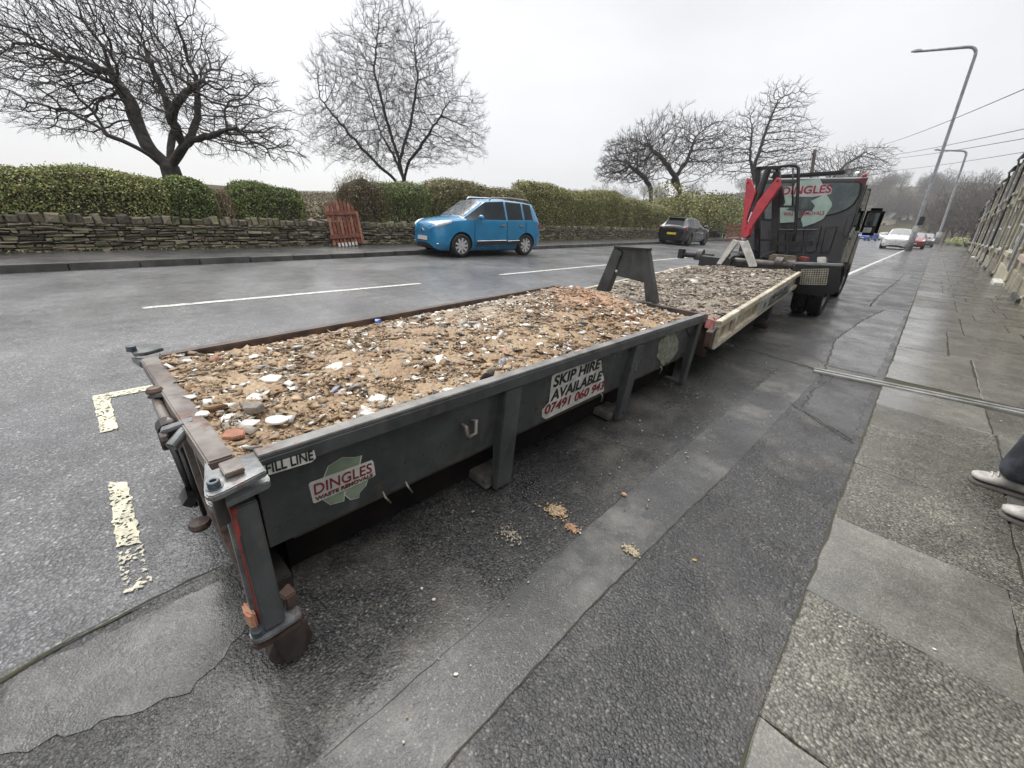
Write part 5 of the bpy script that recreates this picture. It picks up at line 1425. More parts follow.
# bottom bracket and roller
bp = [(249, 634), (251, 627), (268, 616), (292, 602), (299, 606), (302, 614), (268, 636), (258, 640.5), (251, 639)]
for zz, th, m in ((.195, .016, M_STEEL), (.165, .018, M_RUST)):
    b = MB(); b.prism([Vector(G(x, y + (.195 - zz) * 200, zz)) for x, y in bp], (0, 0, -th)); W1('bottom_bracket', b, m, bevel=.003)
q = Vector(G(259, 633, .195)); b = MB(); b.lathe([(0, .022), (.014, .022), (.017, .018), (.017, 0)], q, 'z', 16); W1('hinge_bolt', b, MATS['blue_grey_bolt'])
b = MB(); b.prism([Vector(G(x, y, .20)) for x, y in ((280, 606), (291, 594), (299, 604), (288, 612))], (0, 0, .05)); W1('rusty_bracket_block', b, M_RUST, bevel=.004)
b = MB(); b.prism([Vector(G(x, y, .21)) for x, y in ((245, 618), (250, 614), (256, 621), (260, 628), (255, 631), (248, 628))], (0, 0, .055)); W1('orange_rust_patch', b, pm('flaking_orange_rust', (.42, .17, .09), .8, (.30, .22, .15), 30, bmp=.8, bscale=80), bevel=.006)
M_DARKR = pm('dark_rust', (.05, .034, .027), .6, (.022, .017, .015), 14, bmp=.4)
rc = Vector((-.985, .135, .062))
b = MB(); b.lathe([(.0, -.03), (.045, -.03), (.058, -.026), (.058, .026), (.045, .03), (0, .03)], rc, 'x', 28); ro = W1('roller', b, M_DARKR, smooth=False)
b = MB(); b.prism([Vector((-.95, .09, .15)), Vector((-.95, .185, .15)), Vector((-.95, .165, .03)), Vector((-.95, .11, .03))], (.014, 0, 0)); W1('roller_cheek', b, M_DARKR, bevel=.003)
rc2 = Vector((-2.2, .14, .075)); b = MB(); b.lathe([(.0, -.05), (.06, -.05), (.074, -.045), (.074, .045), (.06, .05), (0, .05)], rc2, 'x', 28); W1('roller', b, M_RUST)
b = MB(); b.bar(Vector((-1.12, .175, .13)), Vector((-2.25, .15, .12)), .06, .06); W1('end_beam', b, M_DARKST, bevel=.004)
# far-left corner bracket and the latch gear on the end rail
b = MB(); b.prism([Vector(G(x, y, .555)) for x, y in ((131, 352), (139, 347), (160, 346), (164, 351), (146, 356), (134, 357))], (0, 0, .016)); W1('corner_bracket', b, M_STEEL, bevel=.003)
q = Vector(G(132, 351, .572)); b = MB(); b.lathe([(0, .026), (.018, .024), (.02, 0)], q, 'z', 12); W1('hinge_bolt', b, MATS['blue_grey_bolt'])
b = MB(); b.prism([Vector(G(x, y, .545)) for x, y in ((131, 357), (146, 358), (152, 364), (139, 362))], (0, 0, -.03)); W1('hinge_plate', b, M_STEEL, bevel=.003)
def bar_px(name, a, c, z0, z1, w, t, mat):
    b = MB(); b.bar(Vector(G(*a, z0)), Vector(G(*c, z1)), w, t); return W1(name, b, mat, bevel=.003)
bar_px('keeper_bar', (150, 396), (178, 392), .575, .588, .035, .012, M_STEEL)
b = MB(); q = Vector(G(155, 392, .585)); b.lathe([(0, .02), (.02, .018), (.026, .008), (.026, 0)], q, 'z', 12); W1('keeper_knob', b, M_RUST)
bar_px('keeper_bar', (161, 431), (194, 420), .59, .605, .035, .012, M_STEEL)
b = MB(); b.cyl(Vector(G(171, 447, .56)), Vector(G(185, 430, .585)), .016, 14); W1('locking_rod', b, M_STEEL, smooth=False)
b = MB(); b.tube([Vector(G(156, 396, .56)), Vector(G(160, 408, .545)), Vector(G(166, 420, .55)), Vector(G(172, 424, .565))], .016, 8); W1('latch_link', b, M_RAIL, smooth=True)
b = MB(); b.lathe([(.026, -.012), (.03, -.008), (.03, .008), (.026, .012)], Vector(G(165, 441, .54)), 'y', 14); W1('latch_collar', b, M_RUST)
b = MB(); b.lathe([(.0, -.03), (.03, -.03), (.03, .03), (0, .03)], Vector(G(168, 428, .545)), 'x', 12); W1('latch_pivot', b, M_DARKST)
for a, c, z0, z1, w in (((173, 446), (197, 505), .53, .30, .022), ((180, 448), (205, 515), .53, .28, .014)):
    b = MB(); b.tube([Vector(G(*a, z0)), Vector(G(*c, z1))], w / 2, 8); W1('latch_rod', b, M_BLACK, smooth=True)
b = MB(); b.prism([Vector(G(x, y, .36)) for x, y in ((188, 498), (194, 489), (197, 500), (192, 508))], (.0, -.02, .02)); W1('latch_ear', b, M_BLACK)
b = MB(); b.lathe([(.0, -.016), (.03, -.012), (.034, 0), (.03, .012), (0, .016)], Vector(G(200, 524, .2)), 'z', 14); W1('latch_knob', b, M_RUST)

# --- lettering and stickers on the right side
n_r = ((top_b - top_a).cross(bot_a - top_a)).normalized()
if n_r.x < 0: n_r = -n_r
up_r = (top_a - bot_a); up_r = (up_r - dirR * up_r.dot(dirR)).normalized()
def face_pt(px, py, off=.003):
    """point of the side plate seen at a pixel"""
    v = Vector(ray(px, py)); o_ = Vector((0, 0, CAM_H)); t = (top_a + n_r * off - o_).dot(n_r) / v.dot(n_r)
    return o_ + v * t
def decal(name, poly, mat, off, root, pt=None):
    b = MB(); ps = [(pt or face_pt)(x, y, off) for x, y in poly]; b.add(ps, [tuple(range(len(ps)))])
    o_ = b; loc = root.location if root.type == 'EMPTY' else sk_loc
    b.v = [(v[0] - loc[0], v[1] - loc[1], v[2] - loc[2]) for v in b.v]
    return b.build(name, mat, root, fix=False)
def grow_poly(poly, k):
    c = np.mean(poly, axis=0); return [tuple(c + (np.array(p) - c) * k) for p in poly]
def face_text(name, body, p0, p1, size, mat, parent, off, bold=0.0, loc=None, upv=None, pt=None):
    a = (pt or face_pt)(*p0, off); c = (pt or face_pt)(*p1, off); L = (c - a).length
    loc = loc or sk_loc
    return text_obj(name, body, a - loc, c - a, upv or up_r, size, mat, parent, bold, width=L)
# FILL LINE (on the rail face)
def rail_pt(px, py, off=.003):
    a = S1(0, 0) + outR * (.0275 + off); v = Vector(ray(px, py)); o_ = Vector((0, 0, CAM_H)); t = (a - o_).dot(outR) / v.dot(outR)
    return o_ + v * t
st = decal('fill_line_sticker', [(263, 466), (314, 450), (316, 458), (312, 462), (266, 476)], M_STICK, .002, skip, rail_pt)
face_text('lettering', 'FILL LINE', (266, 474.3), (313, 459.5), .045, M_INK, st, .004, .0008, upv=Vector((0, 0, 1)), pt=rail_pt)
# recycling emblem
ARROW = [[(-.50, .05), (-.22, .52), (.02, .52), (.20, .25), (.30, .33), (.34, -.02), (.0, .02), (.10, .12), (-.06, .34), (-.24, .05)],]
def emblem_polys():
    out = []
    base = [(-.30, .62), (.10, .62), (.34, .30), (.48, .38), (.42, -.04), (.02, .10), (.14, .18), (-.02, .40), (-.14, .40), (-.36, .28)]
    for k in range(3):
        a = -2 * math.pi * k / 3
        out.append([(x * math.cos(a) - y * math.sin(a), x * math.sin(a) + y * math.cos(a)) for x, y in base])
    return out
def emblem(parent, center, xd, yd, size, mat, loc, n, off, ysc=.9, white=None):
    xd, yd = xd.normalized(), yd.normalized()
    for i, poly in enumerate(emblem_polys()):
        b = MB(); ps = [center + xd * x * size + yd * y * size * ysc + n * (off + i * .0004) - loc for x, y in poly]
        b.add(ps, [tuple(range(len(ps)))]); b.build('recycling_arrow', mat, parent, fix=False)
def sticker(px_c, px_w, root):
    """company sticker: green arrows behind a pale name band; px_c its centre, px_w pixel of the right end of the name"""
zz_ = lambda L: [(230 + x / 3.413, 440 + y / 3.413) for x, y in L]
band = zz_([(268, 152), (275, 144), (484, 68), (490, 76), (497, 118), (490, 126), (290, 216), (284, 214)])
st = decal('company_sticker', band, M_STICK, .0026, skip)
for poly in ([(322, 128), (338, 88), (384, 60), (424, 60), (447, 54), (440, 88)], [(316, 202), (344, 221), (388, 208), (390, 172)], [(392, 186), (400, 168), (470, 134), (462, 158), (442, 180), (440, 196), (412, 203)]):
    g_ = zz_(poly); decal('arrow_border', grow_poly(g_, 1.07), M_STICK, .0018, st); decal('recycling_arrow', g_, M_STICKG, .0022, st)
face_text('lettering', 'DINGLES', (313.5, 495.5), (371, 472.5), .060, M_INKR, st, .004, .0004)
face_text('lettering', 'WASTE REMOVALS', (316, 501), (373, 476.5), .021, pm('maroon_lettering', (.14, .03, .035), .5), st, .0055, .0006)
# SKIP HIRE AVAILABLE
st = decal('hire_sticker', [(542, 410), (549, 402), (552, 376), (570, 364), (572, 357), (591, 351), (592, 357), (601, 357), (602, 372), (604, 378), (604, 391), (546, 419), (542, 417)], M_STICK, .002, skip)
face_text('lettering', 'SKIP HIRE', (553, 387.5), (599, 368), .088, M_INK, st, .004, .0022)
face_text('lettering', 'AVAILABLE', (551, 401), (601, 379.5), .088, M_INK, st, .004, .0022)
face_text('lettering', '07491 060 943', (544, 415), (603, 388.5), .080, M_INKR, st, .004, .0018)
b = None
# worn round sticker
r = random.Random(9)
cpx = (668, 348)
poly = [(668 + 11.5 * math.cos(a) * r.uniform(.8, 1.1) * (1), 348 - 16 * math.sin(a) * r.uniform(.8, 1.08) - 6 * math.cos(a)) for a in np.linspace(0, 2 * math.pi, 26)[:-1]]
st = decal('worn_sticker', poly, M_STICKW, .002, skip); st['label'] = 'round company sticker worn to pale shreds'
emblem(st, face_pt(668, 348, .003), dirR, up_r, .10, pm('faded_arrow_ink', (.17, .17, .14), .6, (.33, .33, .27), 35), sk_loc, n_r, .0005)

# --- A-frame at the far end (hook bail)
yp = 3.40
def vp(px, py, y=yp): return Vector(P(px, py, 1, y))
b = MB(); th = Vector((0, .075, 0))
lt, rt = vp(614, 247), vp(647, 249.5); ll, lr2 = vp(596, 290), vp(607, 292); rl, rr = vp(645, 301), vp(656, 304)
b.prism([ll, lr2, vp(622, 252), lt], th); W1('bail_leg', b, M_SKIP, bevel=.004)
b = MB(); b.prism([rl, rr, rt, vp(641, 250)], th); W1('bail_leg', b, M_SKIP, bevel=.004)
b = MB(); b.prism([vp(611.5, 274.5, yp + .02), vp(615.5, 247.5, yp + .02), vp(646, 249.6, yp + .02), vp(650, 284, yp + .02)], Vector((0, .03, 0))); W1('bail_plate', b, M_SKIP, bevel=.003)
b = MB(); b.bar(vp(614, 247.2) + th * .5, vp(648, 249.6) + th * .5, .085, .02); W1('bail_cap', b, M_BLACK, bevel=.003)
b = MB(); b.lathe([(0, -.008), (.012, -.006), (.012, 0)], vp(616.5, 271) , 'y', 10); W1('bail_bolt', b, M_WHITE)

# ------------------------------------------------------------------ rubble
def rubble(name, label, Q, u0, u1, v0, v1, hfun, colfun, n, smin, smax, seed, base_mat, flat=.35):
    r_ = np.random.default_rng(seed)
    cx = Q(.5, .5); org = np.array([cx.x, cx.y, 0.0])
    NU, NV = 220, 460
    us = np.linspace(u0, u1, NU); vs_ = np.linspace(v0, v1, NV)
    nR, nL, fR, fL = Q.c
    def surf(u, v):
        p = (nR * (1 - u)[:, None] + nL * u[:, None]) * (1 - v)[:, None] + (fR * (1 - u)[:, None] + fL * u[:, None]) * v[:, None]
        p = p.copy(); p[:, 2] += hfun(u, v)
        return p
    U, V = np.meshgrid(us, vs_); U, V = U.ravel(), V.ravel()
    p = surf(U, V)
    def fr(p, s): return np.sin(p[:, 0] * s + 1.7 * np.sin(p[:, 1] * s * .8)) * np.cos(p[:, 1] * s * 1.1 + np.sin(p[:, 0] * s * 1.3))
    p[:, 2] += .009 * fr(p, 9) + .006 * fr(p + 3, 23) + .004 * fr(p + 5, 61) + .0025 * fr(p + 7, 140) + r_.normal(0, .0016, len(p))
    col = colfun(U, V, r_, True)
    V_all = [p - org]; C_all = [col]
    k = np.arange(NU - 1)
    F = []
    for j in range(NV - 1):
        a = j * NU + k
        F.append(np.stack([a, a + 1, a + 1 + NU, a + NU], 1))
    F_all = [np.concatenate(F).ravel()]
    off = len(p)
    # broken pieces
    u = r_.uniform(u0 + .005, u1 - .005, n); v = r_.uniform(v0 + .002, v1 - .002, n)
    c = surf(u, v); s = smin * (smax / smin) ** (r_.uniform(0, 1, n) ** 2.8)
    c[:, 2] += s * .12 + r_.normal(0, .004, n)
    ax = r_.normal(size=(n, 3)); q = r_.uniform(0, 2 * np.pi, n); tilt = np.abs(r_.normal(0, .45, n))
    ca, sa = np.cos(q), np.sin(q)
    e1 = np.stack([ca, sa, np.zeros(n)], 1); e2 = np.stack([-sa, ca, np.zeros(n)], 1); e3 = np.tile([0, 0, 1.0], (n, 1))
    ct, st_ = np.cos(tilt)[:, None], np.sin(tilt)[:, None]
    e2, e3 = e2 * ct + e3 * st_, e3 * ct - e2 * st_
    cp_, shard = colfun(u, v, r_, False)
    s = np.where(shard, s * 1.05, np.minimum(s, smax * .40)); c[:, 2] -= np.where(shard, 0, s * .18)
    ra = r_.uniform(.5, 1.1, n)[:, None] * s[:, None]; rb = ra * r_.uniform(.4, 1.0, n)[:, None]; rc_ = np.where(shard[:, None], np.minimum(ra * .16, .0035), ra * r_.uniform(.3, .7, n)[:, None])
    sg = np.array([(-1, -1, -1), (1, -1, -1), (1, 1, -1), (-1, 1, -1), (-1, -1, 1), (1, -1, 1), (1, 1, 1), (-1, 1, 1)], float)
    P8 = []
    for m_ in range(8):
        jit = r_.uniform(.15, 1.2, (n, 3))
        P8.append(c + e1 * ra * sg[m_, 0] * jit[:, :1] + e2 * rb * sg[m_, 1] * jit[:, 1:2] + e3 * rc_ * sg[m_, 2] * jit[:, 2:])
    P8 = np.stack(P8, 1).reshape(-1, 3)
    cf = np.array([(0, 3, 2, 1), (4, 5, 6, 7), (0, 1, 5, 4), (1, 2, 6, 5), (2, 3, 7, 6), (3, 0, 4, 7)])
    Fp = (cf[None] + (np.arange(n) * 8)[:, None, None] + off).reshape(-1)
    V_all.append(P8 - org); C_all.append(np.repeat(cp_, 8, 0)); F_all.append(Fp)
    o_ = raw_mesh(name, np.concatenate(V_all), np.concatenate(F_all), 4, base_mat, None, np.concatenate(C_all))
    o_.location = org
    tag(o_, label, 'rubble', kind='stuff')
    return surf
def h1(u, v):
    # level near the door and the rails, heaped towards the far end
    edge = np.minimum(np.minimum(u, 1 - u) / .16, np.minimum(v, 1 - v) / .05).clip(0, 1)
    heap = .075 * np.exp(-((v - .80) / .20) ** 2 - ((u - .55) / .34) ** 2) + .035 * np.exp(-((v - .45) / .25) ** 2 - ((u - .5) / .4) ** 2) + .03 * np.exp(-((v - .93) / .1) ** 2 - ((u - .75) / .25) ** 2)
    return -.022 - .03 * np.clip((u - .85) / .15, 0, 1) * (1 - np.exp(-(v / .06) ** 2)) + .014 * np.exp(-(v / .03) ** 2) + edge * (heap + .004) - .04 * np.exp(-((v - 1.0) / .035) ** 2)
def c1(u, v, r_, ground):
    n = len(u)
    sand = np.array([.345, .255, .16]); brown = np.array([.225, .145, .08]); orange = np.array([.37, .215, .125]); grey = np.array([.28, .25, .205]); white = np.array([.74, .72, .66])
    fo = np.exp(-((v - .83) / .13) ** 2 - ((u - .55) / .28) ** 2)
    fg = np.clip(np.exp(-((v - .62) / .22) ** 2 - ((u - .85) / .25) ** 2) + np.exp(-((v - .98) / .06) ** 2 - ((u - .2) / .3) ** 2), 0, 1)
    pat = .5 + .5 * np.sin(u * 13 + 2 * np.sin(v * 21)) * np.cos(v * 34 + 2 * np.sin(u * 9))
    w = np.clip(pat + r_.normal(0, .22, n), 0, 1)[:, None]; m = sand * w + brown * (1 - w)
    m = m * (1 - fo[:, None]) + orange * fo[:, None]
    m = m * (1 - .75 * fg[:, None]) + grey * .75 * fg[:, None]
    if ground:
        return m * r_.uniform(.85, 1.12, (n, 1))
    m = m * r_.uniform(.75, 1.25, (n, 1))
    k = r_.uniform(0, 1, n)
    isw = k < .14 * (1 - .9 * fo) + .10 * fg; m[isw] = white * r_.uniform(.6, 1.1, (isw.sum(), 1))
    g_ = (k > .89) & (k < .94); m[g_] = grey * r_.uniform(.6, 1.3, (g_.sum(), 1))
    d = (k > .94) & (k < .95); m[d] = np.array([.09, .08, .08]) * r_.uniform(.6, 1.8, (d.sum(), 1))
    rb = (k > .958) & (k < .972); m[rb] = np.array([.34, .18, .12]) * r_.uniform(.7, 1.2, (rb.sum(), 1))
    bl = k > .994; m[bl] = np.array([.32, .34, .40]) * r_.uniform(.7, 1.4, (bl.sum(), 1))
    return m, isw | (k > .52)
surf1 = rubble('rubble', 'sandy brown rubble with white plaster chips filling the near skip', S1, .018, .985, -.004, .988, h1, c1, 40000, .0030, .034, 5, M_RUBBLE, .10)
# orange soil heap: fine granules
# single pieces large enough to pick out
def fragment(name, label, cat, px, py, L, Wd, T, col, seed, ang=0.0, tilt=.15, z=None, round_=False):
    r_ = random.Random(seed)
    zz = z
    if zz is None:
        zz = .55
        for _ in range(6):
            q = G(px, py, zz)
            best = 1e9
            uu, vv = np.meshgrid(np.linspace(.02, .98, 40), np.linspace(.02, .98, 80)); sp_ = surf1(uu.ravel(), vv.ravel())
            i = np.argmin((sp_[:, 0] - q[0]) ** 2 + (sp_[:, 1] - q[1]) ** 2); zz = sp_[i, 2] + .012
    c = Vector(G(px, py, zz))
    n = 7 if not round_ else 16; L *= .82; Wd *= .82; T *= .8
    poly = []
    for k in range(n):
        a = 2 * math.pi * k / n; f_ = r_.uniform(.5, 1.15) if not round_ else r_.uniform(.93, 1.04)
        poly.append(Vector((L / 2 * math.cos(a) * f_, Wd / 2 * math.sin(a) * f_, 0)))
    M = Matrix.Rotation(ang, 4, 'Z') @ Matrix.Rotation(tilt, 4, 'X') @ Matrix.Rotation(r_.uniform(-.1, .1), 4, 'Y')
    b = MB(); b.prism([M @ q for q in poly], M.to_3x3() @ Vector((0, 0, T)))
    o_ = b.build(name, col, bevel=min(T * .2, .003)); o_.location = c
    return tag(o_, label, cat)
M_PLAST = pm('plaster_white', (.70, .68, .62), .7, (.52, .49, .42), 30, bmp=.3)
M_BRICKF = pm('broken_brick', (.33, .15, .095), .85, (.24, .12, .08), 30, bmp=.6)
M_TIMB = pm('splintered_wood', (.27, .17, .09), .8, (.16, .10, .05), 12, stretch=(1, 1, 1), bmp=.4)
M_BLUEP = pm('blue_plastic', (.16, .26, .62), .3, (.10, .18, .5), 8)
M_GREYST = pm('grey_stone_piece', (.23, .20, .165), .85, (.15, .13, .11), 30, bmp=.5)
fragment('plaster_fragment', 'large white plaster slab fragment lying left of the middle of the near skip', 'fragment', 271, 380, .13, .075, .012, M_PLAST, 1, .9)
fragment('plaster_fragment', 'white triangular plaster shard standing up in the sandy rubble', 'fragment', 335, 367, .10, .085, .012, M_PLAST, 2, .4, .6)
fragment('plaster_disc', 'white rounded flat disc of plaster near the front of the skip', 'fragment', 277, 421, .085, .06, .010, M_PLAST, 3, .8, .05, round_=True)
fragment('plaster_fragment', 'long white plaster strip beside the right rim of the skip', 'fragment', 369, 415, .13, .035, .010, M_PLAST, 4, 1.0, .1)
fragment('plaster_fragment', 'white plaster sheet lying flat near the end rail', 'fragment', 203, 415, .06, .045, .008, M_PLAST, 5, .3, .05)
fragment('brick_fragment', 'rounded orange brick fragment close to the end rail', 'fragment', 232, 436, .10, .07, .016, M_BRICKF, 6, .6, .1)
fragment('wood_fragment', 'splintered brown wood block standing in the rubble near the end rail', 'fragment', 217, 409, .12, .03, .022, M_TIMB, 7, 1.25, .35)
fragment('plastic_scrap', 'small crumpled blue plastic scrap at the left side of the skip', 'fragment', 378, 323, .07, .05, .03, M_BLUEP, 8, .3, .3)
fragment('stone_fragment', 'broad grey stone lump behind the white disc of plaster', 'fragment', 253, 410, .13, .08, .03, M_GREYST, 9, .8, .12)
fragment('plaster_fragment', 'pale plaster strip at the far right corner of the near skip', 'fragment', 618, 300, .16, .03, .012, M_PLAST, 10, 2.4, .1)
fragment('plaster_fragment', 'white plaster scrap on the right edge halfway along the rim', 'fragment', 449, 391, .08, .035, .010, M_PLAST, 11, 1.0, .1)
fragment('tile_fragment', 'black tile sliver near the far right corner of the near skip', 'fragment', 583, 324, .11, .04, .012, M_BLACK, 12, .9, .2)
fragment('brick_fragment', 'pink brick lump at the far right of the near skip', 'fragment', 632, 318, .09, .05, .02, M_BRICKF, 13, .5, .1)

# ================================================================== SECOND (CREAM) BIN
S2 = Quad((-1.04, 3.46, .535), (-2.66, 3.60, .50), (-1.30, 7.60, .68), (-2.86, 7.25, .585))
b2_loc = Vector((-1.9, 5.4, 0))
bin2 = empty('skip', b2_loc, 'shallow cream dropside bin of grey brown rubble behind the lorry', 'skip')
def W2(name, mb, mat, **kw): return W(name, mb, mat, bin2, **kw)
d2R = (S2(0, 1) - S2(0, 0)).normalized(); o2R = Vector((d2R.y, -d2R.x, 0)).normalized()
dep = .215
for nm, a, c, m in (('top_rail', S2(0, 0), S2(0, 1), M_CREAMP), ('top_rail', S2(1, 0), S2(1, 1), M_CREAMP), ('top_rail', S2(0.02, 1), S2(.98, 1), M_CREAMP), ('top_rail', S2(.02, 0), S2(.98, 0), M_RUST)):
    b = MB(); b.bar(a - Vector((0, 0, .03)), c - Vector((0, 0, .03)), .05, .055); W2(nm, b, m, bevel=.005)
b = MB(); b.bar(S2(0, 0, -dep), S2(0, 1, -dep), .045, .05); W2('bottom_rail', b, M_CREAMP, bevel=.004)
def panel(a, c, e, f, inn):
    b = MB(); b.add([a, c, e, f], [(0, 1, 2, 3)]); b.add([q + inn for q in (a, c, e, f)], [(3, 2, 1, 0)]); return b
M_CREAMD = pm('stained_cream_panel', (.42, .38, .29), .6, (.24, .19, .13), 5, rust=.2)
W2('side_panel', panel(S2(0, 0, -.05) - o2R * .012, S2(0, 1, -.05) - o2R * .012, S2(0, 1, -dep) - o2R * .012, S2(0, 0, -dep) - o2R * .012, -o2R * .02), M_CREAMD, fix=False)
W2('side_panel', panel(S2(1, 0, -.05), S2(1, 1, -.05), S2(1, 1, -dep), S2(1, 0, -dep), o2R * .02), M_CREAMP, fix=False)
W2('end_panel', panel(S2(0.02, 0, -.05), S2(.98, 0, -.05), S2(.98, 0, -dep - .1), S2(.02, 0, -dep - .1), d2R * .02), M_RUST, fix=False)
W2('end_panel', panel(S2(0.02, 1, -.05), S2(.98, 1, -.05), S2(.98, 1, -dep), S2(.02, 1, -dep), -d2R * .02), M_CREAMP, fix=False)
W2('floor', panel(S2(.01, .005, -dep + .01), S2(.01, .995, -dep + .01), S2(.99, .995, -dep + .01), S2(.99, .005, -dep + .01), Vector((0, 0, -.03))), M_DARKST, fix=False)
for v_ in (.008, .125, .345, .80, .99):
    b = MB(); b.bar(S2(0, v_, -.055) + o2R * .008, S2(0, v_, -dep + .02) + o2R * .008, .05 if v_ in (.125, .345, .8) else .035, .035, o2R); W2('stile', b, M_CREAMP, bevel=.004)
for u in (.24, .76):
    b = MB(); b.bar(S2(u, 0.0, -dep - .1), S2(u, 1, -dep - .1), .09, .15); W2('runner', b, M_RUST, bevel=.006)
for v_ in np.linspace(.06, .95, 8):
    b = MB(); b.bar(S2(.03, v_, -dep - .04), S2(.97, v_, -dep - .04), .05, .05); W2('cross_member', b, M_DARKST)
for px, py in ((768, 330),):
    q = Vector(G(px, py, 0)) + Vector((-.10, .05, .07)); b = MB(); b.lathe([(0, -.08), (.07, -.075), (.085, -.05), (.085, .05), (.07, .075), (0, .08)], q, 'x', 22); W2('roller', b, M_DARKST)
    b = MB(); b.bar(q + Vector((0, 0, .02)), q + Vector((0, 0, .3)), .12, .12, (0, 1, 0)); W2('roller_bracket', b, M_DARKST)
q = S2(.9, .06, -.45); b = MB(); b.lathe([(0, -.08), (.075, -.05), (.075, .05), (0, .08)], (q.x, q.y, .08), 'x', 20); W2('roller', b, M_DARKST)
# rusty red hinge corner at the near end
b = MB(); b.prism([S2(0, -.004, -.04) + o2R * .01, S2(0, -.022, -.08), S2(0, -.022, -.20), S2(0, 0, -.25) + o2R * .005], -o2R * .05); W2('hinge_plate', b, M_RUST, bevel=.004)
b = MB(); b.prism([S2(.01, -.006, .005), S2(.05, -.006, .015), S2(.05, -.01, -.06), S2(.01, -.01, -.06)], d2R * -.02); W2('pink_hinge_edge', b, pm('faded_red_paint', (.42, .16, .15), .6, (.25, .09, .08), 20))
# sign on the cream side
top2, bot2 = S2(0, .35, -.01) + o2R * .032, S2(0, .79, -dep) + o2R * .032
b = MB(); c4 = [S2(0, .355, -.055) + o2R * .030, S2(0, .79, -.055) + o2R * .030, S2(0, .79, -dep + .012) + o2R * .030, S2(0, .355, -dep + .012) + o2R * .030]
b.add(c4, [(0, 1, 2, 3)]); M_SIGN = pm('weathered_sign_face', (.34, .36, .36), .5, (.20, .21, .22), 7); b.prism(c4, -o2R * .012)
b = MB(); b.prism(c4, -o2R * .012); sg = W2('company_sign', b, M_SIGN)
z2 = Vector((0, 0, 1)); sc_ = (c4[0] + c4[3]) * .5 + d2R * .20
emblem(sg, sc_, d2R, z2, .10, pm('dark_emblem_ink', (.05, .055, .06), .5), b2_loc, o2R, .003, .62)
text_obj('lettering', 'DINGLES', c4[3] + d2R * .42 + z2 * .066 + o2R * .003 - b2_loc, d2R, z2, .085, M_INK, sg, .002, width=1.05)
text_obj('lettering', 'WASTE REMOVALS', c4[3] + d2R * .42 + z2 * .016 + o2R * .003 - b2_loc, d2R, z2, .045, M_INK, sg, .001, width=1.25)
# white A shaped bail at the lorry end
ya = 7.45
def vpa(px, py, y=ya): return Vector(P(px, py, 1, y))
for poly in ([(733, 239.5), (738.5, 241.5), (721, 264.5), (716.5, 263.5)], [(739.5, 242.5), (747, 240.5), (756.5, 266.5), (749, 267)]):
    b = MB(); b.prism([vpa(*q) for q in poly], (0, .07, 0)); W2('bail_leg', b, M_WHITE, bevel=.004)
b = MB(); b.bar(vpa(735, 242) + Vector((0, .04, 0)), vpa(745, 243) + Vector((0, .04, 0)), .05, .05); W2('bail_crosspiece', b, M_WHITE, bevel=.004)
b = MB(); b.bar(vpa(728, 252) + Vector((0, .05, 0)), vpa(751, 253) + Vector((0, .05, 0)), .03, .03); W2('bail_brace', b, M_GALV, bevel=.004)
def h2(u, v):
    edge = np.minimum(np.minimum(u, 1 - u) / .12, np.minimum(v, 1 - v) / .04).clip(0, 1)
    return -.035 - .03 * np.exp(-((v - .0) / .05) ** 2) + edge * (.03 + .03 * np.sin(u * 9 + 2) * np.cos(v * 13) + .03 * np.exp(-((v - .9) / .12) ** 2 - ((u - .25) / .2) ** 2))
def c2(u, v, r_, ground):
    n = len(u); a = np.array([.29, .245, .19]); d = np.array([.18, .15, .115]); w = r_.uniform(0, 1, (n, 1)); m = a * w + d * (1 - w)
    if ground: return m * r_.uniform(.7, 1.05, (n, 1))
    m = m * r_.uniform(.6, 1.4, (n, 1)); k = r_.uniform(0, 1, n)
    pk = k < .12; m[pk] = np.array([.46, .42, .36]) * r_.uniform(.7, 1.2, (pk.sum(), 1))
    dk = k > .92; m[dk] = np.array([.08, .07, .06]) * r_.uniform(.6, 1.5, (dk.sum(), 1))
    red = (v < .06) & (u < .3) & (k > .5); m[red] = np.array([.42, .12, .14])
    return m, (k < .25)
rubble('rubble', 'grey brown stony rubble filling the cream bin', S2, .02, .98, .008, .992, h2, c2, 22000, .006, .060, 6, M_RUBBLE, .14)

# ================================================================== HOOKLIFT LORRY
tr_loc = Vector((-1.9, 9.2, 0))
lorry = empty('lorry', tr_loc, 'dark grey hooklift lorry with a red folded arm parked at the kerb', 'lorry')
def W3(name, mb, mat, parent=None, **kw):
    mb.v = [(v[0] - tr_loc[0], v[1] - tr_loc[1], v[2] - tr_loc[2]) for v in mb.v]
    return mb.build(name, mat, parent or lorry, **kw)
M_CAB = pm('dark_grey_cab_paint', (.062, .064, .069), .32, (.044, .046, .050), 2.5, coat=.3, rough2=.24)
XL, XR, YB = -2.69, -1.035, 9.0
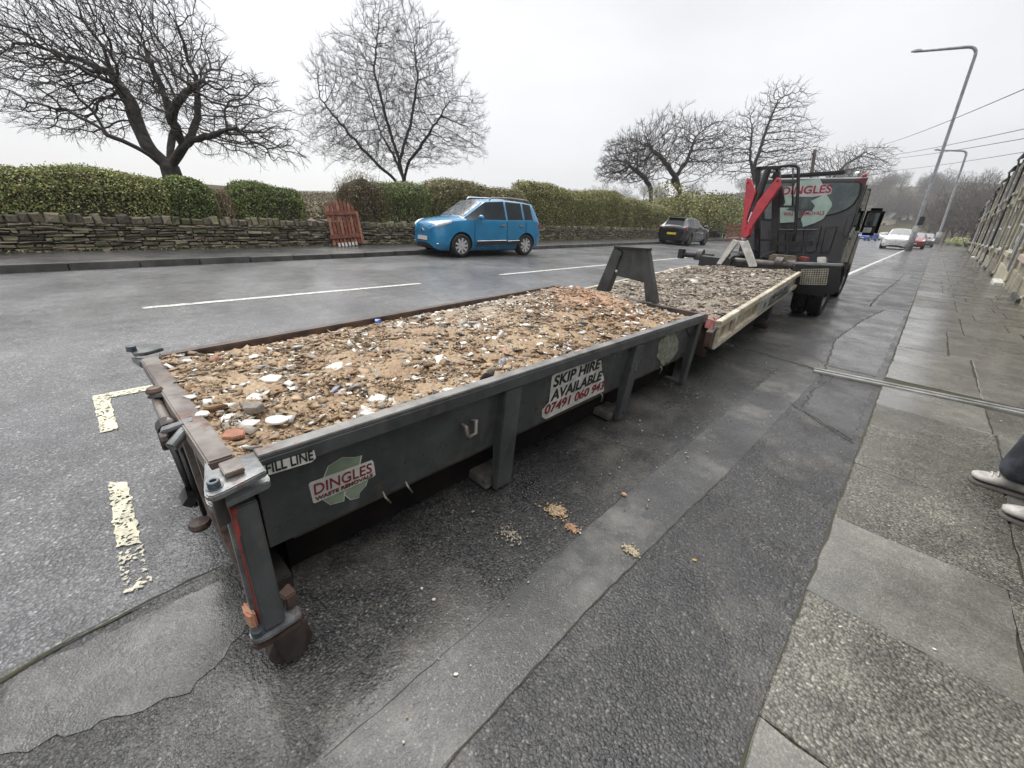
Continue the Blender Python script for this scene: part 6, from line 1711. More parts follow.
# cab shell: loft of rounded sections along y (rear wall to windscreen)
def cab_ring(y, z0, z1, xl, xr, r, top_in):
    pts = []
    def arc(cx_, cz, a0, a1, rr, n=5):
        for k in range(n + 1):
            a = a0 + (a1 - a0) * k / n; pts.append((cx_ + rr * math.cos(a), y, cz + rr * math.sin(a)))
    arc(xr - .06, z0 + .06, -math.pi / 2, 0, .06, 3)
    arc(xr - top_in - r, z1 - r, 0, math.pi / 2, r)
    arc(xl + top_in + r, z1 - r, math.pi / 2, math.pi, r)
    arc(xl + .06, z0 + .06, math.pi, 1.5 * math.pi, .06, 3)
    return pts
secs = [(YB, .70, 2.05, XL + .02, XR - .02, .11, .03), (YB + .06, .68, 2.075, XL, XR, .12, .03), (YB + .6, .60, 2.10, XL + .05, XR - .05, .12, .03), (YB + 1.15, .42, 2.08, XL + .09, XR - .09, .12, .03), (YB + 1.35, .40, 2.03, XL + .1, XR - .1, .14, .04), (YB + 2.0, .40, 1.38, XL + .08, XR - .08, .12, .05), (YB + 2.45, .40, 1.22, XL + .06, XR - .06, .12, .04), (YB + 2.62, .42, 1.05, XL + .18, XR - .18, .12, .03)]
b = MB(); vs = []
for s_ in secs: vs += cab_ring(*s_)
n = len(cab_ring(*secs[0])); fs = []
for i in range(len(secs) - 1):
    for k in range(n): fs.append((i * n + k, i * n + (k + 1) % n, (i + 1) * n + (k + 1) % n, (i + 1) * n + k))
fs += [tuple(range(n)), tuple(reversed(range((len(secs) - 1) * n, len(secs) * n)))]
b.add(vs, fs); cab = W3('cab', b, M_CAB)
# rear wall details
def bp(px, py, off=0.0): return Vector(P(px, py, 1, YB - off))
win = [(763, 184), (770, 183.5), (800, 183), (830, 182.7), (855, 182.6), (859, 183.4), (860, 187), (858, 196), (853, 204), (846, 209), (836, 213), (822, 216), (800, 218), (775, 219), (765, 219.2)]
def grow(poly, k):
    c = np.mean(poly, axis=0); return [tuple(c + (np.array(p) - c) * k) for p in poly]
b = MB(); b.prism([bp(*p, .002) for p in grow(win, 1.06)], (0, -.012, 0)); W3('window_seal', b, M_RUBBER)
b = MB(); b.prism([bp(*p, .015) for p in win], (0, -.006, 0)); rwin = W3('rear_window', b, M_TEAL)
for x0, x1 in ((768, 786), (789, 805), (808, 822), (826, 838)):
    b = MB(); b.prism([bp(x0, 228, .002), bp(x1, 226.5, .002), bp(x1 - (x1 - 790) * .16 - 1, 252, .002), bp(x0 - (x0 - 790) * .16, 253, .002)], (0, -.016, 0)); W3('pressed_panel', b, M_CAB, bevel=.008)
b = MB(); b.prism([bp(848, 216, .002), bp(856, 213, .002), bp(848, 236, .002), bp(842, 238, .002)], (0, -.014, 0)); W3('pressed_panel', b, M_CAB, bevel=.008)
b = MB(); b.bar(bp(770, 229.5, .03), bp(818, 229.3, .03), .03, .012); W3('grab_rail', b, M_GALV)
b = MB(); b.prism([bp(856, 178.5, .002), bp(868.5, 177.8, .002), bp(866, 184, .002), bp(857, 183.5, .002)], (0, -.01, 0)); W3('red_marker', b, pm('faded_red_marker', (.16, .03, .04), .5, (.09, .02, .025), 12), bevel=.002)
b = MB(); b.bar(Vector(P(771, 177.5, 1, YB + .25)), Vector(P(846, 172.5, 1, YB + .25)), .16, .06); W3('roof_light_bar', b, M_BLACK, bevel=.02)
b = MB(); b.lathe([(.03, 0), (.03, .03), (.02, .05), (0, .055)], Vector(P(864, 177, 1, YB + .3)), 'z', 14); W3('beacon', b, M_REDL, smooth=True)
b = MB(); b.lathe([(.045, 0), (.045, .05), (.03, .08), (0, .085)], Vector(P(856, 177, 1, YB + .5)), 'z', 14); W3('beacon', b, M_CHROME, smooth=True)
# company emblem on the rear window
M_MINT = pm('pale_green_vinyl', (.40, .52, .46), .5, (.33, .45, .40), 8)
M_PALE = pm('pale_name_vinyl', (.52, .54, .54), .5, (.42, .44, .44), 8)
def dec3(name, poly, mat, off, parent):
    b = MB(); b.add([bp(x, y, off) for x, y in poly], [tuple(range(len(poly)))]); return W3(name, b, mat, parent, fix=False)
dec3('recycling_arrow', [(797, 180.5), (820, 179), (824, 187), (793, 189)], M_MINT, .024, rwin)
dec3('recycling_arrow', [(811, 201), (826, 193.5), (832, 203), (832, 206), (823, 219), (815, 223), (803, 227), (801, 219), (806, 211), (812, 211), (815, 206)], M_MINT, .0245, rwin)
dec3('recycling_arrow', [(780, 195), (793, 197), (791, 207), (786, 210), (797, 212), (796, 222), (780, 223)], M_MINT, .0243, rwin)
dec3('name_band', [(779, 187), (829, 184.5), (832, 189), (831, 194), (812, 197), (780, 196)], M_PALE, .026, rwin)
a, c = bp(781, 194.6, .028), bp(830, 192.5, .028)
text_obj('lettering', 'DINGLES', a - tr_loc, c - a, (0, 0, 1), .17, pm('crimson_lettering', (.36, .03, .06), .5), rwin, .004, width=(c - a).length)
a, c = bp(783, 215.6, .028), bp(824, 214.6, .028)
text_obj('lettering', 'WASTE REMOVALS', a - tr_loc, c - a, (0, 0, 1), .085, MATS['crimson_lettering'], rwin, .001, width=(c - a).length)
b = MB(); b.prism([Vector((XL + .09, YB + 1.40, 1.99)), Vector((XR - .09, YB + 1.40, 1.99)), Vector((XR - .10, YB + 1.98, 1.40)), Vector((XL + .10, YB + 1.98, 1.40))], (0, .02, .02)); W3('windscreen', b, M_GLASS)
for x, sg_ in ((XR - .075, 1), (XL + .075, -1)):
    b = MB(); b.prism([Vector((x, YB + .62, 1.28)), Vector((x, YB + 1.62, 1.28)), Vector((x - sg_ * .015, YB + 1.22, 1.95)), Vector((x - sg_ * .015, YB + .62, 1.95))], (sg_ * .012, 0, 0)); dr = W3('side_window', b, M_GLASS)
    b = MB(); xx = x + sg_ * .004; b.tube([(xx, YB + .56, 2.0), (xx, YB + .56, .62)], .008, 5); b.tube([(xx, YB + 1.7, 1.25), (xx, YB + 1.7, .62)], .008, 5); W3('door_seam', b, M_ARCH)
    b = MB(); b.box(min(x, x + sg_ * .03), max(x, x + sg_ * .03), YB + .64, YB + .82, 1.12, 1.16); W3('door_handle', b, M_BLACK, bevel=.006)
# mirror
mc = Vector(P(872.5, 222, 1, YB + 1.55))
b = MB(); b.box(mc.x - .14, mc.x + .13, mc.y - .05, mc.y + .05, mc.z - .24, mc.z + .24); mir = W3('door_mirror', b, M_BLACK, bevel=.05)
b = MB(); b.box(mc.x - .10, mc.x + .07, mc.y - .056, mc.y - .051, mc.z - .07, mc.z + .15); W3('mirror_glass', b, pm('mirror_surface', (.12, .14, .14), .06, metal=1.0), mir)
b = MB(); b.box(mc.x - .09, mc.x + .03, mc.y - .056, mc.y - .051, mc.z - .19, mc.z - .10); W3('mirror_glass', b, M_CHROME, mir)
b = MB(); b.bar(mc + Vector((-.1, .02, -.08)), Vector((XR - .02, mc.y + .05, mc.z - .16)), .06, .12); W3('mirror_arm', b, M_BLACK, mir, bevel=.01)
mc2 = Vector((XL - .17, mc.y, mc.z)); b = MB(); b.box(mc2.x - .12, mc2.x + .12, mc2.y - .05, mc2.y + .05, mc2.z - .24, mc2.z + .24); b.bar(mc2 + Vector((.1, .02, -.08)), Vector((XL + .02, mc2.y + .05, mc2.z - .16)), .06, .1); W3('door_mirror', b, M_BLACK, bevel=.02)
# wheels
def wheel(x, y, r_, w, parent=None):
    t = MB(); h = w / 2
    t.lathe([(r_ * .58, -h * .8), (r_ * .93, -h * .95), (r_, -h * .75), (r_, h * .75), (r_ * .93, h * .95), (r_ * .58, h * .8), (r_ * .56, h * .4)], (x, y, r_), 'x', 36)
    wh = W3('wheel', t, M_RUBBER, smooth=True)
    t = MB()
    for k in range(40):
        a = 2 * math.pi * k / 40
        for s_ in (-1, 1):
            p = Vector((x + s_ * h * .40, y + math.cos(a) * r_ * 1.0, r_ + math.sin(a) * r_ * 1.0)); t.bar(p - Vector((h * .28, 0, 0)), p + Vector((h * .28, 0, 0)), .03, .018, (0, math.cos(a), math.sin(a)))
    W3('tread', t, M_RUBBER, wh)
    t = MB(); s_ = 1 if x > -1.9 else -1; t.lathe([(r_ * .58, s_ * h * .75), (r_ * .5, s_ * h * .35), (r_ * .22, s_ * h * .3), (r_ * .2, s_ * h * .8), (0, s_ * h * .85)], (x, y, r_), 'x', 24); W3('rim', t, M_GALV, wh)
for x in (-1.02, -1.235): wheel(x, 7.98, .34, .19)
for x in (-2.67, -2.455): wheel(x, 7.98, .34, .19)
wheel(-1.16, 10.75, .34, .2); wheel(-2.56, 10.75, .34, .2)
# mudguards and rear plate
for x0, x1 in ((-1.40, -.885), (-2.80, -2.30)):
    b = MB(); prof = [(8.46, .40), (8.44, .58), (8.33, .72), (8.12, .78), (7.55, .775), (7.47, .74), (7.44, .36)]; n_ = len(prof)
    pin = [(8.43, .40), (8.41, .57), (8.31, .69), (8.11, .75), (7.56, .745), (7.50, .72), (7.47, .36)]
    vs = [(x0, y, z) for y, z in prof] + [(x1, y, z) for y, z in prof] + [(x0, y, z) for y, z in pin] + [(x1, y, z) for y, z in pin]; fs = []
    for i in range(n_ - 1):
        fs += [(i, i + 1, n_ + i + 1, n_ + i), (2 * n_ + i, 3 * n_ + i, 3 * n_ + i + 1, 2 * n_ + i + 1), (i, 2 * n_ + i, 2 * n_ + i + 1, i + 1), (n_ + i, n_ + i + 1, 3 * n_ + i + 1, 3 * n_ + i)]
    fs += [(0, n_, 3 * n_, 2 * n_), (n_ - 1, 3 * n_ - 1, 4 * n_ - 1, 2 * n_ - 1)]
    b.add(vs, fs); W3('mudguard', b, M_BLACK)
    b = MB(); b.tube([(x1, y, z) for y, z in prof], .018, 6); W3('mudguard_lip', b, M_RUBBER, smooth=True)
def rp(px, py, off=0.0): return Vector(P(px, py, 1, 7.435 - off))
b = MB(); b.prism([rp(797, 264.5), rp(842, 266.5), rp(839, 291), rp(833, 294.5), rp(795, 292)], (0, -.02, 0)); rpl = W3('rear_plate', b, M_BLACK, bevel=.006)
b = MB()
m0, m1, m2, m3 = rp(802, 269.5, .028), rp(828.5, 269, .028), rp(826, 284.5, .028), rp(800, 284, .028)
for k in range(12):
    t = k / 11; b.bar(m0.lerp(m1, t), m3.lerp(m2, t), .012, .008, (0, 1, 0))
for k in range(8):
    t = k / 7; b.bar(m0.lerp(m3, t) - Vector((0, .004, 0)), m1.lerp(m2, t) - Vector((0, .004, 0)), .012, .008, (0, 1, 0))
W3('mesh_grille', b, pm('grey_cream_mesh', (.40, .38, .31), .55, (.26, .24, .19), 12), rpl)
b = MB(); b.prism([rp(817, 257), rp(826, 257), rp(826, 263.5), rp(817, 263)], (0, .03, 0)); W3('work_lamp', b, M_WHITE, bevel=.006)
b = MB(); b.bar(rp(795, 263, -.05), rp(843, 265, -.05), .1, .03); W3('rear_sill', b, M_GALV, bevel=.004)
# chassis rails, platform, headboard clutter
for x in (-1.65, -2.25):
    b = MB(); b.box(x - .06, x + .06, 7.3, 11.2, .46, .64); W3('chassis_rail', b, M_DARKST, bevel=.006)
b = MB(); b.box(-2.45, -1.45, 7.5, 8.9, .64, .70); W3('deck_plate', b, M_BLACK, bevel=.006)
b = MB(); b.box(-2.7, -1.15, 8.5, 8.92, .70, .76); W3('deck_plate', b, M_BLACK, bevel=.006)
b = MB(); b.tube([(-2.95, 7.62, .70), (-1.25, 7.55, .74)], .05, 12); W3('cross_tube', b, pm('greasy_steel', (.16, .15, .13), .4, (.06, .055, .05), 9, rust=.25), smooth=True)
b = MB(); b.tube([(-3.18, 7.55, .73), (-2.6, 7.55, .74)], .045, 12); W3('side_marker_arm', b, M_RUBBER, smooth=True)
b = MB(); b.box(-3.22, -3.12, 7.5, 7.6, .66, .82); W3('marker_block', b, M_BLACK, bevel=.01)
for x, s_ in ((-2.85, .085), (-2.42, .07), (-1.62, .085), (-1.46, .06)):
    b = MB(); b.lathe([(0, -.06), (s_, -.05), (s_, .05), (0, .06)], (x, 7.58, .76), 'x', 16); W3('pivot_boss', b, MATS['greasy_steel'])
b = MB(); b.box(-1.78, -1.42, 7.56, 7.72, .74, .87); W3('valve_block', b, pm('tan_grease_block', (.20, .155, .10), .6, (.10, .08, .06), 12, bmp=.4), bevel=.02)
for x, w_ in ((-1.36, .06), (-1.10, .04)):
    b = MB(); b.box(x - w_, x + w_, 7.75, 7.95, .80, .86); W3('red_lamp', b, M_REDW, bevel=.008)
r = random.Random(3)
for k in range(3):
    x = -2.25 + .31 * k + r.uniform(-.08, .08); b = MB(); p0 = Vector((x, 7.7, .74)); b.tube([p0, p0 + Vector((.06, .1, .10)), p0 + Vector((.14, .35, .12 + r.uniform(-.05, .1))), p0 + Vector((.1, .9, .05))], .013, 6); W3('hydraulic_hose', b, M_RUBBER, smooth=True)
# headboard frame: posts, hoop, steps
yh = 8.35
def hp(px, py, y=yh): return Vector(P(px, py, 1, y))
b = MB(); b.bar(hp(758.5, 168), hp(757, 262), .075, .09, (0, 1, 0)); W3('headboard_post', b, M_BLACK, bevel=.006)
b = MB(); b.bar(hp(777, 172), hp(774, 262), .10, .09, (0, 1, 0)); W3('headboard_post', b, M_BLACK, bevel=.006)
b = MB(); b.bar(hp(757, 168.5), hp(781, 167.5), .09, .05, (0, 0, 1)); W3('headboard_beam', b, M_BLACK, bevel=.006)
b = MB(); b.tube([hp(776, 178), hp(777, 168.5), hp(781, 166.3), hp(790, 165.3), hp(796, 165.6), hp(798.5, 168), hp(798, 190), hp(795, 232), hp(793, 244)], .024, 10); W3('hoop', b, M_BLACK, smooth=True)
b = MB(); b.tube([hp(793, 168), hp(792.5, 206)], .012, 8); W3('hoop_stay', b, M_BLACK, smooth=True)
for a, c, w_, t_ in (((778, 206.5), (797, 206.5), .10, .03), ((778, 233), (796, 233), .10, .025), ((778, 243.5), (812, 243.5), .14, .08), ((760, 240), (774, 240), .12, .03)):
    b = MB(); b.bar(hp(*a), hp(*c), w_, t_); W3('step', b, M_BLACK, bevel=.006)
b = MB(); b.prism([hp(779, 186), hp(782, 186), hp(784.5, 202), hp(782, 206), hp(776, 204)], (0, .06, 0)); W3('bracket_plate', b, M_BLACK, bevel=.004)
# red hook arm: two tapering cheeks meeting at the hook, ram between
ye = 7.95
def ap(px, py): return Vector(P(px, py, 1, ye))
b = MB(); b.prism([ap(746.5, 177.8), ap(750.5, 179.5), ap(754.8, 193), ap(752.6, 201), ap(746.5, 219), ap(747, 230), ap(745, 238.5), ap(741.2, 233), ap(744.2, 202)], (0, .10, 0)); arm = W3('hook_arm', b, M_RED, bevel=.006)
b = MB(); b.prism([ap(777, 177), ap(780, 179), ap(779.5, 187), ap(767.5, 204), ap(752.5, 225.5), ap(749.5, 235), ap(745.5, 238.8), ap(743.5, 232), ap(751, 215), ap(757, 202)], (0, .10, 0)); W3('hook_arm', b, M_RED, bevel=.006)
b = MB(); b.prism([ap(741.3, 231), ap(750.5, 228), ap(749.6, 235.5), ap(745, 239), ap(741.8, 236)], (0, -.05, 0)); W3('hook_head', b, M_RED, bevel=.006)
b = MB(); b.cyl(hp(768, 170, 8.1), hp(752, 212, 8.0), .052, 16); ram = W3('hydraulic_ram', b, M_BLACK, smooth=False)
b = MB(); b.cyl(hp(752, 212, 8.0), hp(748.5, 222, 7.98), .026, 14); W3('ram_piston', b, M_CHROME, ram)
b = MB(); b.tube([ap(744.5, 238), ap(743.5, 241), ap(741.5, 243), ap(739, 242.5)], [.05, .045, .04, .02], 10); W3('hook', b, M_STEEL, smooth=True)
for p_ in ((777.5, 181), (748, 183), (744.5, 233)):
    b = MB(); b.lathe([(0, -.008), (.014, -.008), (.014, 0)], ap(*p_), 'y', 12); W3('pivot_pin', b, M_BLACK)

# ================================================================== PERSON AT THE RIGHT EDGE
def skin_mesh(name, verts, edges, radii, mat, parent, rootv=0, sub=2):
    me = bpy.data.meshes.new(name); me.from_pydata(verts, edges, []); me.update()
    o = bpy.data.objects.new(name, me); COL.objects.link(o)
    m = o.modifiers.new('skin', 'SKIN'); m.use_smooth_shade = True
    for i, rr in enumerate(radii):
        d = me.skin_vertices[0].data[i]; d.radius = rr if isinstance(rr, tuple) else (rr, rr); d.use_root = (i == rootv)
    s = o.modifiers.new('sub', 'SUBSURF'); s.levels = sub; s.render_levels = sub
    dg = bpy.context.evaluated_depsgraph_get(); nm = bpy.data.meshes.new_from_object(o.evaluated_get(dg))
    bpy.data.objects.remove(o); nm.materials.clear(); nm.materials.append(mat); nm.name = name
    nm.polygons.foreach_set('use_smooth', [True] * len(nm.polygons))
    q = bpy.data.objects.new(name, nm); COL.objects.link(q); q.parent = parent
    return q
M_SKINM = pm('skin', (.42, .25, .18), .55)
M_TROU = pm('grey_blue_work_trousers', (.060, .064, .078), .85, (.022, .024, .030), 9, lo=.40, hi=.58, bmp=.6, bscale=18, bdist=.01)
M_SHOE = pm('dusty_pale_shoe', (.46, .44, .41), .8, (.25, .24, .225), 16, bmp=.4, bscale=70)
M_SOLE = pm('shoe_sole', (.16, .15, .14), .8)
M_JKT = pm('dark_work_jacket', (.05, .055, .065), .85, (.035, .04, .045), 6, bmp=.5, bscale=20)
pe = empty('person', (.80, 3.02, .022), 'person in grey blue work trousers and dusty pale shoes at the right edge', 'person')
s = .92
hipz = .88 * s
A1 = Vector((-.105, .125, .085)); K1 = Vector((-.085, .115, .48 * s)); H1 = Vector((0.03, .095, hipz))       # far leg (towards +y)
A2 = Vector((-.015, -.20, .085)); K2 = Vector((.05, -.15, .48 * s)); H2 = Vector((.03, -.095, hipz))
PEL = Vector((.03, 0, .95 * s)); CH = Vector((.02, 0, 1.28 * s)); NK = Vector((.02, 0, 1.47 * s)); HD = Vector((-.01, 0, 1.60 * s)); HT = Vector((0, 0, 1.70 * s))
SH1, SH2 = Vector((.03, .19, 1.40 * s)), Vector((.03, -.19, 1.40 * s)); E1, E2 = Vector((.05, .25, 1.12 * s)), Vector((.05, -.25, 1.12 * s)); W1_, W2_ = Vector((-.03, .26, .88 * s)), Vector((-.03, -.26, .88 * s))
F1, F2 = W1_ + Vector((-.02, .0, -.09)), W2_ + Vector((-.02, 0, -.09))
NK = Vector((.02, 0, 1.44 * s)); JW = Vector((-.015, 0, 1.535 * s)); HD = Vector((.005, 0, 1.61 * s)); HT = Vector((.012, 0, 1.675 * s))
WS = Vector((.03, 0, 1.02 * s)); PL_ = Vector((.03, 0, .90 * s)); Q1, Q2 = Vector((.03, .10, .76 * s)), Vector((.03, -.10, .76 * s))
bv = [PL_, WS, CH, NK, JW, HD, HT, SH1, E1, W1_, SH2, E2, W2_, Q1, K1, A1, Q2, K2, A2, A1 + Vector((-.07, 0, -.045)), A2 + Vector((-.07, 0, -.045))]
be = [(0, 1), (1, 2), (2, 3), (3, 4), (4, 5), (5, 6), (2, 7), (7, 8), (8, 9), (2, 10), (10, 11), (11, 12), (0, 13), (13, 14), (14, 15), (0, 16), (16, 17), (17, 18), (15, 19), (18, 20)]
brd = [.11, .105, .115, .05, .06, .085, .066, .045, .034, .026, .045, .034, .026, .07, .05, .034, .07, .05, .034, .024, .024]
for wr_, sd in ((9, 1), (12, -1)):
    w = bv[wr_]; pm_ = w + Vector((-.012, 0, -.05)); bv.append(pm_); be.append((wr_, len(bv) - 1)); brd.append((.030, .016)); pi = len(bv) - 1
    for k in range(4):
        kn = pm_ + Vector((-.030 + .020 * k, 0, -.045 - .004 * (1.5 - abs(k - 1.5)))); ti = kn + Vector((-.004, -sd * .010, -.036 - .006 * (k in (1, 2)))); tt = ti + Vector((0, -sd * .012, -.018))
        b0 = len(bv); bv += [kn, ti, tt]; be += [(pi, b0), (b0, b0 + 1), (b0 + 1, b0 + 2)]; brd += [.0095, .0085, .007]
    t1 = w + Vector((-.045, -sd * .006, -.045)); t2 = t1 + Vector((-.012, -sd * .006, -.035)); b0 = len(bv); bv += [t1, t2]; be += [(wr_, b0), (b0, b0 + 1)]; brd += [.011, .009]
skin_mesh('body', bv, be, brd, M_SKINM, pe)
tv_ = [WS, PL_, Q1, Q1.lerp(K1, .5), K1, K1.lerp(A1, .5), K1.lerp(A1, .82), A1 + Vector((.005, 0, -.02)), Q2, Q2.lerp(K2, .5), K2, K2.lerp(A2, .5), K2.lerp(A2, .82), A2 + Vector((.005, 0, -.02))]
skin_mesh('trousers', tv_, [(0, 1), (1, 2), (2, 3), (3, 4), (4, 5), (5, 6), (6, 7), (1, 8), (8, 9), (9, 10), (10, 11), (11, 12), (12, 13)], [.135, .135, .105, .098, .092, .088, .098, .094, .105, .098, .092, .088, .098, .094], M_TROU, pe)
UC = Vector((.02, 0, 1.365 * s)); S1_, S2_ = Vector((.025, .15, 1.375 * s)), Vector((.025, -.15, 1.375 * s))
skin_mesh('jacket', [PL_ + Vector((0, 0, -.05)), WS, CH, UC, NK + Vector((0, 0, -.02)), S1_, SH1 + Vector((0, .02, -.04)), E1, W1_, S2_, SH2 + Vector((0, -.02, -.04)), E2, W2_], [(0, 1), (1, 2), (2, 3), (3, 4), (3, 5), (5, 6), (6, 7), (7, 8), (3, 9), (9, 10), (10, 11), (11, 12)], [.165, .150, .150, .105, .075, .085, .078, .060, .048, .085, .078, .060, .048], M_JKT, pe)
def pblob(name, c, rad, mat):
    b = MB(); b.lathe([(math.sin(math.pi * k / 10), -math.cos(math.pi * k / 10)) for k in range(11)], (0, 0, 0), 'z', 16); b.v = [(c[0] + x * rad[0], c[1] + y * rad[1], c[2] + z * rad[2]) for x, y, z in b.v]
    return b.build(name, mat, pe, smooth=True)
pblob('hair', (HD.x + .022, 0, HD.z + .03), (.088, .086, .085), pm('brown_hair', (.05, .035, .025), .7, bmp=.6, bscale=40))
fx = HD.x - .078
pblob('nose', (fx - .008, 0, HD.z - .028), (.016, .013, .020), M_SKINM); pblob('mouth', (fx + .010, 0, HD.z - .066), (.010, .022, .006), pm('lips', (.32, .14, .12), .5))
for y_ in (-.03, .03):
    pblob('eye', (fx + .008, y_, HD.z - .004), (.010, .012, .008), M_PLATEW); pblob('pupil', (fx - .001, y_, HD.z - .004), (.003, .005, .005), M_BLACK)
    pblob('eyebrow', (fx + .003, y_, HD.z + .016), (.008, .018, .004), MATS['brown_hair'])
for y_ in (-.078, .078): pblob('ear', (HD.x + .01, y_, HD.z - .012), (.018, .010, .028), M_SKINM)
for A in (A1, A2):
    d = Vector((-1, .04 if A is A1 else .10, 0)).normalized()
    b = MB(); sd_ = Vector((-d.y, d.x, 0))
    st_ = [(-.085, .032, .060, .0), (-.06, .042, .095, 0), (0, .043, .105, 0), (.03, .047, .098, 0), (.06, .050, .082, 0), (.09, .053, .070, 0), (.12, .052, .062, 0), (.142, .041, .052, .003), (.155, .02, .036, .012)]
    ringn = 10; vs = []
    base = Vector((A.x, A.y, 0))
    for (x, w, h, z0) in st_:
        for k in range(ringn):
            a = 2 * math.pi * k / ringn; ca, sa = math.cos(a), math.sin(a)
            zz = .018 + z0 + (h - .018) * (.5 + .5 * sa); ww = w * math.copysign(abs(ca) ** .7, ca) * (1.0 if sa < .3 else .9)
            vs.append(base + d * x + sd_ * ww + Vector((0, 0, zz)))
    fs = [(i * ringn + k, i * ringn + (k + 1) % ringn, (i + 1) * ringn + (k + 1) % ringn, (i + 1) * ringn + k) for i in range(len(st_) - 1) for k in range(ringn)]
    fs += [tuple(range(ringn)), tuple(range((len(st_) - 1) * ringn, len(st_) * ringn))]
    b.add(vs, fs); sh = b.build('shoe', M_SHOE, pe, smooth=True)
    b = MB(); out = []
    for (x, w, h, z0) in st_: out.append(base + d * x + sd_ * (w + .004))
    for (x, w, h, z0) in reversed(st_): out.append(base + d * x - sd_ * (w + .004))
    b.prism(out, (0, 0, .015)); b.build('sole', M_SOLE, sh, bevel=.003)
    b = MB()
    for k in range(4):
        x = .03 + .02 * k; z = .100 - .009 * k; p = base + d * x + Vector((0, 0, z)); b.tube([p - sd_ * .03 - Vector((0, 0, .006)), p + Vector((0, 0, .004)), p + sd_ * .03 - Vector((0, 0, .006))], .004, 5)
    b.build('laces', M_PLAST, sh)

# ================================================================== SMALL THINGS ON THE FOOTWAY
r_ = np.random.default_rng(12)
n = 300
x = np.where(r_.uniform(0, 1, n) < .7, -.55 - np.abs(r_.normal(0, .35, n)), r_.uniform(-1.2, .9, n)); y = r_.uniform(.2, 6.5, n) ** 1.0
near = r_.uniform(0, 1, n) < .35; y = np.where(near, r_.normal(2.6, .7, n), y)
s_ = .0022 * (3.6 ** r_.uniform(0, 1, n) ** 2)
V8 = []
sgn = np.array([(-1, -1, 0), (1, -1, 0), (1, 1, 0), (-1, 1, 0), (-1, -1, 1), (1, -1, 1), (1, 1, 1), (-1, 1, 1)], float)
an = r_.uniform(0, 6.28, n)
for m_ in range(8):
    j = r_.uniform(.5, 1.1, (n, 3)); lx, ly = sgn[m_, 0] * s_ * j[:, 0], sgn[m_, 1] * s_ * .7 * j[:, 1]
    V8.append(np.stack([x + lx * np.cos(an) - ly * np.sin(an), y + lx * np.sin(an) + ly * np.cos(an), np.where(x > .06, .023, .0165) + sgn[m_, 2] * s_ * .7 * j[:, 2]], 1))
V8 = np.stack(V8, 1).reshape(-1, 3)
cf = np.array([(0, 3, 2, 1), (4, 5, 6, 7), (0, 1, 5, 4), (1, 2, 6, 5), (2, 3, 7, 6), (3, 0, 4, 7)])
Fq = (cf[None] + (np.arange(n) * 8)[:, None, None]).reshape(-1)
cc = np.where(r_.uniform(0, 1, (n, 1)) < .5, np.array([[.55, .52, .45]]), np.array([[.30, .25, .18]])) * r_.uniform(.6, 1.2, (n, 1))
o = raw_mesh('grit', V8, Fq, 4, M_RUBBLE, colors=np.repeat(cc, 8, 0)); tag(o, 'scattered pale grit and rubble crumbs on the wet footway', 'grit', kind='stuff')
def spill(label, px, py, rad, n, seed, col):
    c = G(px, py, .015); r_ = np.random.default_rng(seed)
    d = r_.normal(0, .5, (n, 2)) * rad * np.array([1, .7]); s_ = r_.uniform(.0012, .0045, n); h = .006 * np.exp(-(d ** 2).sum(1) / (rad * .5) ** 2)
    an = r_.uniform(0, 6.28, n); V = []
    for m_ in range(8):
        j = r_.uniform(.5, 1.1, (n, 3)); V.append(np.stack([d[:, 0] + sgn[m_, 0] * s_ * j[:, 0], d[:, 1] + sgn[m_, 1] * s_ * j[:, 1], h + sgn[m_, 2] * s_ * j[:, 2]], 1))
    F_ = (cf[None] + (np.arange(n) * 8)[:, None, None]).reshape(-1)
    o = raw_mesh('spilled_sand', np.stack(V, 1).reshape(-1, 3), F_, 4, M_RUBBLE, colors=np.repeat(np.array(col) * r_.uniform(.6, 1.2, (n, 1)), 8, 0)); o.location = c
    tag(o, label, 'sand', kind='stuff')
SAND = (.46, .34, .21)
spill('largest patch of spilled tan sand on the footway beside the skip', 557, 511, .055, 420, 1, SAND)
spill('small crumb of orange sand just below the largest patch', 572, 528, .028, 160, 2, (.44, .27, .16))
spill('pale sand spot on the smooth repair strip', 631, 551, .035, 220, 3, (.42, .36, .25))
spill('faint pale sand smear nearest the skip', 510, 535, .06, 120, 4, (.35, .31, .25))
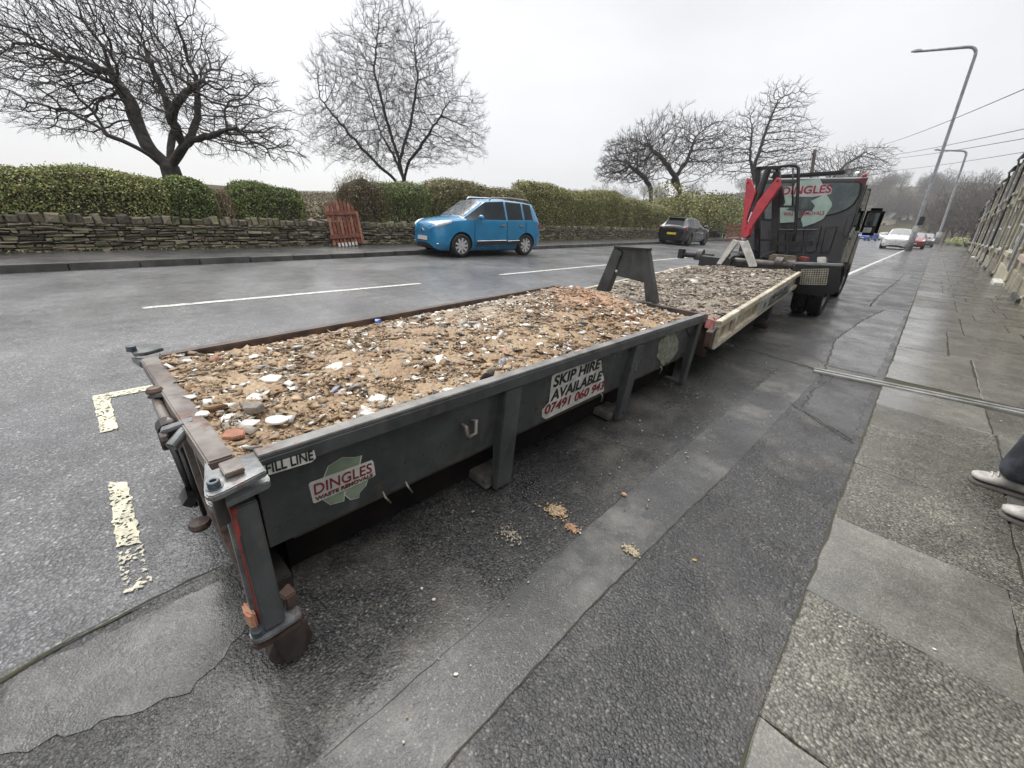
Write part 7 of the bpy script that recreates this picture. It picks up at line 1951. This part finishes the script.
def bit(name, label, cat, px, py, L, Wd, T, mat, seed, ang, z=.016):
    r_ = random.Random(seed); c = Vector(G(px, py, z)); b = MB()
    pts = [Vector((L / 2 * math.cos(a) * r_.uniform(.75, 1.1), Wd / 2 * math.sin(a) * r_.uniform(.75, 1.1), 0)) for a in np.linspace(0, 2 * math.pi, 9)[:-1]]
    M = Matrix.Rotation(ang, 4, 'Z'); b.prism([M @ p for p in pts], (0, 0, T)); o = b.build(name, mat, bevel=min(.002, T * .25)); o.location = c
    return tag(o, label, cat)
M_YLEAF = pm('yellow_leaf', (.50, .34, .05), .6, (.34, .2, .03), 60)
bit('fallen_leaf', 'small yellow fallen leaf on the dark asphalt footway', 'leaf', 694.5, 560, .022, .012, .002, M_YLEAF, 1, .6)
bit('brick_crumb', 'orange brick crumb lying beyond the sand patches on the footway', 'crumb', 624, 495, .03, .022, .010, pm('tan_crumb', (.50, .34, .22), .85), 2, .3)
bit('paper_scrap', 'small white paper scrap at the foot of the repair strip', 'scrap', 456, 674, .016, .010, .001, M_PLAST, 3, .8)
bit('plaster_crumb', 'white plaster crumb left of the pale footway strip under the skip', 'crumb', 422, 589, .012, .010, .006, M_PLAST, 4, .2)
bit('plaster_crumb', 'pale plaster crumb just below the other crumb near the skip', 'crumb', 434, 600, .014, .010, .006, M_PLAST, 5, .9)
bit('cigarette_end', 'tiny white cigarette end on the rough flagstone in front', 'litter', 840, 627, .018, .006, .004, M_PLAST, 6, .9, .024)
bit('paper_scrap', 'tiny white scrap by the dark wet flagstone', 'scrap', 934, 649, .014, .008, .002, M_PLAST, 7, .3, .024)
bit('paper_scrap', 'tiny white scrap on the flagstone above the shoe', 'scrap', 1001, 421, .018, .012, .002, M_PLAST, 8, .3, .024)

# ================================================================== damp air over the valley
M_AIR, nt_, b_ = _nt('damp_air')
nt_.nodes.remove(b_)
pv = nt_.nodes.new('ShaderNodeVolumePrincipled'); pv.inputs['Density'].default_value = .0007; pv.inputs['Color'].default_value = (.9, .92, .95, 1); pv.inputs['Anisotropy'].default_value = .2
nt_.links.new(pv.outputs[0], nt_.nodes['Material Output'].inputs['Volume'])
hz = MB(); hz.box(-920, 920, -510, 1610, -3, 90); tag(hz.build('haze', M_AIR), 'thin damp grey haze over the street and the far valley side', 'haze', kind='stuff')
